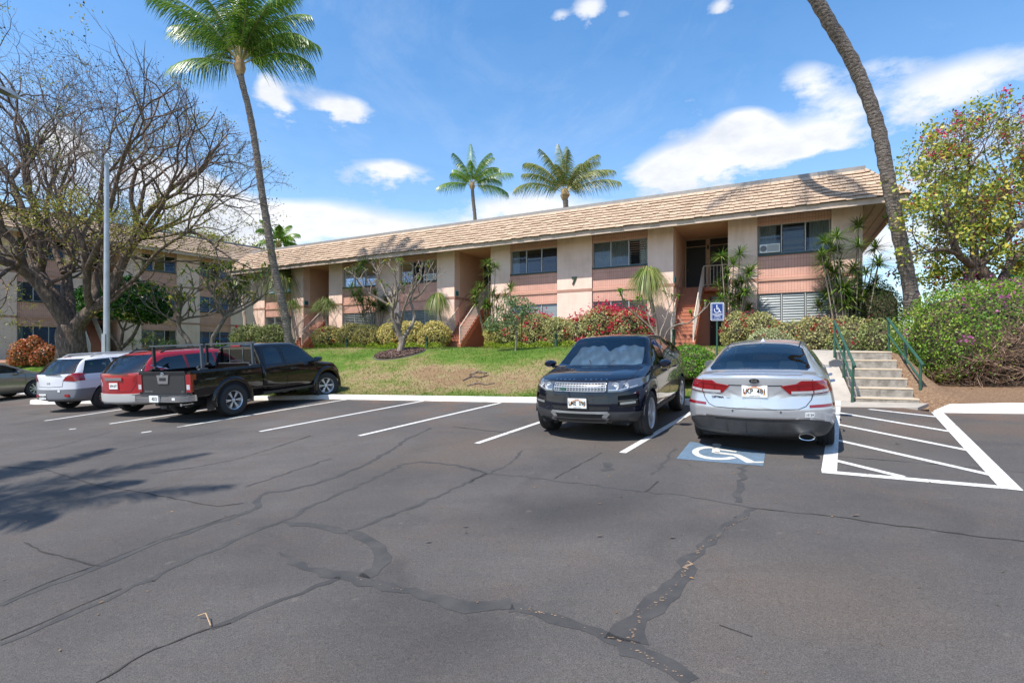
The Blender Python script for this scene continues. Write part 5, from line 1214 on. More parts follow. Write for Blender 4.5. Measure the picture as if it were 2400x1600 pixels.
# plumerias: stubby forking pale branches -------------------------------------
def stub(mb, tips, p, d, L, r, lvl, rnd, up=.16, spread=.75):
    pts = [p]; dd = d.normalized()
    for i in range(3): dd = (dd + Vector((rnd.gauss(0, .10), rnd.gauss(0, .10), up * rnd.uniform(.5, 1.3)))).normalized(); p = p + dd * L / 3; pts.append(p)
    mb.tube(pts, [r, r * .92, r * .86, r * .86], 7, cap=True, jit=.05)
    if lvl == 0: tips.append((p, dd)); return
    k = rnd.choice((2, 2, 3)); a0 = rnd.uniform(0, 6.28); o_ = dd.orthogonal().normalized()
    for i in range(k):
        q_ = Quaternion(dd, a0 + 6.283 * i / k) @ o_; stub(mb, tips, p, dd + q_ * spread * rnd.uniform(.7, 1.2), L * rnd.uniform(.68, .92), max(r * .72, .014), lvl - 1, rnd, up, spread)
def plumeria(label, base, arms, Z, seed, lvl=3, leafn=0, r0=.13, lm=None, leaflen=.26, minr=.02, L=.55):
    """arms: list of pixel polylines (px, py, dz) at depth Z"""
    base = Vector(base); root = tag(empty('plumeria_tree', base), label, 'tree', 'plumeria trees on the lawn'); mb = MB(); tips = []; rnd = random.Random(seed)
    for pts_, ra, rb in arms:
        out = limbs([(P(x, y, Z + dz) - base) for x, y, dz in pts_], ra, rb, mb); d = (out[-1] - out[-3])
        for j in range(2): stub(mb, tips, out[-1], d.normalized() + Vector((rnd.gauss(0, .5), rnd.gauss(0, .5), rnd.gauss(.2, .2))), L, rb * .8, lvl, rnd)
        for j in range(2):
            i = rnd.randint(len(out) // 2, len(out) - 2); stub(mb, tips, out[i], Vector((rnd.gauss(0, .6), rnd.gauss(0, .6), .8)), L * .9, rb * .7, lvl - 1, rnd)
    mb.build('trunk', BARKG, root, True, angle=70)
    if leafn:
        B = []; D = []; r = np.random.default_rng(seed)
        for p, d in tips:
            if r.random() > leafn: continue
            k = r.integers(3, 9); az = r.uniform(0, 6.28, k); e = r.uniform(-.4, 1.1, k)
            B.append(np.tile(np.array(p), (k, 1))); D.append(np.stack([np.cos(az) * np.cos(e), np.sin(az) * np.cos(e), np.sin(e)], 1))
        V, F = strips(np.concatenate(B), np.concatenate(D), leaflen, leaflen * .33, .5, 3, seed); np_mesh('leaves', V, F, lm or L_FRESH, root)
    return root
L_PLU = leafmat('plumeria_leaf', [(0, (.05, .13, .02)), (.45, (.13, .24, .04)), (.75, (.34, .36, .05)), (1, (.50, .40, .07))], rough=.3, trans=.35)
pb = HIT(936, 829); ZZ = pb.y
plumeria('bare pale branched plumeria in a mulch ring on the middle of the lawn', pb - Vector((0, 0, .1)),
         [([(936, 829, 0), (942, 803, 0), (938, 790, 0)], .135, .11), ([(940, 795, 0), (930, 770, -.1), (920, 745, -.2), (922, 720, -.2)], .08, .06), ([(942, 797, 0), (960, 770, .2), (972, 745, .3), (968, 725, .3), (962, 700, .4), (975, 670, .4)], .08, .04),
          ([(922, 722, -.2), (895, 705, -.4), (868, 690, -.5), (850, 672, -.6)], .055, .035), ([(922, 722, -.2), (905, 690, .2), (890, 660, .4)], .05, .03), ([(938, 760, 0), (945, 730, -.5), (955, 700, -.8)], .055, .035), ([(925, 722, -.2), (932, 690, -.4), (928, 665, -.5)], .05, .03), ([(968, 700, .4), (985, 690, .2), (1000, 668, 0)], .045, .03)],
         ZZ, 3, 2, .25, lm=L_PLU, leaflen=.2, L=.42)
Zl = 27.0; bl = Vector((-.63 * Zl, Zl, terr(-.63 * Zl, Zl) - .1))
plumeria('leafy plumeria with twin leaning pale trunks in front of the far left building', bl,
         [([(452, 826, 0), (438, 795, 0), (421, 772, 0), (418, 752, 0)], .14, .10), ([(500, 826, 0), (498, 795, 0), (515, 765, 0), (530, 740, 0)], .13, .09), ([(418, 755, 0), (440, 745, .2), (480, 740, .3)], .07, .05), ([(420, 758, 0), (395, 745, -.2), (380, 735, -.3)], .06, .04), ([(420, 752, 0), (425, 720, .3), (440, 700, .6)], .07, .05),
          ([(528, 742, 0), (560, 730, .2), (590, 712, .3)], .07, .05), ([(530, 740, 0), (515, 715, -.4), (500, 695, -.6)], .07, .05), ([(528, 745, 0), (540, 715, .2), (545, 690, .3)], .07, .05), ([(590, 715, .3), (610, 700, .3)], .045, .04)], Zl, 4, 3, .62, lm=L_PLU, leaflen=.36, L=.62)
p3 = FAC(1550, 2.4); z3 = p3.y
plumeria('leggy bare plumeria with one tuft of green leaves left of the rightmost stairs', p3 - Vector((0, 0, .1)),
         [([(1550, 812, 0), (1530, 775, 0), (1500, 745, 0), (1465, 718, -.1)], .035, .026), ([(1550, 812, 0), (1548, 780, 0), (1560, 750, 0), (1568, 722, .1)], .038, .026), ([(1552, 812, 0), (1565, 775, 0), (1590, 760, -.2), (1612, 757, -.3), (1632, 742, -.3)], .034, .024), ([(1550, 800, 0), (1525, 765, .2), (1518, 735, .3)], .03, .022)],
         z3, 8, 1, .45, lm=L_FRESH, leaflen=.3, L=.42)

# staked sapling
sb = HIT(1208, 822)
sap = leafy_tree('sapling', 'young grey green sapling tied to a stake on the lawn edge', sb, [(-.25, 0, 1.25, .55, .45, .55), (.35, 0, 1.45, .5, .4, .5), (-.1, 0, 1.75, .5, .4, .35), (-.75, 0, .95, .4, .35, .35)], 1900, .12,
                 leafmat('grey_green_leaf', [(0, (.06, .11, .04)), (.6, (.16, .24, .09)), (1, (.34, .40, .20))]), 63, [[(0, 0, -.05), (.03, 0, .5), (0, 0, 1.0)]], .035, aspect=.3, bark=BARKG, thick=.9, rough=.3)
mb = MB(); mb.tube([(0, 0, -.2), (.02, 0, 1.75)], .022, 6); st_ = mb.build('stake', mat('dark_stake', (.06, .04, .03), .9)); st_.location = sb + Vector((.22, -.02, 0)); tag(st_, 'thin dark stake planted right beside the sapling', 'stake')

# bougainvillea tree at right
zr = 17.5; br_ = Vector((.945 * zr, zr, 1.9))
def PR(px, py, dz=0): return P(px, py, zr + dz) - br_
root = tag(empty('bougainvillea_tree', br_), 'gnarled bougainvillea tree with yellow green leaves and red blooms at the right edge', 'tree'); tk = MB(); tw = MB(); tips = []; rnd = random.Random(8)
def env(p): 
    w_ = p + br_; k = w_.x / w_.y * 1200 + 1200; py = 825 - (w_.z - CH) / w_.y * 1200
    lim = np.interp(k, [2085, 2120, 2180, 2250, 2330, 2420, 2700], [470, 360, 300, 265, 205, 130, 100]); return k > 2112 and py > lim and py < 665 and abs(p.y) < 2.8
for pts_, a_, b_ in [([(2365, 760, 0), (2350, 690, 0), (2320, 660, 0), (2290, 625, 0)], .26, .20), ([(2275, 700, .2), (2272, 650, .1), (2285, 622, 0)], .17, .15), ([(2285, 625, 0), (2250, 600, -.2), (2235, 570, -.3), (2225, 520, -.4), (2215, 470, -.4)], .13, .07),
                     ([(2288, 622, 0), (2280, 560, .2), (2275, 500, .4), (2262, 450, .5), (2270, 400, .6)], .13, .06), ([(2295, 625, 0), (2330, 590, -.2), (2360, 560, -.4), (2385, 535, -.5), (2420, 500, -.6)], .13, .07), ([(2340, 670, 0), (2370, 615, .3), (2395, 590, .4), (2440, 560, .5)], .14, .08),
                     ([(2290, 622, 0), (2305, 590, .6), (2300, 540, 1.0), (2320, 470, 1.4)], .10, .05), ([(2360, 560, -.4), (2370, 500, -.6), (2365, 440, -.8)], .08, .05), ([(2250, 600, -.2), (2215, 585, -.6), (2180, 590, -.9)], .07, .04), ([(2440, 560, .5), (2500, 480, .5), (2560, 400, .3)], .08, .05)]:
    out = limbs([PR(*q_) for q_ in pts_], a_, b_, tk)
    if b_ < .1:
        for k in range(3): grow(tk, tw, tips, out[-1], (out[-1] - out[-3]).normalized() + Vector((rnd.gauss(-.1, .5), rnd.gauss(0, .5), rnd.gauss(.1, .3))), 1.0, b_ * .7, 4, rnd, env, up=.03, ratio=.78)
        for k in range(4):
            i = rnd.randint(len(out) // 2, len(out) - 2); grow(tk, tw, tips, out[i], Vector((rnd.gauss(-.2, .7), rnd.gauss(0, .7), rnd.gauss(.3, .4))), .9, b_ * .5, 3, rnd, env, up=.03, ratio=.78)
tk.build('trunk', BARK, root, True, angle=80); tw.build('twigs', TWIG, root)
C = []; FL = []; r = np.random.default_rng(4)
for p, d in tips:
    w_ = p + br_; py = 825 - (w_.z - CH) / w_.y * 1200
    if r.random() < np.interp(py, [200, 330, 420, 660], [.04, .15, .36, .52]): C.append(np.array(p) + r.normal(size=(28, 3)) * .15)
    if r.random() < .06: FL.append(np.array(p) + r.normal(size=(26, 3)) * .12)
print('boug tips', len(tips))
# lower skirt of foliage behind the hedge
Cs, O_ = shell_points([(PR(2190, 640, .6).x, .6, PR(2190, 640, .6).z, 1.3, .9, .75), (PR(2150, 630, .8).x, .9, PR(2150, 630, .8).z, .7, .7, .45), (PR(2210, 540, .3).x, .2, PR(2210, 520, .3).z, 1.1, .9, .9), (PR(2340, 560, .3).x, .9, PR(2340, 520, .3).z, 1.2, .9, 1.0), (PR(2390, 640, .8).x, .8, PR(2390, 620, .8).z, 1.3, .9, .7), (PR(2260, 650, .8).x, .9, PR(2260, 640, .8).z, 1.2, .9, .6)], 5200, 8, .35, 1.2)
C = np.concatenate(C + [Cs]); V, F = leafV(C, .115, .65); np_mesh('foliage', V, F, L_TREE, root)
V, F = leafV(np.concatenate(FL + [clusters(Cs, 22, .12, 26, 4)]), .08, .8); np_mesh('flowers', V, F, F_RED, root)

# teal cloth between posts beyond the tree
tz = 21.0; tp0 = P(2372, 700, tz); root = tag(empty('teal_screen', tp0), 'teal green cloth screen behind the bougainvillea tree at the right edge', 'fabric screen')
mb = MB(); n = 16; vs = []; fs = []
for i in range(n + 1):
    for j in range(7): vs.append((-.15 + i * .1, .10 * math.sin(i * .9 + j * .5), .1 + j * .27 + .06 * math.sin(i * 1.3)))
for i in range(n):
    for j in range(6): fs.append((i * 7 + j, (i + 1) * 7 + j, (i + 1) * 7 + j + 1, i * 7 + j + 1))
mb.add(vs, fs); mb.build('cloth', mat('teal_cloth', (.01, .21, .17), .7), root, True)
for x in (-.2, 1.5): mb = MB(); mb.tube([(x, 0, -1), (x, 0, 1.9)], .03, 6); mb.build('post', GREEN, root)

# mulch ring, roots, lawn blades ------------------------------------------------
mu = mat('bark_mulch', (.11, .065, .05), .95, var=(.26, .17, .14), vs=30, bump=.8, bs=50)
n = 7000; r = np.random.default_rng(2); a_ = r.uniform(0, 6.283, n); q_ = np.sqrt(r.uniform(0, 1, n)) * .95; Cm = np.stack([pb.x + np.cos(a_) * q_, pb.y + np.sin(a_) * q_, np.zeros(n)], 1)
Cm[:, 2] = [terr(x, y) + .05 + .07 * (1 - qq / 1.2) + r.uniform(-.01, .03) for (x, y), qq in zip(Cm[:, :2], q_)]
V, F = leafV(Cm, .075, .5, np.tile([0, 0, 1.0], (n, 1)), .6); o = np_mesh('mulch', V, F, mu); tag(o, 'ring of dark brown bark chips around the bare plumeria trunk', 'mulch', kind='stuff')
mb = MB(); mb.tube([Vector((pb.x + math.cos(t * .262) * 1.0, pb.y + math.sin(t * .262) * 1.0, terr(pb.x + math.cos(t * .262) * 1.0, pb.y + math.sin(t * .262) * 1.0) + .01)) for t in range(25)], .035, 5, jit=.1)
tag(mb.build('mulch_edging', mat('edging_stone', (.10, .085, .075), .9), None, True), 'low dark curb encircling the mulch of the bare plumeria', 'edging')
rt = tag(empty('exposed_roots', HIT(1115, 890)), 'brown exposed roots on the bare patch of the sloping lawn', 'roots'); o0 = rt.location.copy(); mb = MB()
for pts_ in ([(1085, 893), (1105, 884), (1125, 887), (1145, 880)], [(1095, 905), (1120, 900), (1138, 903), (1160, 899)], [(1100, 880), (1122, 873), (1140, 876)]):
    mb.tube([HIT(*p) - o0 + Vector((0, 0, .015)) for p in pts_], [.03, .045, .035, .015][:len(pts_)], 6, jit=.2)
mb.build('root', BARK, rt, True)
# short blades over the lawn (one mass of grass)
nb = 150000; X = r.uniform(-24, 7.6, nb); D = r.uniform(0, 1, nb) ** 1.25 * 15 + .05; Yk = np.interp(X, KX, KY); Y = Yk + .16 + D
dens = (np.sin(X * 1.7 + Y * .8) + np.sin(X * .6 - Y * 1.9 + 1) + np.sin(X * 3.1 + Y * 2.3)) / 3; keep = (r.uniform(0, 1, nb) < .75 + .25 * dens)
nf = (X - 10.55) * -.4626 + (Y - 20.1) * -.8866; keep &= nf > 2.7
ra = (X - SO.x) * SA.x + (Y - SO.y) * SA.y; rr_ = (X - SO.x) * SR.x + (Y - SO.y) * SR.y; keep &= ~((ra > -2.6) & (rr_ < 6.3) & (rr_ > -1.6)); keep &= np.hypot(X - pb.x, Y - pb.y) > 1.25
X = X[keep]; Y = Y[keep]; Z = np.array([terr(x, y) for x, y in zip(X, Y)]); n = len(X); h = r.uniform(.025, .06, n); az = r.uniform(0, 6.283, n); w = .012
B = np.stack([X, Y, Z - .005], 1); sx = np.cos(az) * w; sy = np.sin(az) * w; T = B + np.stack([r.normal(size=n) * .02, r.normal(size=n) * .02, h], 1)
V = np.stack([B - np.stack([sx, sy, 0 * sx], 1), B + np.stack([sx, sy, 0 * sx], 1), T], 1).reshape(-1, 3)
def m_blade():
    m = bpy.data.materials.new('grass_blade'); m.use_nodes = True; N = NT(m.node_tree); v = N.n('ShaderNodeTexCoord').outputs['Object']; g = N.n('ShaderNodeNewGeometry')
    f = N.m('ADD', N.m('ADD', N.m('MULTIPLY', N.noise(v, .42, 4, .55), .95), N.m('MULTIPLY', N.noise(v, 2.6, 5, .7), .45)), N.m('MULTIPLY', g.outputs['Random Per Island'], .18))
    c = N.ramp(f, [(.60, (.055, .125, .012)), (.76, (.11, .19, .025)), (.86, (.22, .21, .06)), (1, (.36, .26, .14))])
    b = N.n('ShaderNodeBsdfPrincipled', i_Base_Color=c, i_Roughness=.6); b.inputs['Specular IOR Level'].default_value = .2
    t = N.n('ShaderNodeBsdfTranslucent', i_Color=c); mx = N.n('ShaderNodeMixShader', i_0=.3, i_1=b.outputs[0], i_2=t.outputs[0]); N.n('ShaderNodeOutputMaterial', i_Surface=mx.outputs[0]); return m
o = np_mesh('lawn_grass', V, np.arange(n * 3).reshape(n, 3), m_blade()); tag(o, 'short mown grass, green with straw coloured patches, on the slope', 'grass', kind='stuff')
# ---------------------------------------------------------------- cars
def pchip(xs, ys, x):
    xs = np.asarray(xs, float); ys = np.asarray(ys, float); h = np.diff(xs); d = np.diff(ys) / h; m = np.zeros(len(xs))
    for i in range(1, len(xs) - 1):
        if d[i - 1] * d[i] > 0: w1 = 2 * h[i] + h[i - 1]; w2 = h[i] + 2 * h[i - 1]; m[i] = (w1 + w2) / (w1 / d[i - 1] + w2 / d[i])
    m[0] = d[0]; m[-1] = d[-1]; i = np.clip(np.searchsorted(xs, x) - 1, 0, len(xs) - 2); t = (x - xs[i]) / h[i]
    return (1 + 2 * t) * (1 - t) ** 2 * ys[i] + t * (1 - t) ** 2 * h[i] * m[i] + t * t * (3 - 2 * t) * ys[i + 1] + t * t * (t - 1) * h[i] * m[i + 1]

def loft(st, warp=None, bulge=(.05, .05), nx=100, smooth=2, seg=6):
    """st rows: x, zb, wb, wm, zm, ws, zs, wr, zr, zt -> closed body bmesh"""
    st = np.array(st, float); X = np.unique(np.concatenate([np.linspace(st[0, 0], st[-1, 0], nx), st[:, 0]])); cols = [pchip(st[:, 0], st[:, j], X) for j in range(1, 10)]
    rings = []
    for i, x in enumerate(X):
        zb, wb, wm, zm, ws, zs, wr, zr, zt = [c[i] for c in cols]
        ctl = [(0, zb), (wb * .55, zb), (wb, zb + .02), (wb + (wm - wb) * .8, zb + (zm - zb) * .45), (wm, zm), (wm * .4 + ws * .6 + .012, zm * .4 + zs * .6), (ws, zs), (ws * .5 + wr * .5 + .012, zs * .5 + zr * .5 + .01), (wr, zr), (wr * .62, zr + (zt - zr) * .72), (0, zt)]
        pts = []
        for (a, b) in zip(ctl[:-1], ctl[1:]):
            for k in range(seg): t = k / seg; pts.append((a[0] * (1 - t) + b[0] * t, a[1] * (1 - t) + b[1] * t))
        pts.append(ctl[-1]); p = np.array(pts)
        full = np.concatenate([p, (p[::-1] * [-1, 1])[1:-1]])
        for _ in range(smooth): full = .25 * np.roll(full, 1, 0) + .5 * full + .25 * np.roll(full, -1, 0)
        rings.append(np.concatenate([np.full((len(full), 1), x), full], 1))
    n = len(rings[0])
    def cap(ring, sgn, b):
        out = []; c = np.array([ring[0, 0], 0, (ring[:, 2].max() + ring[:, 2].min()) / 2])
        for s in (.975, .92, .80, .6, .35, .12):
            q_ = c + (ring - c) * [1, s, s]; q_[:, 0] = ring[:, 0] + sgn * b * math.sqrt(max(0, 1 - s * s)) ** .8; out.append(q_)
        return out
    A = cap(rings[0], -1, bulge[0])[::-1]; B = cap(rings[-1], 1, bulge[1]); R_ = A + rings + B
    V = np.concatenate(R_); bm = bmesh.new(); vs = [bm.verts.new(v if warp is None else warp(*v)) for v in V.tolist()]
    for i in range(len(R_) - 1):
        for k in range(n):
            bm.faces.new((vs[i * n + k], vs[i * n + (k + 1) % n], vs[(i + 1) * n + (k + 1) % n], vs[(i + 1) * n + k]))
    bm.faces.new([vs[k] for k in range(n)][::-1]); bm.faces.new([vs[(len(R_) - 1) * n + k] for k in range(n)])
    bmesh.ops.recalc_face_normals(bm, faces=bm.faces); return bm

AX = {'y+': (Vector((0, 1, 0)), 0, 2), 'y-': (Vector((0, -1, 0)), 0, 2), 'x+': (Vector((1, 0, 0)), 1, 2), 'x-': (Vector((-1, 0, 0)), 1, 2), 'z+': (Vector((0, 0, 1)), 0, 1)}
def inpoly(x, y, P_):
    c = False; j = len(P_) - 1
    for i in range(len(P_)):
        if (P_[i][1] > y) != (P_[j][1] > y) and x < (P_[j][0] - P_[i][0]) * (y - P_[i][1]) / (P_[j][1] - P_[i][1]) + P_[i][0]: c = not c
        j = i
    return c
def cut(bm, poly, ax, thr=.12, remove=True):
    """cut the outline (seen along an axis) out of the body; returns the piece"""
    d, ia, ib = AX[ax]; xs = [p[0] for p in poly]; ys = [p[1] for p in poly]; mg = .12
    def near(f): c = f.calc_center_median(); return f.normal.dot(d) > thr and min(xs) - mg < c[ia] < max(xs) + mg and min(ys) - mg < c[ib] < max(ys) + mg
    bm.normal_update(); sub = [f for f in bm.faces if near(f)]
    for i in range(len(poly)):
        a = poly[i]; b = poly[(i + 1) % len(poly)]; e = Vector((b[0] - a[0], b[1] - a[1])); 
        if e.length < 1e-6: continue
        no = [0, 0, 0]; no[ia] = e.y; no[ib] = -e.x; co = [0, 0, 0]; co[ia] = a[0]; co[ib] = a[1]
        # only faces close to this edge
        loc_ = []
        for f in sub:
            c = f.calc_center_median(); t = ((c[ia] - a[0]) * e.x + (c[ib] - a[1]) * e.y) / e.length_squared
            if -.12 / e.length - .02 < t < 1.02 + .12 / e.length: loc_.append(f)
        g = set(loc_); rest = [f for f in sub if f not in g]
        geom = list({v for f in loc_ for v in f.verts}) + list({ed for f in loc_ for ed in f.edges}) + loc_
        r = bmesh.ops.bisect_plane(bm, geom=geom, plane_co=Vector(co), plane_no=Vector(no).normalized(), dist=1e-5)
        sub = rest + [f for f in r['geom'] if isinstance(f, bmesh.types.BMFace)]
        sub = list({f for f in sub if f.is_valid})
    ins = [f for f in sub if inpoly(f.calc_center_median()[ia], f.calc_center_median()[ib], poly)]
    idx = {}; V = []; F = []; Nn = []
    for f in ins:
        row = []
        for v in f.verts:
            if v not in idx: idx[v] = len(V); V.append(v.co.copy()); Nn.append(v.normal.copy())
            row.append(idx[v])
        F.append(row)
    if remove and ins: bmesh.ops.delete(bm, geom=ins, context='FACES')
    return V, Nn, F
def piece(name, dat, m, parent, off=0.0, thick=.0, smooth=True):
    """cut-out as its own part, moved off along the normals, optionally with a rim"""
    V, Nn, F = dat
    if not F: return None
    mb = MB(); top = [v + n_ * off for v, n_ in zip(V, Nn)]; mb.add(top, F)
    if thick:
        cnt = {}
        for f in F:
            for i in range(len(f)):
                e = (f[i], f[(i + 1) % len(f)]); cnt[e] = cnt.get(e, 0) + 1
        low = [v + n_ * (off - thick) for v, n_ in zip(V, Nn)]; b0 = len(mb.v); mb.v += [tuple(p) for p in low]
        for (i, j) in cnt:
            if (j, i) not in cnt: mb.f.append((j, i, b0 + i, b0 + j)); mb.mi.append(0)
    return mb.build(name, m, parent, smooth, angle=40)

class Surf:
    """raycasts on the finished body, for trim lines and badges"""
    def __init__(s, bm): s.t = BVHTree.FromBMesh(bm)
    def hit(s, ax, u, v):
        d, ia, ib = AX[ax]; o = [0, 0, 0]; o[ia] = u; o[ib] = v; o = Vector(o) + d * 8; r = s.t.ray_cast(o, -d)
        return (r[0], r[1]) if r[0] is not None else (None, None)
    def line(s, mb, ax, pts, w, off=.003, mi=0):
        P_ = []
        for a, b in zip(pts[:-1], pts[1:]):
            n = max(1, int(math.dist(a, b) / .05))
            P_ += [(a[0] + (b[0] - a[0]) * i / n, a[1] + (b[1] - a[1]) * i / n) for i in range(n)]
        P_.append(pts[-1]); rows = []
        for i, p in enumerate(P_):
            q0 = P_[max(i - 1, 0)]; q1 = P_[min(i + 1, len(P_) - 1)]; t = Vector((q1[0] - q0[0], q1[1] - q0[1])).normalized(); n = Vector((-t.y, t.x)) * w / 2
            a, na = s.hit(ax, p[0] + n.x, p[1] + n.y); b, nb = s.hit(ax, p[0] - n.x, p[1] - n.y)
            rows.append(None if a is None or b is None else (a + na * off, b + nb * off))
        for r0, r1 in zip(rows[:-1], rows[1:]):
            if r0 and r1 and (r0[0] - r1[0]).length < .16 and (r0[0] - r0[1]).length < w * 2.2: mb.add([r0[0], r0[1], r1[1], r1[0]], [(0, 1, 2, 3)], mi)
def arches(bm, wheels, r, paint):
    """cut round wheel openings (x, half width) and keep dark wells"""
    me = bpy.data.meshes.new('b'); bm.to_mesh(me); me.materials.append(paint); me.materials.append(WELL); ob = bpy.data.objects.new('b', me); COL.objects.link(ob); tmp = []
    for (x, w, zc, rr_) in wheels:
        for sg in (1, -1):
            mb = MB(); M = Matrix.Translation((x, sg * (w + .25), zc)) @ Matrix.Rotation(R(90 * sg), 4, 'X'); mb.lathe([(0.0001, 0), (rr_, 0), (rr_, .52), (0.0001, .52)], 40, 0, M)
            c = mb.build('c', WELL); bmc = bmesh.new(); bmc.from_mesh(c.data); bmesh.ops.remove_doubles(bmc, verts=bmc.verts, dist=.0005); bmesh.ops.recalc_face_normals(bmc, faces=bmc.faces); bmc.to_mesh(c.data); bmc.free()
            md = ob.modifiers.new('m', 'BOOLEAN'); md.object = c; md.operation = 'DIFFERENCE'; md.solver = 'EXACT'; md.material_mode = 'TRANSFER'; tmp.append(c)
    dg = bpy.context.evaluated_depsgraph_get(); m2 = bpy.data.meshes.new_from_object(ob.evaluated_get(dg)); bm.free(); bm = bmesh.new(); bm.from_mesh(m2)
    for c in tmp: bpy.data.objects.remove(c)
    bpy.data.objects.remove(ob); return bm, m2
WELL = mat('wheel_well_black', (.012, .012, .013), .9)
TYRE = mat('tyre_rubber', (.022, .022, .023), .75, bump=.2, bs=80)
RIMM = mat('alloy_rim', (.62, .63, .65), .30, .55); RIMD = mat('dark_rim', (.08, .08, .085), .4, .6)
CHROME = mat('chrome', (.75, .76, .78), .12, 1.0); BLK = mat('black_trim', (.018, .018, .02), .45); BLKG = mat('gloss_black', (.010, .010, .012), .08, coat=1)
SEAM = mat('panel_gap', (.008, .008, .009), .8); REDL = mat('red_lens', (.26, .004, .008), .12, coat=1.0); REDD = mat('dark_red_lens', (.20, .004, .006), .15, coat=1.0)
CLEAR = mat('clear_lens', (.62, .62, .64), .1, .3, coat=1); SEATM = mat('seat_fabric', (.055, .055, .06), .85); GREYP = mat('grey_plastic', (.034, .034, .036), .5, var=(.048, .048, .050), vs=5)
CGLASS = m_glass('car_glass', (.42, .50, .53), .03, .0); CGLASSD = m_glass('dark_car_glass', (.07, .085, .10), .05, .0); PLATEW = mat('plate_white', (.72, .72, .70), .45)
INK = mat('plate_ink', (.012, .012, .014), .5)
def carpaint(name, col, metal=.0, rough=.32, dirtk=.6):
    if name in MATS: return MATS[name]
    m = bpy.data.materials.new(name); m.use_nodes = True; N = NT(m.node_tree); v = N.n('ShaderNodeTexCoord').outputs['Object']
    b = N.n('ShaderNodeBsdfPrincipled', i_Base_Color=c4(col), i_Metallic=metal, i_Roughness=rough); b.inputs['Coat Weight'].default_value = 1; b.inputs['Coat Roughness'].default_value = .02; b.inputs['Specular IOR Level'].default_value = .5 if metal > .1 else .1
    s = N.n('ShaderNodeSeparateXYZ', i_0=v); du = N.m('MULTIPLY', N.m('SUBTRACT', .55, s.outputs[2], clamp=True), 1.4)
    dirt = N.m('MULTIPLY', du, N.ramp(N.noise(v, 6, 5, .7), [(.35, (.1, .1, .1)), (.7, (1, 1, 1))])); N.put(b.inputs['Base Color'], N.mix(N.m('MULTIPLY', dirt, dirtk), c4(col), (.16, .13, .105, 1)))
    N.n('ShaderNodeOutputMaterial', i_Surface=b.outputs[0]); MATS[name] = m; return m

def wheel(parent, x, y, r, w, rimr, side, spokes=10, steer=0, rimm=None, double=False, z=None):
    """rim with spokes as the part, tyre as its sub-part; side = +1 outer face towards +y"""
    rimm = rimm or RIMM; mb = MB(); Q = Matrix.Rotation(R(-90 * side), 4, 'X')
    prof = [(rimr * 1.0, -w * .42), (rimr * .94, -w * .30), (rimr * .90, w * .05), (rimr * .955, w * .40), (rimr * 1.02, w * .46), (rimr * 1.02, w * .40)]
    mb.lathe(prof, 32, 0, Q); mb.lathe([(rimr * .88, -.02), (0.001, -.02)], 24, 1, Q)
    mb.lathe([(rimr * .22, w * .22), (rimr * .20, w * .34), (rimr * .12, w * .37), (0.001, w * .37)], 16, 0, Q)
    for i in range(spokes):
        a = 2 * math.pi * i / spokes
        for da in ((-.10, .10) if double else (0,)):
            c, s_ = math.cos(a + da), math.sin(a + da); c0, s0 = math.cos(a), math.sin(a); hw = rimr * (.055 if double else .075)
            p0 = Vector((c0 * rimr * .16, s0 * rimr * .16, w * .32)); p1 = Vector((c * rimr * .97, s_ * rimr * .97, w * .38)); t = Vector((-s_, c, 0)) * hw; t0 = Vector((-s0, c0, 0)) * hw * .9; dn = Vector((0, 0, -.035))
            vs = [p0 - t0, p0 + t0, p1 + t, p1 - t, p0 - t0 + dn, p0 + t0 + dn, p1 + t + dn, p1 - t + dn]
            mb.add([Q @ v for v in vs], [(0, 1, 2, 3), (0, 4, 5, 1), (2, 6, 7, 3), (1, 5, 6, 2), (0, 3, 7, 4)])
    o = mb.build('wheel', [rimm, RIMD], parent, True, (x, y, z if z is not None else r), angle=35); o.rotation_euler = (0, 0, R(steer))
    t = MB(); hw = w / 2; tp = [(rimr * .99, -hw * .85), (rimr * 1.12, -hw * .98), (r * .90, -hw), (r * .975, -hw * .88), (r, -hw * .6), (r, -hw * .3), (r - .008, -hw * .28), (r - .008, -hw * .22), (r, -hw * .2), (r, hw * .2), (r - .008, hw * .22), (r - .008, hw * .28), (r, hw * .3), (r, hw * .6), (r * .975, hw * .88), (r * .90, hw), (rimr * 1.12, hw * .98), (rimr * .99, hw * .85)]
    t.lathe(tp, 48, 0, Q); t.build('tyre', TYRE, o, True, angle=50); return o

def plate(car, M, txt, top='HAWAII', bot='ALOHA STATE', w=.305, h=.152, sz=.088, small=None):
    """licence plate; M places its centre with local z pointing out"""
    mb = MB(); mb.box(-w / 2, w / 2, -h / 2, h / 2, -.006, .002, 0, M); p = mb.build('licence_plate', PLATEW, car)
    if small is None:
        rb = MB(); cols = [mat('rainbow_red', (.55, .12, .08), .5), mat('rainbow_yellow', (.65, .48, .12), .5), mat('rainbow_blue', (.25, .35, .55), .5)]
        for k in range(3):
            r0 = .128 - k * .009; n = 18
            for i in range(n):
                a0 = math.pi * i / n; a1 = math.pi * (i + 1) / n; q_ = []
                for a, r_ in ((a0, r0), (a1, r0), (a1, r0 - .009), (a0, r0 - .009)): q_.append(M @ Vector((math.cos(a) * r_, math.sin(a) * r_ * .85 - .052, .003)))
                rb.add(q_, [(0, 1, 2, 3)], k)
        rb.build('rainbow', cols, p)
        text_part('top_text', top, .019, mat('plate_red', (.35, .06, .05), .5), p, M @ Matrix.Translation((0, .060, .004)), .001); text_part('bottom_text', bot, .017, INK, p, M @ Matrix.Translation((0, -.062, .004)), .001, sx=1.1)
    text_part('number', txt, sz, INK, p, M @ Matrix.Translation((0, -.003, .005)), .002, sx=.80, bold=.0015, space=1.05); return p
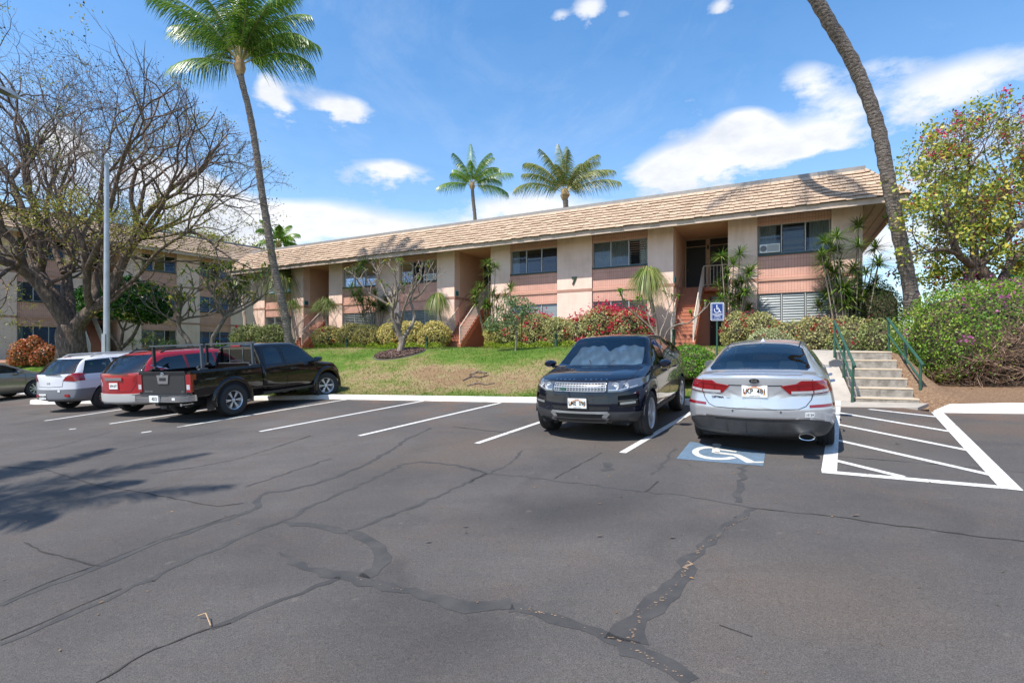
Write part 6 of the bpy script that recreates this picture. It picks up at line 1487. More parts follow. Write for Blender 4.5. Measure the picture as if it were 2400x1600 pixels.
def face_M(p, out, up=Vector((0, 0, 1))):
    z = out.normalized(); x = up.cross(z).normalized(); y = z.cross(x); M = Matrix((x, y, z)).transposed().to_4x4(); M.translation = p; return M

def place_car(root, pos, theta, reverse=False):
    """stand the car on the sloping lot: pos = ground point of its local origin, theta = heading from straight away to the right"""
    f = Vector((math.sin(R(theta)), math.cos(R(theta)), 0)); f = -f if reverse else f
    n = Vector((-.04, -.04, 1)).normalized(); f = (f - n * f.dot(n)).normalized(); l = n.cross(f); M = Matrix((f, l, n)).transposed().to_4x4(); M.translation = Vector((pos[0], pos[1], lotz(pos[0], pos[1]) + .004)); root.matrix_world = M
def seats(car, spec, m=None, dash=None):
    """spec: (x, y, z of cushion)"""
    for (x, y, z, wd) in spec:
        mb = MB(); mb.box(x - .05, x + .45, y - wd, y + wd, z - .15, z); v = [(x - .02, z - .1), (x + .10, z - .1), (x - .06, z + .60), (x - .15, z + .60)]
        mb.add([(a, y - wd, b) for a, b in v] + [(a, y + wd, b) for a, b in v], [(0, 1, 2, 3), (7, 6, 5, 4), (0, 4, 5, 1), (1, 5, 6, 2), (2, 6, 7, 3), (3, 7, 4, 0)])
        for yy in ((y,) if wd < .4 else (y - .36, y + .36)):
            mb.prism([(yy - .11, z + .61), (yy + .11, z + .61), (yy + .125, z + .68), (yy + .10, z + .77), (yy - .10, z + .77), (yy - .125, z + .68)], x - .15, x - .07, 0, Matrix(((0, 0, 1, 0), (1, 0, 0, 0), (0, 1, 0, 0), (0, 0, 0, 1))))
        s = mb.build('seat', m or SEATM, car)
    mb = MB()
    if dash: mb.box(dash[0], dash[1], -.66, .66, dash[2] - .3, dash[2]); M = Matrix.Translation((dash[0] - .15, .36, dash[2] - .02)) @ Matrix.Rotation(R(65), 4, 'Y'); mb.tube([M @ Vector((math.cos(a * .5236) * .18, math.sin(a * .5236) * .18, 0)) for a in range(13)], .016, 5); mb.build('dashboard', SEATM, car)
def mirror(car, x, y, z, m, glassx):
    """side mirror; glassx = -1 rear-facing glass"""
    s = 1 if y > 0 else -1; mb = MB(); n = 12; rings = []
    for t, sc in ((0, .55), (.25, .9), (.6, 1), (1, .93)):
        ring = [(x + .11 - t * .19, y + s * (.11 * math.cos(a * 2 * math.pi / n) * sc), z + .075 * math.sin(a * 2 * math.pi / n) * sc * (1 if math.sin(a * 2 * math.pi / n) > 0 else .85)) for a in range(n)]; rings.append(ring)
    vs = [p for r_ in rings for p in r_]; mb.add(vs, [(i * n + k, i * n + (k + 1) % n, (i + 1) * n + (k + 1) % n, (i + 1) * n + k) for i in range(3) for k in range(n)] + [tuple(range(n))]); mb.box(x - .02, x + .05, min(y - s * .20, y - s * .06), max(y - s * .20, y - s * .06), z - .07, z - .03)
    o = mb.build('side_mirror', m, car, True); g = MB(); g.add([(x - .083, p[1] * .98 + y * .02, p[2] * .98 + z * .02) for p in rings[-1]], [tuple(range(n))]); g.build('mirror_glass', mat('mirror_silver', (.5, .55, .6), .05, 1), o)

def finish_body(bm, m2, paint, car, name='body'):
    me = bpy.data.meshes.new(name); bm.to_mesh(me); me.materials.clear(); me.materials.append(paint); me.materials.append(WELL)
    me.polygons.foreach_set('use_smooth', [True] * len(me.polygons)); me.set_sharp_from_angle(angle=R(38)); return link(name, me, car)

def car_shell(st, wheels, rr_, paint, warp, bulge=(.05, .05), **kw):
    bm = loft(st, warp, bulge, **kw); bm, m2 = arches(bm, wheels, rr_, paint); surf = Surf(bm); return bm, m2, surf
def endwarp(L, cr, cf, lean_r=None, lean_f=None):
    """plan curvature of both ends and lean of the faces"""
    def w(x, y, z):
        t = max(0, 1 - x / .9) ** 2; u = max(0, 1 - (L - x) / .9) ** 2
        x2 = x + cr * t * (abs(y) / .9) ** 2.4 - cf * u * (abs(y) / .9) ** 2.4
        if lean_r: x2 += t * float(np.interp(z, lean_r[0], lean_r[1]))
        if lean_f: x2 -= u * float(np.interp(z, lean_f[0], lean_f[1]))
        return (x2, y, z)
    return w
def mir(p): return [(-a, b) for a, b in p][::-1]

# ---- silver sedan (seen from behind) ------------------------------------------
def silver_sedan():
    car = empty('parked_sedan'); tag(car, 'silver sedan seen from behind, parked over the blue wheelchair marking', 'car', 'cars parked along the kerb')
    SIL = carpaint('silver_paint', (.60, .61, .63), .62, .30)
    st = [(0, .30, .70, .80, .60, .74, .93, .64, 1.03, 1.06), (.10, .25, .76, .88, .60, .80, .95, .68, 1.055, 1.085), (.45, .22, .80, .92, .60, .84, .965, .68, 1.075, 1.11), (.75, .21, .81, .925, .60, .855, .965, .64, 1.15, 1.18),
          (1.15, .20, .81, .93, .60, .865, .96, .585, 1.275, 1.325), (1.7, .20, .81, .93, .60, .875, .955, .555, 1.39, 1.445), (2.3, .20, .81, .93, .60, .88, .95, .56, 1.41, 1.465), (2.9, .20, .81, .93, .60, .88, .94, .575, 1.36, 1.42), (3.35, .20, .81, .93, .60, .87, .93, .62, 1.20, 1.25),
          (3.80, .20, .81, .925, .60, .85, .90, .70, .99, 1.02), (4.3, .21, .80, .91, .60, .82, .84, .68, .90, .93), (4.65, .22, .76, .86, .55, .74, .74, .58, .79, .82), (4.82, .24, .68, .76, .50, .64, .62, .50, .66, .68)]
    wp = endwarp(4.85, .30, .35, ([.2, .45, .62, .80, 1.05], [.10, .02, -.01, .035, .0]), ([.2, .6, .8], [.05, 0, .1]))
    bm, m2, sf = car_shell(st, [(1.07, .93, .34, .385), (3.88, .93, .34, .385)], .385, SIL, wp, (.02, .05), smooth=2)
    rw = cut(bm, [(.53, .60), (.66, .64), (1.42, .545), (1.50, .47), (1.535, .30), (1.55, 0), (1.535, -.30), (1.50, -.47), (1.42, -.545), (.66, -.64), (.53, -.60), (.475, -.30), (.46, 0), (.475, .30)], 'z+', .3)
    ws = cut(bm, [(2.86, .50), (3.68, .66), (3.76, .5), (3.80, 0), (3.76, -.5), (3.68, -.66), (2.86, -.50), (2.80, 0)], 'z+', .3)
    sw = [(.98, 1.02), (1.38, 1.22), (1.80, 1.335), (2.3, 1.365), (2.75, 1.335), (3.15, 1.20), (3.52, 1.02), (3.5, .985), (1.0, .985)]
    sides = [cut(bm, sw, 'y+', .15), cut(bm, sw[::-1], 'y-', .15)]
    tl = [(.30, .93), (.60, .975), (.86, 1.005), (.95, 1.01), (.95, .85), (.74, .825), (.40, .825)]
    tls = [cut(bm, tl, 'x-', .1), cut(bm, mir(tl), 'x-', .1)]
    tls += [cut(bm, [(-.1, 1.0), (.40, .985), (.36, .92), (.16, .865), (-.1, .85)], 'y+', .35), cut(bm, [(-.1, 1.0), (.40, .985), (.36, .92), (.16, .865), (-.1, .85)][::-1], 'y-', .35)]
    rf = [(.62, .685), (.97, .695), (.97, .655), (.62, .65)]
    rfs = [cut(bm, rf, 'x-', .1), cut(bm, mir(rf), 'x-', .1)]
    df = [(-.90, .36), (-.84, .455), (-.68, .505), (.68, .505), (.84, .455), (.90, .36), (.84, .18), (-.84, .18)]; dfu = cut(bm, df, 'x-', .05)
    plr = cut(bm, [(-.33, .905), (.33, .905), (.27, .74), (-.27, .74)], 'x-', .1, remove=False)
    body = finish_body(bm, m2, SIL, car)
    piece('rear_window', rw, CGLASS, car, -.004); piece('windshield', ws, CGLASS, car, -.004)
    for s_ in sides: piece('side_window', s_, CGLASSD, car, -.004)
    for i in (0, 1):
        t = piece('taillight', tls[i], REDL, car, .006, .012); w_ = piece('lens_wrap', tls[i + 2], REDL, t, .006, .012)
        sg = 1 if i == 0 else -1
        c = MB()                                                     # clear lower strip and dark dividers
        sf.line(c, 'x-', [(sg * .42, .845), (sg * .64, .847), (sg * .88, .872)], .035, .012, 0); c.build('clear_strip', CLEAR, t)
        c = MB(); sf.line(c, 'x-', [(sg * .655, .975), (sg * .665, .83)], .012, .014); sf.line(c, 'x-', [(sg * .50, .948), (sg * .50, .875)], .012, .013); sf.line(c, 'x-', [(sg * .34, .925), (sg * .62, .953), (sg * .88, .985)], .01, .013); c.build('divider', REDD, t)
    for s_ in rfs: piece('reflector', s_, REDD, car, .004, .01)
    d = piece('diffuser', dfu, GREYP, car, .006, .012)
    c = MB()
    for yy in (-.36, -.12, .12, .36): sf.line(c, 'x-', [(yy, .455), (yy * .96, .29)], .012, .030)
    c.build('fin', GREYP, d)
    c = MB(); sf.line(c, 'x-', [(-.62, .517), (.62, .517)], .016, .012); sf.line(c, 'x-', [(-.78, .485), (-.62, .512)], .012, .012); sf.line(c, 'x-', [(.78, .485), (.62, .512)], .012, .012); c.build('chrome_strip', CHROME, d)
    mm = MB(); sf.line(mm, 'x-', [(-.50, .495), (.50, .495)], .018, .012); mm.build('mesh_strip', BLK, d)
    c = MB(); sf.line(c, 'x-', [(.665, .83), (.64, .75), (.58, .67), (.50, .635), (.0, .628), (-.50, .635), (-.58, .67), (-.64, .75), (-.665, .83)], .008); sf.line(c, 'x-', [(.655, .98), (.66, 1.01)], .006); sf.line(c, 'x-', [(-.655, .98), (-.66, 1.01)], .006)
    for ax in ('y+', 'y-'):
        sf.line(c, ax, [(1.40, .97), (1.46, .6), (1.56, .42), (1.62, .27)], .008); sf.line(c, ax, [(2.40, .97), (2.42, .27)], .008); sf.line(c, ax, [(3.46, .95), (3.42, .27)], .008)
    sf.line(c, 'z+', [(3.80, .72), (4.55, .60)], .006); sf.line(c, 'z+', [(3.80, -.72), (4.55, -.60)], .006); sf.line(c, 'x-', [(.32, .935), (-.32, .935)], .012)
    c.build('panel_gaps', SEAM, body)
    for sg in (1, -1): c = MB(); sf.line(c, 'z+', [(1.46, sg * .50), (2.1, sg * .515), (2.84, sg * .52)], .018, .004); c.build('roof_strip', BLK, body)
    for ax in ('y+', 'y-'): c = MB(); sf.line(c, ax, [(.95, 1.01), (1.38, 1.238), (1.80, 1.352), (2.3, 1.38), (2.75, 1.35), (3.15, 1.215), (3.54, 1.02)], .014, .004); c.build('window_chrome', CHROME, body)
    # spoiler lip
    c = MB(); sf.line(c, 'z+', [(.17, -.54), (.10, -.35), (.08, 0), (.10, .35), (.17, .54)], .045, .010); c.build('trunk_lip', SIL, body, True)
    p, n = sf.hit('x-', 0, .862); M = face_M(p + Vector((-.012, 0, 0)), Vector((-1, 0, .06))); plate(car, M, 'LKP  481')
    p, n = sf.hit('x-', 0, .998); M = face_M(p + n * .008, n); c = MB(); c.prism([(math.cos(a * .314) * .062, math.sin(a * .314) * .030) for a in range(20)], -.006, .003, 0, M); b = c.build('emblem', BLKG, car); text_part('emblem_letters', 'KIA', .040, CHROME, b, M @ Matrix.Translation((0, -.002, .004)), .003, bold=.001, sx=1.15)
    p, n = sf.hit('x-', .46, .765); text_part('model_lettering', 'OPTIMA', .036, BLKG, car, face_M(p + n * .004, n), .004, bold=.0012, sx=1.25); p, n = sf.hit('x-', .325, .763); text_part('model_lettering', 'GDI', .026, CHROME, car, face_M(p + n * .004, n), .004, sx=1.2)
    p, n = sf.hit('x-', -.62, .56); M = face_M(p + n * .004, n); c = MB(); c.box(-.055, .055, -.032, .032, -.002, .002, 0, M); b = c.build('safety_sticker', PLATEW, car); text_part('sticker_text', '10 24', .043, INK, b, M @ Matrix.Translation((0, 0, .003)), .001, sx=.95)
    for yy in (-.30, .27): p, n = sf.hit('x-', yy, .60); M = face_M(p + n * .002, n); c = MB(); c.lathe([(.012, 0), (.011, .003), (.0001, .003)], 10, 0, M); c.build('parking_sensor', GREYP, car)
    # exhaust
    M = face_M(Vector((.0, -.585, .30)), Vector((-1, 0, 0))); c = MB()
    for k, (r_, z_) in enumerate([(1, -.16), (1, .0), (.97, .012), (.86, .010), (.82, -.02), (.82, -.14)]): c.v += [tuple(M @ Vector((math.cos(a * .2618) * .092 * r_, math.sin(a * .2618) * .043 * r_, z_))) for a in range(24)]
    for i in range(5):
        for k in range(24): c.f.append((i * 24 + k, i * 24 + (k + 1) % 24, (i + 1) * 24 + (k + 1) % 24, (i + 1) * 24 + k)); c.mi.append(0)
    e = c.build('exhaust_tip', CHROME, car, True); c = MB(); c.prism([(math.cos(a * .2618) * .077, math.sin(a * .2618) * .036) for a in range(24)], -.12, -.11, 0, M); c.build('exhaust_inside', SEAM, e)
    c = MB(); c.add([(1.62, -.035, 1.445), (1.62, .035, 1.445), (1.86, .022, 1.455), (1.86, -.022, 1.455), (1.68, -.004, 1.50), (1.68, .004, 1.50)], [(0, 1, 5, 4), (1, 2, 5), (0, 4, 3), (2, 3, 4, 5), (3, 2, 1, 0)]); c.build('roof_antenna', SIL, car)
    for sg in (1, -1):
        for x in (1.78, 2.78):
            p, n = sf.hit('y+' if sg > 0 else 'y-', x, .83); c = MB(); c.tube([p + n * .003 + Vector((-.11, 0, 0)), p + n * .045 + Vector((-.09, 0, 0)), p + n * .05, p + n * .045 + Vector((.09, 0, 0)), p + n * .003 + Vector((.11, 0, 0))], .013, 6); c.build('door_handle', CHROME, car, True)
        mirror(car, 3.22, sg * 1.03, .985, SIL, -1)
    for x in (1.07, 3.88):
        for sg in (1, -1): wheel(car, x, sg * .80, .338, .22, .225, sg, 5, double=True)
    seats(car, [(1.28, 0, .40, .60), (2.25, .36, .46, .25), (2.25, -.36, .46, .25)], dash=(3.1, 3.6, .93))
    c = MB(); c.box(.50, .98, -.64, .64, .93, .985); c.box(.60, .70, -.14, .14, .985, 1.02); c.build('parcel_shelf', SEATM, car)
    c = MB(); c.box(1.0, 3.7, -.70, .70, .22, .34); c.build('cabin_floor', SEATM, car)
    c = MB(); c.box(.30, 4.6, -.70, .70, .20, .26); c.build('underbody', WELL, car)
    place_car(car, (3.20, 6.72), 30); return car
silver_sedan()

# ---- black luxury crossover (seen from the front) -----------------------------
def black_crossover():
    car = empty('parked_suv'); tag(car, 'black crossover facing the camera with a silver sunshade behind its windshield', 'car', 'cars parked along the kerb')
    BK = carpaint('black_paint', (.004, .006, .014), .0, .25, .05)
    st = [(0, .42, .70, .82, .80, .78, 1.05, .70, 1.12, 1.14), (.12, .36, .76, .90, .75, .84, 1.10, .70, 1.25, 1.28), (.35, .30, .80, .94, .72, .87, 1.13, .62, 1.44, 1.48), (.8, .27, .83, .955, .70, .89, 1.12, .60, 1.51, 1.56),
          (1.4, .26, .84, .96, .70, .90, 1.10, .65, 1.57, 1.605), (2.0, .26, .84, .96, .70, .905, 1.08, .665, 1.59, 1.63), (2.45, .26, .84, .96, .70, .90, 1.06, .675, 1.57, 1.61), (2.85, .26, .84, .96, .70, .895, 1.045, .73, 1.34, 1.39),
          (3.22, .26, .84, .96, .70, .89, 1.03, .79, 1.11, 1.14), (3.6, .26, .84, .96, .72, .88, .985, .74, 1.055, 1.09), (4.0, .27, .82, .945, .70, .86, .935, .70, .995, 1.035), (4.22, .30, .79, .90, .66, .80, .88, .66, .945, .975), (4.34, .34, .74, .83, .62, .74, .80, .60, .87, .90)]
    wp = endwarp(4.37, .22, .36, None, ([.25, .45, .6, .80, .92, 1.0], [.06, .0, .0, .03, .06, .1]))
    bm, m2, sf = car_shell(st, [(.86, .96, .36, .415), (3.50, .96, .36, .415)], .41, BK, wp, (.04, .02), smooth=2)
    ws = cut(bm, [(2.52, .62), (3.12, .78), (3.24, .55), (3.30, 0), (3.24, -.55), (3.12, -.78), (2.52, -.62), (2.46, 0)], 'z+', .3)
    sw = [(.42, 1.22), (.62, 1.40), (1.2, 1.485), (2.0, 1.50), (2.45, 1.47), (2.72, 1.34), (3.06, 1.10), (3.0, 1.075), (1.6, 1.11), (.5, 1.17)]
    sides = [cut(bm, sw, 'y+', .15), cut(bm, sw[::-1], 'y-', .15)]
    gr = [(-.43, .925), (.43, .925), (.42, .80), (.36, .785), (-.36, .785), (-.42, .80)]; grc = cut(bm, gr, 'x+', .05)
    hl = [(.45, .935), (.70, .95), (.97, .985), (.97, .91), (.88, .85), (.64, .785), (.46, .785)]
    hls = [cut(bm, hl, 'x+', .05), cut(bm, mir(hl), 'x+', .05)]
    hy = [(3.72, .965), (4.5, .965), (4.5, .86), (4.1, .87), (3.9, .92)]
    hls += [cut(bm, hy, 'y+', .4), cut(bm, hy[::-1], 'y-', .4)]
    low = [(-.50, .575), (.50, .575), (.44, .50), (-.44, .50)]; lowc = cut(bm, low, 'x+', .05)
    sk = [(-.95, .46), (-.40, .485), (.40, .485), (.95, .46), (.95, .24), (-.95, .24)]; skc = cut(bm, sk, 'x+', .0)
    fg = [(.60, .72), (.86, .74), (.88, .56), (.60, .545)]; fgs = [cut(bm, fg, 'x+', .05), cut(bm, mir(fg), 'x+', .05)]
    sill = [(1.22, .40), (3.12, .40), (3.12, .24), (1.22, .24)]; sl_ = [cut(bm, sill, 'y+', .05), cut(bm, sill[::-1], 'y-', .05)]
    body = finish_body(bm, m2, BK, car)
    piece('windshield', ws, m_glass('screen_glass', (.62, .72, .80), .05, .0), car, -.004)
    for s_ in sides: piece('side_window', s_, CGLASSD, car, -.004)
    g = piece('grille', grc, BLK, car, -.02, .0)
    c = MB()
    for z in (.915, .862, .852, .795): sf.line(c, 'x+', [(-.42, z), (.42, z)], .010, .006)
    for i in range(17):
        y = -.39 + i * .049
        for z0, z1 in ((.908, .868), (.846, .802)): sf.line(c, 'x+', [(y, z0), (y + .014, (z0 + z1) / 2), (y, z1)], .009, .004); sf.line(c, 'x+', [(y - .02, (z0 + z1) / 2), (y + .03, (z0 + z1) / 2)], .008, .004)
    sf.line(c, 'x+', [(-.425, .915), (-.425, .80)], .016, .006); sf.line(c, 'x+', [(.425, .915), (.425, .80)], .016, .006); c.build('grille_mesh', mat('satin_silver', (.46, .46, .46), .35, .6), g)
    p, n = sf.hit('x+', -.25, .825); c = MB(); M = face_M(p + n * .012, n); c.prism([(math.cos(a * .314) * .05, math.sin(a * .314) * .026) for a in range(20)], -.004, .004, 0, M); c.build('badge', mat('badge_green', (.02, .07, .04), .3), g)
    for i, (ch, yy) in enumerate(zip('RANGEROVER', [-.43, -.35, -.27, -.19, -.11, .09, .17, .25, .33, .41])):
        p, n = sf.hit('x+', -(-yy), .962); text_part('bonnet_letter', ch, .040, CHROME, car, face_M(p + n * .005, n), .004, bold=.001, sx=1.25)
    for i in (0, 1):
        sg = 1 if i == 0 else -1; h = piece('headlight', hls[i], mat('lamp_housing', (.20, .21, .23), .12, .7, coat=1), car, -.002, .0); piece('lens_wrap', hls[i + 2], mat('lamp_housing', (.12, .125, .13)), h, -.002)
        for yy, rr_ in ((.56, .052), (.70, .04)):
            p, n = sf.hit('x+', sg * yy, .865)
            if p: M = face_M(p + n * .0, Vector((1, 0, 0))); c = MB(); c.lathe([(rr_ * 1.15, -.01), (rr_ * 1.1, .008), (rr_ * .85, .006), (rr_ * .7, -.004), (.0001, .006)], 20, 0, M); c.build('lamp_bulb', CLEAR, h, True)
        c = MB(); sf.line(c, 'x+', [(sg * .47, .81), (sg * .62, .812), (sg * .84, .862)], .008, .006); c.build('running_light', CLEAR, h)
        f = piece('fog_recess', fgs[i], SEAM, car, -.03); c = MB(); sf.line(c, 'x+', [(sg * .63, .605), (sg * .83, .618)], .034, .006); c.build('fog_light', mat('fog_lens', (.22, .23, .23), .2, .2), f); c = MB(); sf.line(c, 'x+', [(sg * .60, .555), (sg * .87, .575)], .018, .004); sf.line(c, 'x+', [(sg * .60, .64), (sg * .86, .655)], .012, .004); c.build('fog_trim', BLKG, f)
    l = piece('lower_grille', lowc, SEAM, car, -.01); c = MB()
    for i in range(34): y = -.48 + i * .0285; sf.line(c, 'x+', [(y, .505), (y + .02, .54), (y, .572)], .005, .004)
    c.build('lower_mesh', mat('mesh_grey', (.10, .10, .105), .4, .5), l)
    s_ = piece('lower_bumper', skc, GREYP, car, .006, .01); c = MB(); sv = mat('skid_silver', (.36, .36, .36), .4, .6)
    sf.line(c, 'x+', [(-.46, .472), (.46, .472)], .035, .014); sf.line(c, 'x+', [(-.46, .475), (-.40, .40), (-.52, .28)], .07, .016); sf.line(c, 'x+', [(.46, .475), (.40, .40), (.52, .28)], .07, .016); sf.line(c, 'x+', [(-.40, .345), (.40, .345)], .085, .018); c.build('skid_plate', sv, s_)
    c = MB(); sf.line(c, 'x+', [(-.38, .42), (.38, .42)], .045, .010); c.build('skid_slot', SEAM, s_)
    for q_ in sl_: piece('sill_trim', q_, GREYP, car, .008, .012)
    c = MB()
    for ax in ('y+', 'y-'):
        sf.line(c, ax, [(1.16, 1.10), (1.14, .85), (1.30, .5), (1.34, .40)], .008); sf.line(c, ax, [(2.12, 1.08), (2.14, .40)], .008); sf.line(c, ax, [(3.08, 1.05), (3.06, .40)], .008)
    sf.line(c, 'x+', [(-.62, .93), (-.2, .948), (.2, .948), (.62, .93)], .007); sf.line(c, 'x+', [(-.44, .73), (.44, .73)], .006); sf.line(c, 'z+', [(3.28, .74), (3.8, .76), (4.15, .66)], .006); sf.line(c, 'z+', [(3.28, -.74), (3.8, -.76), (4.15, -.66)], .006)
    c.build('panel_gaps', SEAM, body)
    c = MB()
    for ax in ('y+', 'y-'): sf.line(c, ax, [(1.34, 1.10 - .01), (1.345, 1.49)], .03, .004); sf.line(c, ax, [(2.16, 1.09), (2.14, 1.50)], .05, .004)
    c.build('window_pillar', BLK, body)
    c = MB(); sf.line(c, 'y+', [(3.10, .90), (3.38, .93)], .045, .006); sf.line(c, 'y-', [(3.10, .90), (3.38, .93)], .045, .006); c.build('side_vent', GREYP, body)
    c = MB()
    for sg in (1, -1): sf.line(c, 'z+', [(3.30, sg * .50), (3.24, sg * .15), (3.10, sg * -.02 + .25 * sg)], .018, .014)
    c.build('wiper', BLK, car)
    # arch lips
    for x in (.86, 3.50):
        for sg in (1, -1):
            c = MB(); c.tube([(x + math.cos(R(a)) * .42, sg * (.952 - .03 * abs(math.cos(R(a)))), .36 + math.sin(R(a)) * .42) for a in range(4, 181, 12)], .015, 6); c.build('wheel_arch', BLK, car, True)
            wheel(car, x, sg * .83, .365, .235, .245, sg, 5, double=True)
    p, n = sf.hit('x+', 0, .60); plate(car, face_M(Vector((max(p.x, sf.hit('x+', 0, .66)[0].x) + .02, 0, .615)), Vector((1, 0, .02))), 'LME  098')
    c = MB(); M = face_M(Vector((p.x + .004, 0, .60)), Vector((1, 0, 0))); c.box(-.17, .17, -.09, .06, -.03, .008, 0, M); c.build('plate_holder', BLK, car)
    for sg in (1, -1):
        mirror(car, 2.98, sg * 1.06, 1.13, BK, -1)
        for x in (1.45, 2.35): p, n = sf.hit('y+' if sg > 0 else 'y-', x, .97); c = MB(); c.tube([p + n * .003 + Vector((-.11, 0, 0)), p + n * .04 + Vector((-.08, 0, 0)), p + n * .04 + Vector((.08, 0, 0)), p + n * .003 + Vector((.11, 0, 0))], .014, 6); c.build('door_handle', BK, car, True)
    # folding silver sunshade standing behind the glass
    sh = mat('sunshade_foil', (.50, .58, .64), .28, .85, bump=.5, bs=6); mb = MB(); n, m = 30, 14; V = []; F = []
    for i in range(n + 1):
        u = -1 + 2 * i / n; tpz = 1 - .16 * math.exp(-(u / .16) ** 2) * 1.5 - .10 * abs(u) ** 6
        for j in range(m + 1):
            v = j / m * tpz; w = .70 - .10 * v; x = 3.14 - .60 * v - .07; z = 1.125 + .37 * v - .07 + .012 * math.sin(u * 19 + v * 7) ; y = u * w * (1 - .06 * (1 - v) ** 4); V.append((x + .014 * math.sin(u * 13) * math.cos(v * 9), y, z))
    for i in range(n):
        for j in range(m): F.append((i * (m + 1) + j, (i + 1) * (m + 1) + j, (i + 1) * (m + 1) + j + 1, i * (m + 1) + j + 1))
    o_ = np_mesh('sunshade', V, F, sh, car, True)
    seats(car, [(.95, 0, .62, .62), (1.9, .37, .60, .25), (1.9, -.37, .60, .25)]); c = MB(); c.box(2.75, 3.2, -.68, .68, .75, 1.0); c.build('dashboard', SEATM, car); c = MB(); c.box(.3, 4.1, -.72, .72, .26, .34); c.build('underbody', WELL, car)
    # front bumper centre at local x=4.37 ; park so that the nose is towards the camera
    hd = Vector((math.sin(R(28.5)), math.cos(R(28.5)))); nose = Vector((1.03, 7.97)); pos = nose + hd * 4.37; place_car(car, (pos.x, pos.y), 28.5, True); return car
black_crossover()
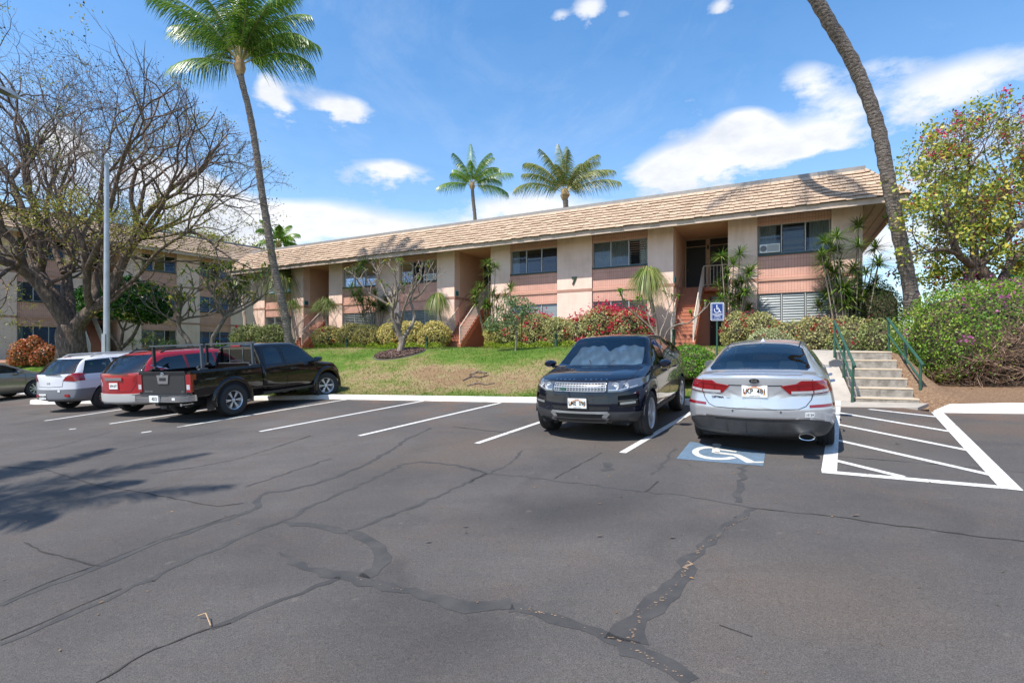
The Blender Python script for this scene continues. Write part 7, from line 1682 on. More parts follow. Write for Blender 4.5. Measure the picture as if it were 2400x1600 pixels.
# ---- black pickup truck ---------------------------------------------------------
def pickup():
    car = empty('pickup_truck'); tag(car, 'black extended cab pickup truck with a two bar bed rack and chrome rear bumper', 'pickup truck', 'cars parked along the kerb')
    BK = carpaint('black_brown_paint', (.008, .006, .006), .0, .22, .08); RACK = mat('rack_grey', (.07, .08, .095), .5, .1)
    # cab and nose
    st = [(2.02, .50, .80, .90, .80, .87, 1.10, .62, 1.66, 1.70), (2.12, .46, .82, .915, .80, .88, 1.11, .63, 1.685, 1.725), (2.6, .44, .84, .92, .80, .885, 1.11, .635, 1.70, 1.745), (3.2, .44, .84, .92, .80, .885, 1.11, .635, 1.69, 1.735), (3.48, .44, .84, .92, .80, .885, 1.10, .66, 1.61, 1.65), (3.85, .44, .84, .92, .80, .88, 1.10, .74, 1.33, 1.36), (4.12, .44, .84, .92, .80, .87, 1.07, .76, 1.13, 1.16),
          (4.6, .46, .84, .92, .80, .86, 1.02, .72, 1.08, 1.12), (5.0, .48, .82, .90, .76, .82, .95, .68, 1.02, 1.05), (5.16, .52, .76, .84, .70, .76, .86, .60, .92, .95)]
    wp = endwarp(5.2, 0, .30, None, ([.4, .8, 1.0], [.0, .0, .12]))
    bm, m2, sf = car_shell(st, [(4.32, .92, .40, .47)], .47, BK, wp, (.02, .04))
    rw = cut(bm, [(-.66, 1.55), (-.60, 1.62), (.60, 1.62), (.66, 1.55), (.70, 1.26), (.66, 1.22), (-.66, 1.22), (-.70, 1.26)], 'x-', .2)
    ws = cut(bm, [(3.50, .56), (4.02, .72), (4.08, 0), (4.02, -.72), (3.50, -.56), (3.44, 0)], 'z+', .2)
    w1 = [(2.16, 1.18), (2.22, 1.58), (2.56, 1.63), (2.70, 1.60), (2.72, 1.18)]; w2 = [(2.84, 1.18), (2.82, 1.62), (3.30, 1.60), (3.62, 1.46), (3.86, 1.22), (3.86, 1.15)]
    sw = [cut(bm, w1, 'y+', .15), cut(bm, w1[::-1], 'y-', .15)]; sw2 = [cut(bm, w2, 'y+', .15), cut(bm, w2[::-1], 'y-', .15)]
    body = finish_body(bm, m2, BK, car, 'cab')
    r_ = piece('rear_window', rw, m_glass('truck_rear_glass', (.10, .11, .11), .04, .02), car, -.004)
    c = MB()
    for yy in (.24, -.24): sf.line(c, 'x-', [(yy, 1.24), (yy, 1.61)], .035, .004)
    sf.line(c, 'x-', [(-.24, 1.30), (.24, 1.30)], .03, .004); sf.line(c, 'x-', [(-.68, 1.235), (.68, 1.235)], .025, .004); c.build('window_frame', mat('slider_frame', (.12, .125, .13), .4, .5), r_)
    piece('windshield', ws, CGLASS, car, -.004)
    for q_ in sw: piece('side_window', q_, CGLASSD, car, -.004)
    for q_ in sw2: piece('side_window', q_, CGLASS, car, -.004)
    c = MB()
    for ax in ('y+', 'y-'):
        sf.line(c, ax, [(2.78, 1.66), (2.80, 1.0), (2.78, .52)], .010); sf.line(c, ax, [(2.12, 1.15), (2.13, .52)], .010); sf.line(c, ax, [(3.93, 1.12), (3.95, .9), (3.86, .52)], .010); sf.line(c, ax, [(2.12, .50), (3.8, .50)], .008)
    c.build('panel_gaps', SEAM, body)
    t = MB(); p, n = sf.hit('x-', 0, 1.68); t.box(p.x - .02, p.x + .05, -.17, .17, 1.655, 1.70); t.build('brake_lamp', REDL, car)
    # bed
    L0, L1 = .12, 1.98; bd = MB(); prof = [(.84, .52), (.90, .60), (.915, .80), (.905, .98), (.885, 1.14), (.865, 1.17)]
    for sg in (1, -1):
        pts = prof if sg > 0 else [(-a, b) for a, b in prof]
        n = 40; xs_ = [L0 + (L1 - L0) * i / n for i in range(n + 1)]; V = []; F = []
        k = len(pts)
        # side skin with the arch left open
        import itertools
        zs_ = [.52 + .65 * j / 26 for j in range(27)]; W = lambda z: float(np.interp(z, [p_[1] for p_ in prof], [p_[0] for p_ in prof])) * sg
        for x in xs_:
            lift = 0
            if abs(x - 1.12) < .50: lift = .40 + math.sqrt(max(0, .50 ** 2 - (x - 1.12) ** 2)) * .97
            for z in zs_: zz = max(z, min(lift, 1.15)); V.append((x, W(zz), zz))
        for i in range(n):
            for j in range(26):
                a = i * 27 + j
                q_ = (a, a + 27, a + 28, a + 1) if sg < 0 else (a + 1, a + 28, a + 27, a)
                if len({V[t_] for t_ in q_}) >= 4: F.append(q_)
        bd.add(V, F)
        y0, y1 = sorted((sg * .865, sg * .77)); bd.box(L0, L1, y0, y1, 1.13, 1.178); y0, y1 = sorted((sg * .77, sg * .79)); bd.box(L0, L1, y0, y1, .62, 1.13)
    bd.box(L0, L1, -.77, .77, .60, .63); bd.box(L1 - .04, L1, -.77, .77, .63, 1.165); bdo = bd.build('cargo_bed', BK, car, True, angle=35)
    wl = MB()
    for sg in (1, -1): y0, y1 = sorted((sg * .50, sg * .885)); wl.box(.60, 1.64, y0, y0 + .01 if sg < 0 else y0 + .01, .35, 1.0); wl.box(.60, 1.64, y0, y1, .92, .93)
    wl.build('wheel_well', WELL, bdo)
    for x, w_ in ((1.12, .915), (4.32, .925)):
        for sg in (1, -1):
            c = MB(); n = 20; V = []; F = []
            for i in range(n + 1):
                a = R(-12 + 204 * i / n)
                for (rr_, dy) in ((.455, .0), (.47, .035), (.53, .045), (.575, .0)): V.append((x + math.cos(a) * rr_, sg * (w_ + dy - .012), .40 + math.sin(a) * rr_ * .98))
            for i in range(n):
                for j in range(3): F.append((i * 4 + j, (i + 1) * 4 + j, (i + 1) * 4 + j + 1, i * 4 + j + 1))
            c.add(V, F); c.build('wheel_arch', BK, car, True, angle=60)
            y0, y1 = sorted((sg * .70, sg * .92)); c = MB(); c.box(x - .56, x - .53, y0, y1, .22, .55); c.build('mud_flap', BLK, car)
    tg = MB(); tg.box(.07, .12, -.745, .745, .60, 1.165); tg.box(.055, .075, -.745, .745, 1.10, 1.15); tg.box(.03, .09, -.745, .745, 1.15, 1.172); tg.box(.062, .07, -.70, .70, .66, 1.07)
    DGT = carpaint('tailgate_paint', (.030, .029, .030), .0, .5, .15); tgo = tg.build('tailgate', DGT, car); 
    for v_ in ((.745, .87),): pass
    cr = MB()
    for sg in (1, -1): y0, y1 = sorted((sg * .752, sg * .875)); cr.box(.075, .16, y0, y1, .58, 1.16)
    cr.build('bed_corner', BK, bdo)
    h = MB(); M = face_M(Vector((.052, 0, 1.0)), Vector((-1, 0, 0))); h.prism([(-.20, .09), (.20, .09), (.165, -.11), (-.165, -.11)], -.01, .014, 0, M); ho = h.build('handle_plate', CHROME, tgo); h = MB(); h.box(-.10, .10, -.045, .03, .014, .022, 0, M); h.build('handle_slot', BLK, ho)
    h = MB(); M2 = face_M(Vector((.05, 0, 1.105)), Vector((-1, 0, 0))); h.tube([M2 @ Vector((math.cos(a * .5236) * .045, math.sin(a * .5236) * .04, .01)) for a in range(13)], .007, 5); h.box(-.055, .055, -.010, .010, .006, .016, 0, M2); h.build('emblem', CHROME, tgo)
    text_part('model_lettering', 'FRONTIER', .062, CHROME, tgo, face_M(Vector((.058, .53, .705)), Vector((-1, 0, 0))), .006, bold=.001, sx=1.0); text_part('model_lettering', 'SV', .062, CHROME, tgo, face_M(Vector((.058, -.62, .705)), Vector((-1, 0, 0))), .006, bold=.001)
    for sg in (1, -1):
        y0, y1 = sorted((sg * .755, sg * .905)); c = MB(); c.box(.055, .19, y0, y1, .70, 1.10); o_ = c.build('taillight', REDL, car); c = MB(); y0, y1 = sorted((sg * .77, sg * .87)); c.box(.048, .056, y0, y1, .76, .87); c.build('reverse_lens', CLEAR, o_)
    b = MB(); M = Matrix.Identity(4)
    prof_ = [(-.93, .10), (-.90, -.02), (-.72, -.14), (-.45, -.17), (.45, -.17), (.72, -.14), (.90, -.02), (.93, .10), (.93, .16), (-.93, .16)]
    pv = [(b_, a_) for a_, b_ in prof_]; n = len(pv)
    for (z0, z1) in ((.50, .585), (.585, .64)):
        sc = 1.0 if z0 < .55 else .96; b.add([(x * sc, y, z0) for x, y in pv] + [(x * sc - (.0 if z0 < .55 else -.0), y, z1) for x, y in pv], [tuple(range(n)), tuple(range(n, 2 * n))[::-1]] + [(i, n + i, n + (i + 1) % n, (i + 1) % n) for i in range(n)])
    bo = b.build('rear_bumper', mat('bumper_chrome', (.62, .63, .65), .18, 1.0), car, True, angle=30)
    s_ = MB(); s_.box(-.172, -.02, -.45, .45, .630, .645); s_.box(-.10, .16, -.90, .90, .640, .648); s_.build('bumper_step', BLK, bo)
    c = MB(); c.box(-.178, -.15, -.20, .20, .51, .63); c.build('plate_recess', mat('grey_recess', (.14, .14, .15), .5), bo)
    plate(car, face_M(Vector((-.184, 0, .575)), Vector((-1, 0, 0))), '  4212', small=1, h=.15, sz=.10); p_ = car
    c = MB(); M = face_M(Vector((-.168, -.62, .57)), Vector((-1, 0, 0)));
    c = MB(); c.box(-.16, -.155, -.66, -.56, .545, .60); c.build('safety_sticker', PLATEW, bo)
    c = MB(); c.tube([(.0, -.62, .42), (.3, -.60, .42)], .035, 10); c.build('exhaust_tip', CHROME, car, True); c = MB(); c.box(-.12, .2, -.05, .05, .40, .50); c.build('tow_hitch', BLK, car)
    # rack over the bed
    for x in (.42, 1.80):
        rk = MB(); rk.box(x - .035, x + .035, -.92, .92, 1.74, 1.775); ro = rk.build('rack_bar', RACK, car)
        for sg in (1, -1):
            y0, y1 = sorted((sg * .80, sg * .845)); c = MB(); c.box(x - .03, x + .03, y0, y1, 1.18, 1.74); c.box(x - .10, x + .10, y0 - .015, y1 + .015, 1.178, 1.215); c.build('rack_post', BLK if sg > 0 else RACK, ro)
            c = MB(); M = Matrix.Translation((x - .03, sg * .74, 1.22)) @ Matrix.Rotation(R(90), 4, 'X'); c.lathe([(.0001, -.03), (.045, -.03), (.045, .03), (.0001, .03)], 12, 0, M); c.build('clamp_knob', BLK, ro)
    for sg in (1, -1):
        mirror(car, 3.82, sg * 1.06, 1.20, BK, -1)
        wheel(car, 1.12, sg * .80, .385, .26, .225, sg, 6, double=True); wheel(car, 4.32, sg * .80, .385, .26, .225, sg, 6, double=True, steer=-24)
        for x in (3.02,): p, n = sf.hit('y+' if sg > 0 else 'y-', x, 1.0); c = MB(); c.tube([p + n * .003 + Vector((-.10, 0, 0)), p + n * .045 + Vector((-.07, 0, 0)), p + n * .045 + Vector((.07, 0, 0)), p + n * .003 + Vector((.10, 0, 0))], .015, 6); c.build('door_handle', BK, car, True)
        y0, y1 = sorted((sg * .80, sg * .90)); c = MB(); c.box(2.0, 3.78, y0, y1, .40, .47); c.build('rocker_step', BLK, car)
    seats(car, [(2.75, .38, .80, .27), (2.75, -.38, .80, .27)], dash=(3.6, 4.0, 1.12)); c = MB(); c.box(.2, 4.9, -.55, .55, .36, .50); c.build('chassis', WELL, car); c = MB(); c.box(2.2, 4.1, -.74, .74, .46, .56); c.build('cabin_floor', SEATM, car)
    return car

# ---- generic wagon shape for the two suvs ----------------------------------------
def suv(name, label, paint, L, W, H, belt, wheels, r, prm):
    car = empty(name); tag(car, label, 'car', 'cars parked along the kerb'); w = W / 2; hd = prm.get('hood', belt + .06); rs = prm.get('slant', .42); rf = prm.get('roofr', .74)
    st = [(0, .38, w * .84, w * .92, .75, w * .88, belt - .02, w * .82, belt + .06, belt + .10), (.10, .34, w * .88, w * .97, .72, w * .93, belt, w * .80, belt + .16, belt + .20), (rs, .28, w * .90, w, .70, w * .94, belt + .02, w * rf, H - .12, H - .06), (rs + .5, .26, w * .90, w, .70, w * .945, belt + .01, w * (rf - .01), H - .065, H - .01),
          (L * .48, .26, w * .90, w, .70, w * .95, belt, w * (rf), H - .06, H), (L * .60, .26, w * .90, w, .70, w * .95, belt - .01, w * rf, H - .10, H - .04), (L * .68, .26, w * .90, w, .70, w * .94, belt - .02, w * (rf + .06), (H + hd) / 2 - .05, (H + hd) / 2),
          (L * .765, .26, w * .90, w, .70, w * .93, belt - .03, w * .80, hd - .03, hd + .01), (L * .88, .27, w * .88, w * .98, .68, w * .90, belt - .08, w * .76, hd - .08, hd - .05), (L * .96, .30, w * .82, w * .92, .62, w * .82, belt - .18, w * .66, hd - .17, hd - .14), (L * .99, .34, w * .76, w * .84, .58, w * .74, belt - .28, w * .58, hd - .26, hd - .24)]
    bm, m2, sf = car_shell(st, [(x, w, r + .01, r + .055) for x in wheels], r + .05, paint, endwarp(L, prm.get('rcurve', .18), .3, prm.get('lean')), (.02, .04), nx=80)
    zt = H - .11; zb_ = belt + .10; out = {}
    wt = w * rf * .93; wbm = w * .84
    rw = cut(bm, [(-wt, zt), (wt, zt), (wbm, zb_ + .02), (wbm - .04, zb_ - .02), (-wbm + .04, zb_ - .02), (-wbm, zb_ + .02)], 'x-', .1)
    sw = prm['side']; S_ = [[cut(bm, p, 'y+', .12), cut(bm, p[::-1], 'y-', .12)] for p in sw]
    ws = cut(bm, [(L * .605, w * rf * .9), (L * .755, w * .80), (L * .765, 0), (L * .755, -w * .80), (L * .605, -w * rf * .9), (L * .60, 0)], 'z+', .2)
    tls = [cut(bm, prm['tail'], 'x-', .05), cut(bm, mir(prm['tail']), 'x-', .05)]; ty = prm['tail_side']; tls += [cut(bm, ty, 'y+', .4), cut(bm, ty[::-1], 'y-', .4)]
    bp = cut(bm, [(-w - .1, prm['bump'][1]), (w + .1, prm['bump'][1]), (w + .1, .2), (-w - .1, .2)], 'x-', .05)
    bs_ = []
    if prm.get('clad'):
        z = prm['bump'][1]; cl = [(-.2, z), (wheels[0] - .30, z), (wheels[0] - .44, .22), (-.2, .22)]; bs_ = [cut(bm, cl, 'y+', .2), cut(bm, cl[::-1], 'y-', .2)]; cl = [(wheels[0] + .45, .38), (wheels[1] - .45, .38), (wheels[1] - .45, .22), (wheels[0] + .45, .22)]; bs_ += [cut(bm, cl, 'y+', .05), cut(bm, cl[::-1], 'y-', .05)]
    body = finish_body(bm, m2, paint, car); piece('rear_window', rw, prm.get('rglass', CGLASS), car, -.004); piece('windshield', ws, CGLASS, car, -.004)
    for a in S_:
        for q_ in a: piece('side_window', q_, prm.get('sglass', CGLASS), car, -.004)
    for i in (0, 1): t = piece('taillight', tls[i], REDL, car, .008, .014); piece('lens_wrap', tls[i + 2], REDL, t, .008, .014)
    bpo = piece('rear_bumper', bp, prm['bump'][0], car, .012, .02)
    for q_ in bs_: piece('side_cladding', q_, prm['bump'][0], car, .010, .016)
    c = MB(); sf.line(c, 'x-', [(-.45, zb_ - .045), (.05, zb_ - .02), (.12, zb_ - .01)], .025, .02); c.build('rear_wiper', BLK, car)
    c = MB()
    for ax in ('y+', 'y-'):
        for ln in prm['gaps']: sf.line(c, ax, ln, .009)
    sf.line(c, 'x-', prm['gate'], .009); sf.line(c, 'x-', mir(prm['gate']), .009); c.build('panel_gaps', SEAM, body)
    for sg in (1, -1):                                                     # roof rails
        rr_ = MB(); xs_ = [rs + .18, rs + .34, L * .35, L * .5, L * .58, L * .60]; zz = [.005, .065, .07, .065, .06, .0]
        pts = []
        for x, dz in zip(xs_, zz): p, n = sf.hit('z+', x, sg * w * (rf - .10)); pts.append(p + Vector((0, 0, dz)))
        rr_.tube(pts, .022, 6); rr_.build('roof_rail', prm.get('rail', ALU), car, True)
        mirror(car, L * .70, sg * (w + .10), belt + .06, paint, -1)
        for x in prm['handles']: p, n = sf.hit('y+' if sg > 0 else 'y-', x, belt - .10); c = MB(); c.tube([p + n * .003 + Vector((-.10, 0, 0)), p + n * .04 + Vector((-.07, 0, 0)), p + n * .04 + Vector((.07, 0, 0)), p + n * .003 + Vector((.10, 0, 0))], .014, 6); c.build('door_handle', paint, car, True)
        for x in wheels: wheel(car, x, sg * (w - .12), r, .225, prm.get('rim', .21), sg, prm.get('spokes', 14), rimm=prm.get('rimm'))
    seats(car, [(1.15, 0, .68, .60), (2.15, .36, .66, .25), (2.15, -.36, .66, .25)], dash=(L * .66, L * .74, belt)); c = MB(); c.box(.3, L - .3, -w * .7, w * .7, .28, .36); c.build('underbody', WELL, car)
    return car, sf, body, bpo

def back_piece(car, sf, y, z, w, h, m, name, off=.008, th=.01, parent=None):
    p, n = sf.hit('x-', y, z); M = face_M(p + n * off, Vector((n.x, n.y * .5, 0))); c = MB(); c.box(-w / 2, w / 2, -h / 2, h / 2, -th, .002, 0, M); return c.build(name, m, parent or car), M

pk = pickup()
WHT = carpaint('white_paint', (.66, .67, .70), .0, .3)
car, sf, body, bpo = suv('parked_suv', 'white wagon style SUV with grey lower bumper and silver roof rails', WHT, 4.55, 1.75, 1.60, 1.00, (.92, 3.54), .345,
    dict(side=[[(.36, 1.10), (.52, 1.44), (1.18, 1.47), (1.20, 1.06), (.42, 1.06)], [(1.27, 1.06), (1.25, 1.475), (2.05, 1.48), (2.06, 1.05)], [(2.14, 1.05), (2.13, 1.48), (2.60, 1.45), (3.12, 1.12), (3.12, 1.04)]],
         tail=[(.50, .90), (.56, 1.00), (.74, 1.09), (.95, 1.10), (.95, .92), (.78, .87)], tail_side=[(-.1, 1.10), (.30, 1.10), (.20, .95), (-.1, .88)], bump=(mat('silver_grey_cladding', (.17, .175, .19), .45), .66), clad=True,
         gaps=[[(1.23, 1.5), (1.23, 1.0), (1.36, .70), (1.38, .38)], [(2.10, 1.5), (2.10, .38)], [(3.12, 1.05), (3.10, .38)]], gate=[(.55, 1.55), (.68, 1.1), (.50, .92), (.46, .74), (0, .73)], handles=(1.42, 2.32), spokes=15, rimm=mat('warm_rim', (.62, .55, .48), .3, .8), rcurve=.22, slant=.55))
wagon = car
c, M = back_piece(car, sf, .27, .47, .33, .17, BLK, 'plate_recess', .016, .01, bpo); plate(car, M @ Matrix.Translation((0, 0, .008)), 'RDW 850', top='', bot='', small=1)
for sg in (1, -1): back_piece(car, sf, sg * .55, .49, .20, .07, REDL, 'bumper_lamp', .016, .01, bpo)
back_piece(car, sf, 0, .84, .12, .05, ALU, 'rear_badge', .006); back_piece(car, sf, -.36, .62, .08, .06, PLATEW, 'safety_sticker', .018, .004); back_piece(car, sf, .0, 1.525, .30, .025, REDD, 'brake_lamp', .006)
wagon_sf = sf
REDP = carpaint('red_paint', (.38, .008, .014), .15, .25)
car, sf, body, bpo = suv('parked_suv', 'red SUV with black roof rails, mostly hidden behind the black pickup bed', REDP, 4.57, 1.84, 1.66, 1.03, (.92, 3.58), .355,
    dict(side=[[(.40, 1.28), (.80, 1.46), (1.30, 1.50), (1.33, 1.10), (.95, 1.13)], [(1.40, 1.10), (1.38, 1.505), (2.18, 1.52), (2.20, 1.08)], [(2.28, 1.08), (2.27, 1.52), (2.62, 1.48), (3.15, 1.14), (3.15, 1.07)]],
         tail=[(.56, .90), (.60, 1.03), (.78, 1.10), (.98, 1.12), (.98, .88), (.82, .84)], tail_side=[(-.1, 1.12), (.38, 1.12), (.26, .98), (-.1, .86)], bump=(mat('silver_bumper', (.48, .47, .46), .4, .2), .60), clad=False, sglass=CGLASSD,
         gaps=[[(1.36, 1.5), (1.36, 1.0), (1.44, .70), (1.46, .38)], [(2.24, 1.5), (2.24, .38)], [(3.15, 1.05), (3.12, .38)]], gate=[(.60, 1.58), (.72, 1.12), (.66, .86), (.52, .66), (0, .64)], handles=(1.55, 2.45), spokes=10, rcurve=.24, slant=.62, rail=BLK))
redcar = car
c, M = back_piece(car, sf, .0, .80, .36, .20, REDP, 'plate_recess', .004); plate(car, M @ Matrix.Translation((0, 0, .008)), 'SVV 677', top='', bot='', small=1); back_piece(car, sf, 0, .97, .62, .07, CHROME, 'chrome_strip', .014)
for ax in ('y+', 'y-'): c = MB(); sf.line(c, ax, [(.40, 1.28), (.95, 1.115), (1.33, 1.085), (2.20, 1.065), (3.15, 1.055)], .018, .006); c.build('window_chrome', CHROME, body)
# ---- dark grey sedan at the left edge ---------------------------------------------
def grey_sedan():
    car = empty('parked_sedan'); tag(car, 'taupe grey sedan cut off by the left edge of the picture', 'car', 'cars parked along the kerb'); GP = carpaint('taupe_paint', (.26, .24, .20), .6, .3)
    st = [(0, .30, .70, .80, .62, .74, .92, .62, .98, 1.0), (.15, .25, .78, .88, .60, .82, .94, .66, 1.02, 1.05), (.6, .22, .80, .91, .60, .85, .96, .64, 1.10, 1.13), (1.2, .20, .81, .92, .60, .865, .96, .58, 1.30, 1.35), (1.8, .20, .81, .92, .60, .875, .95, .56, 1.40, 1.45), (2.4, .20, .81, .92, .60, .88, .94, .57, 1.40, 1.455), (3.0, .20, .81, .92, .60, .875, .93, .60, 1.30, 1.36), (3.45, .20, .81, .92, .60, .86, .92, .66, 1.10, 1.14), (3.75, .20, .81, .915, .60, .85, .90, .70, .98, 1.01), (4.3, .21, .79, .89, .58, .80, .82, .66, .88, .91), (4.65, .24, .72, .80, .52, .68, .68, .52, .72, .74)]
    bm, m2, sf = car_shell(st, [(1.0, .92, .33, .375), (3.72, .92, .33, .375)], .37, GP, endwarp(4.7, .3, .4), (.03, .05), nx=70)
    sw = [(1.0, 1.02), (1.4, 1.24), (1.9, 1.35), (2.5, 1.36), (2.95, 1.26), (3.42, 1.02), (3.4, .985), (1.05, .985)]; sd = [cut(bm, sw, 'y+', .15), cut(bm, sw[::-1], 'y-', .15)]
    ws = cut(bm, [(2.95, .52), (3.60, .66), (3.72, 0), (3.60, -.66), (2.95, -.52), (2.88, 0)], 'z+', .3); rw = cut(bm, [(.60, .62), (1.35, .52), (1.45, 0), (1.35, -.52), (.60, -.62), (.52, 0)], 'z+', .3)
    tl = [(.45, .90), (.95, .95), (.95, .80), (.55, .80)]; ts = [cut(bm, tl, 'x-', .1), cut(bm, mir(tl), 'x-', .1)]; hl = [(.45, .68), (.95, .76), (.95, .62), (.5, .58)]; hs = [cut(bm, hl, 'x+', .05), cut(bm, mir(hl), 'x+', .05)]
    body = finish_body(bm, m2, GP, car)
    for q_ in sd: piece('side_window', q_, CGLASS, car, -.004)
    piece('windshield', ws, CGLASS, car, -.004); piece('rear_window', rw, CGLASS, car, -.004)
    for q_ in ts: piece('taillight', q_, REDL, car, .006, .01)
    for q_ in hs: piece('headlight', q_, CLEAR, car, .004, .01)
    c = MB()
    for ax in ('y+', 'y-'): sf.line(c, ax, [(2.35, .96), (2.37, .27)], .009); sf.line(c, ax, [(3.42, .95), (3.36, .27)], .009); sf.line(c, ax, [(1.35, .96), (1.5, .45)], .009)
    c.build('panel_gaps', SEAM, body)
    for sg in (1, -1):
        mirror(car, 3.15, sg * 1.0, 1.0, GP, -1)
        for x in (1.0, 3.72): wheel(car, x, sg * .79, .33, .22, .215, sg, 9)
    seats(car, [(1.1, 0, .5, .6), (2.1, .36, .5, .25), (2.1, -.36, .5, .25)], dash=(3.1, 3.5, .93)); c = MB(); c.box(.4, 4.4, -.7, .7, .2, .28); c.build('underbody', WELL, car)
    return car
gs = grey_sedan()
def by_wheel(car, lx, ly, px, py, th):
    """place so that the ground under local point (lx, ly) is seen at a photo pixel"""
    g = LOT(px, py); f = Vector((math.sin(R(th)), math.cos(R(th)))); l = Vector((-f.y, f.x)); p = Vector((g.x, g.y)) - f * lx - l * ly; place_car(car, (p.x, p.y), th)
by_wheel(pk, 1.12, -.80, 544, 974, 22)
by_wheel(wagon, .92, -.76, 248, 957, 17)
by_wheel(redcar, .92, .76, 314, 964, 20)
by_wheel(gs, 3.72, -.80, 84, 930, 18)

# ---------------------------------------------------------------- street furniture
POLE = mat('galvanised_pole', (.46, .47, .48), .42, .6, var=(.38, .39, .40), vs=3)
lp = Vector((-.7917 * 18.5, 18.5, terr(-.7917 * 18.5, 18.5))); root = tag(empty('street_lamp', lp), 'tall grey metal lamp post with a long curved arm in front of the bare tree', 'street lamp')
zt_ = CH + (825 - 383) / 1200 * 18.5 - lp.z; mb = MB(); mb.tube([(0, 0, -.2), (0, 0, .9)], .125, 16); mb.tube([(0, 0, .9), (0, 0, zt_)], [.105, .07], 16); mb.build('pole', POLE, root, True); mb = MB(); mb.box(-.06, .06, -.16, -.10, 1.2, 1.9); mb.build('hand_hole_cover', POLE, root)
mb = MB(); mb.tube([(0, 0, zt_ - .05), (0, 0, zt_ + .09)], .085, 12); mb.build('pole_cap', POLE, root, True)
hx = P(40, 228, 16.0) - lp; s0 = Vector((0, 0, zt_ - .05)); pts = []
for i in range(11): t = i / 10; q_ = s0.lerp(hx, t); q_.z += .32 * math.sin(math.pi * t) * (1 - .2 * t); pts.append(q_)
mb = MB(); mb.tube(pts, [.045 - .012 * i / 10 for i in range(11)], 8); mb.build('arm', POLE, root, True)
d = (pts[-1] - pts[-2]).normalized(); s_ = d.cross(Vector((0, 0, 1))).normalized(); u_ = s_.cross(d); M = Matrix((d, s_, u_)).transposed().to_4x4(); M.translation = pts[-1]
mb = MB(); mb.add([M @ Vector(p) for p in [(-.05, -.05, -.04), (-.05, .05, -.04), (-.05, .05, .04), (-.05, -.05, .04), (.12, -.15, -.06), (.12, .15, -.06), (.12, .12, .07), (.12, -.12, .07), (.62, -.16, -.05), (.62, .16, -.05), (.62, .10, .05), (.62, -.10, .05), (.75, -.08, -.03), (.75, .08, -.03), (.75, .05, .02), (.75, -.05, .02)]],
              [(3, 2, 1, 0)] + [(a + i, a + (i + 1) % 4, a + 4 + (i + 1) % 4, a + 4 + i) for a in (0, 4, 8) for i in range(4)] + [(12, 13, 14, 15)]); hd_ = mb.build('lamp_head', mat('lamp_head_grey', (.40, .42, .44), .5, .3), root, True, angle=30)
mb = MB(); mb.box(.2, .58, -.12, .12, -.085, -.058, 0, M); mb.build('lamp_lens', mat('lamp_lens_dark', (.10, .10, .10), .2), hd_)
# wheelchair parking sign
sp0 = P(1681, 730, 12.4); gz = terr(sp0.x, sp0.y); root = tag(empty('parking_sign', (sp0.x, sp0.y, gz)), 'blue wheelchair parking sign on a thin green post behind the silver sedan', 'sign'); root.rotation_euler.z = R(-8)
mb = MB(); mb.tube([(0, .02, -.3), (0, .02, sp0.z - gz + .28)], .022, 8); mb.build('post', GREEN, root, True)
zc = sp0.z - gz; Ms = Matrix.Translation((0, -.012, zc)) @ Matrix.Rotation(R(90), 4, 'X')
def rrect(w, h, r, n=5): return [(sx * (w - r) + r * math.cos(R(a0 + 90 * i / n)), sy * (h - r) + r * math.sin(R(a0 + 90 * i / n))) for sx, sy, a0 in ((1, 1, 0), (-1, 1, 90), (-1, -1, 180), (1, -1, 270)) for i in range(n + 1)]
mb = MB(); mb.prism(rrect(.155, .218, .03), -.004, 0, 0, Ms); sg_ = mb.build('sign_plate', mat('sign_white', (.78, .78, .78), .35), root)
mb = MB(); mb.prism(rrect(.142, .205, .024), .0, .003, 0, Ms); mb.build('blue_field', mat('sign_blue', (.015, .045, .20), .35), sg_)
WS = mat('sign_white', (.78, .78, .78)); mb = MB(); rr1 = rrect(.128, .190, .018); rr2 = rrect(.122, .184, .015); n = len(rr1); mb.add([Ms @ Vector((x, y, .005)) for x, y in rr1 + rr2], [(i, (i + 1) % n, n + (i + 1) % n, n + i) for i in range(n)])
for i in range(16):                                     # wheelchair symbol
    a0 = R(20 - 235 * i / 16); a1 = R(20 - 235 * (i + 1) / 16); mb.add([Ms @ Vector((-.012 + math.cos(a) * r_, .035 + math.sin(a) * r_, .006)) for a, r_ in ((a0, .066), (a1, .066), (a1, .051), (a0, .051))], [(0, 1, 2, 3)])
for q_ in ([(-.022, .125), (-.004, .125), (.0, .045), (-.018, .045)], [(-.01, .098), (.036, .098), (.036, .086), (-.01, .086)], [(-.015, .062), (.042, .062), (.066, -.008), (.085, .002), (.09, -.010), (.060, -.026), (.032, .046), (-.015, .046)]): mb.add([Ms @ Vector((x, y, .0065)) for x, y in q_], [tuple(range(len(q_)))])
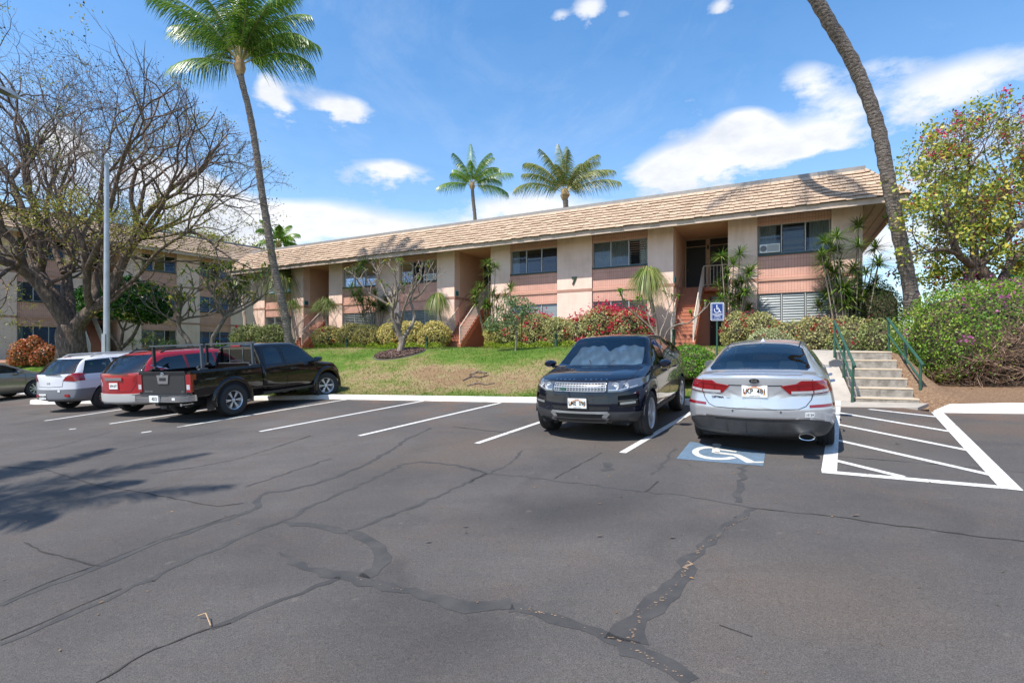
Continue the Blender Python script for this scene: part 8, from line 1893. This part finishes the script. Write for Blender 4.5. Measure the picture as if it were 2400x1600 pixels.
mb.add([Ms @ Vector((-.014 + math.cos(a * .5236) * .016, .143 + math.sin(a * .5236) * .016, .0065)) for a in range(12)], [tuple(range(12))]); mb.quad(*[Ms @ Vector((x, y, .006)) for x, y in ((-.12, -.046), (.12, -.046), (.12, -.050), (-.12, -.050))])
mb.build('wheelchair_symbol', WS, sg_)
text_part('sign_text', 'HANDICAPPED', .038, WS, sg_, Ms @ Matrix.Translation((0, -.075, .005)), .001, sx=.85, bold=.0008); text_part('sign_text', 'PARKING', .036, WS, sg_, Ms @ Matrix.Translation((0, -.112, .005)), .001, sx=.9, bold=.0008); text_part('sign_text', 'STATE PERMIT REQUIRED', .018, WS, sg_, Ms @ Matrix.Translation((0, -.145, .005)), .001, sx=.8); text_part('sign_text', 'VIOLATORS SUBJECT TO FINE', .015, WS, sg_, Ms @ Matrix.Translation((0, -.168, .005)), .001, sx=.8)
# green path lights
def bollard(pos, h, label):
    r = tag(empty('path_light', pos), label, 'path light', 'green path lights at the foot of the shrubs'); mb = MB(); mb.tube([(0, 0, -.1), (0, 0, h * .72)], [.065, .055], 12); mb.build('post', GREEN, r, True); mb = MB(); prof = []
    for k in range(5): z = h * .72 + k * h * .06; prof += [(.05, z), (.09, z + .008), (.05, z + h * .035)]
    prof += [(.07, h), (.0001, h + .03)]; mb.lathe(prof, 12); mb.build('louvred_head', GREEN, r, True)
bollard(FAC(1303, 2.75), .62, 'green path light below the pale shrub left of the black car roof')
bollard(FAC(1000, 2.8), .55, 'green path light left of the middle stairs'); bollard(FAC(813, 2.8), .55, 'green path light at the hedge near the leftmost stairs'); bollard(FAC(1579, 1.7), .75, 'green path light at the foot of the rightmost stairs')
b0 = HIT(48, 850); bollard(b0, .45, 'green path light beside the red leaved croton')
# low block planter wall at far left
g = HIT(14, 860); root = tag(empty('planter_wall', g), 'low salmon block wall with a flat top on the lawn at the left edge', 'low wall'); mb = MB(); mb.box(-2.2, .45, -.3, .9, -.4, .22); mb.build('block_wall', BRICK, root); mb = MB(); mb.box(-2.25, .52, -.36, .95, .222, .33); mb.build('coping', SALM, root)
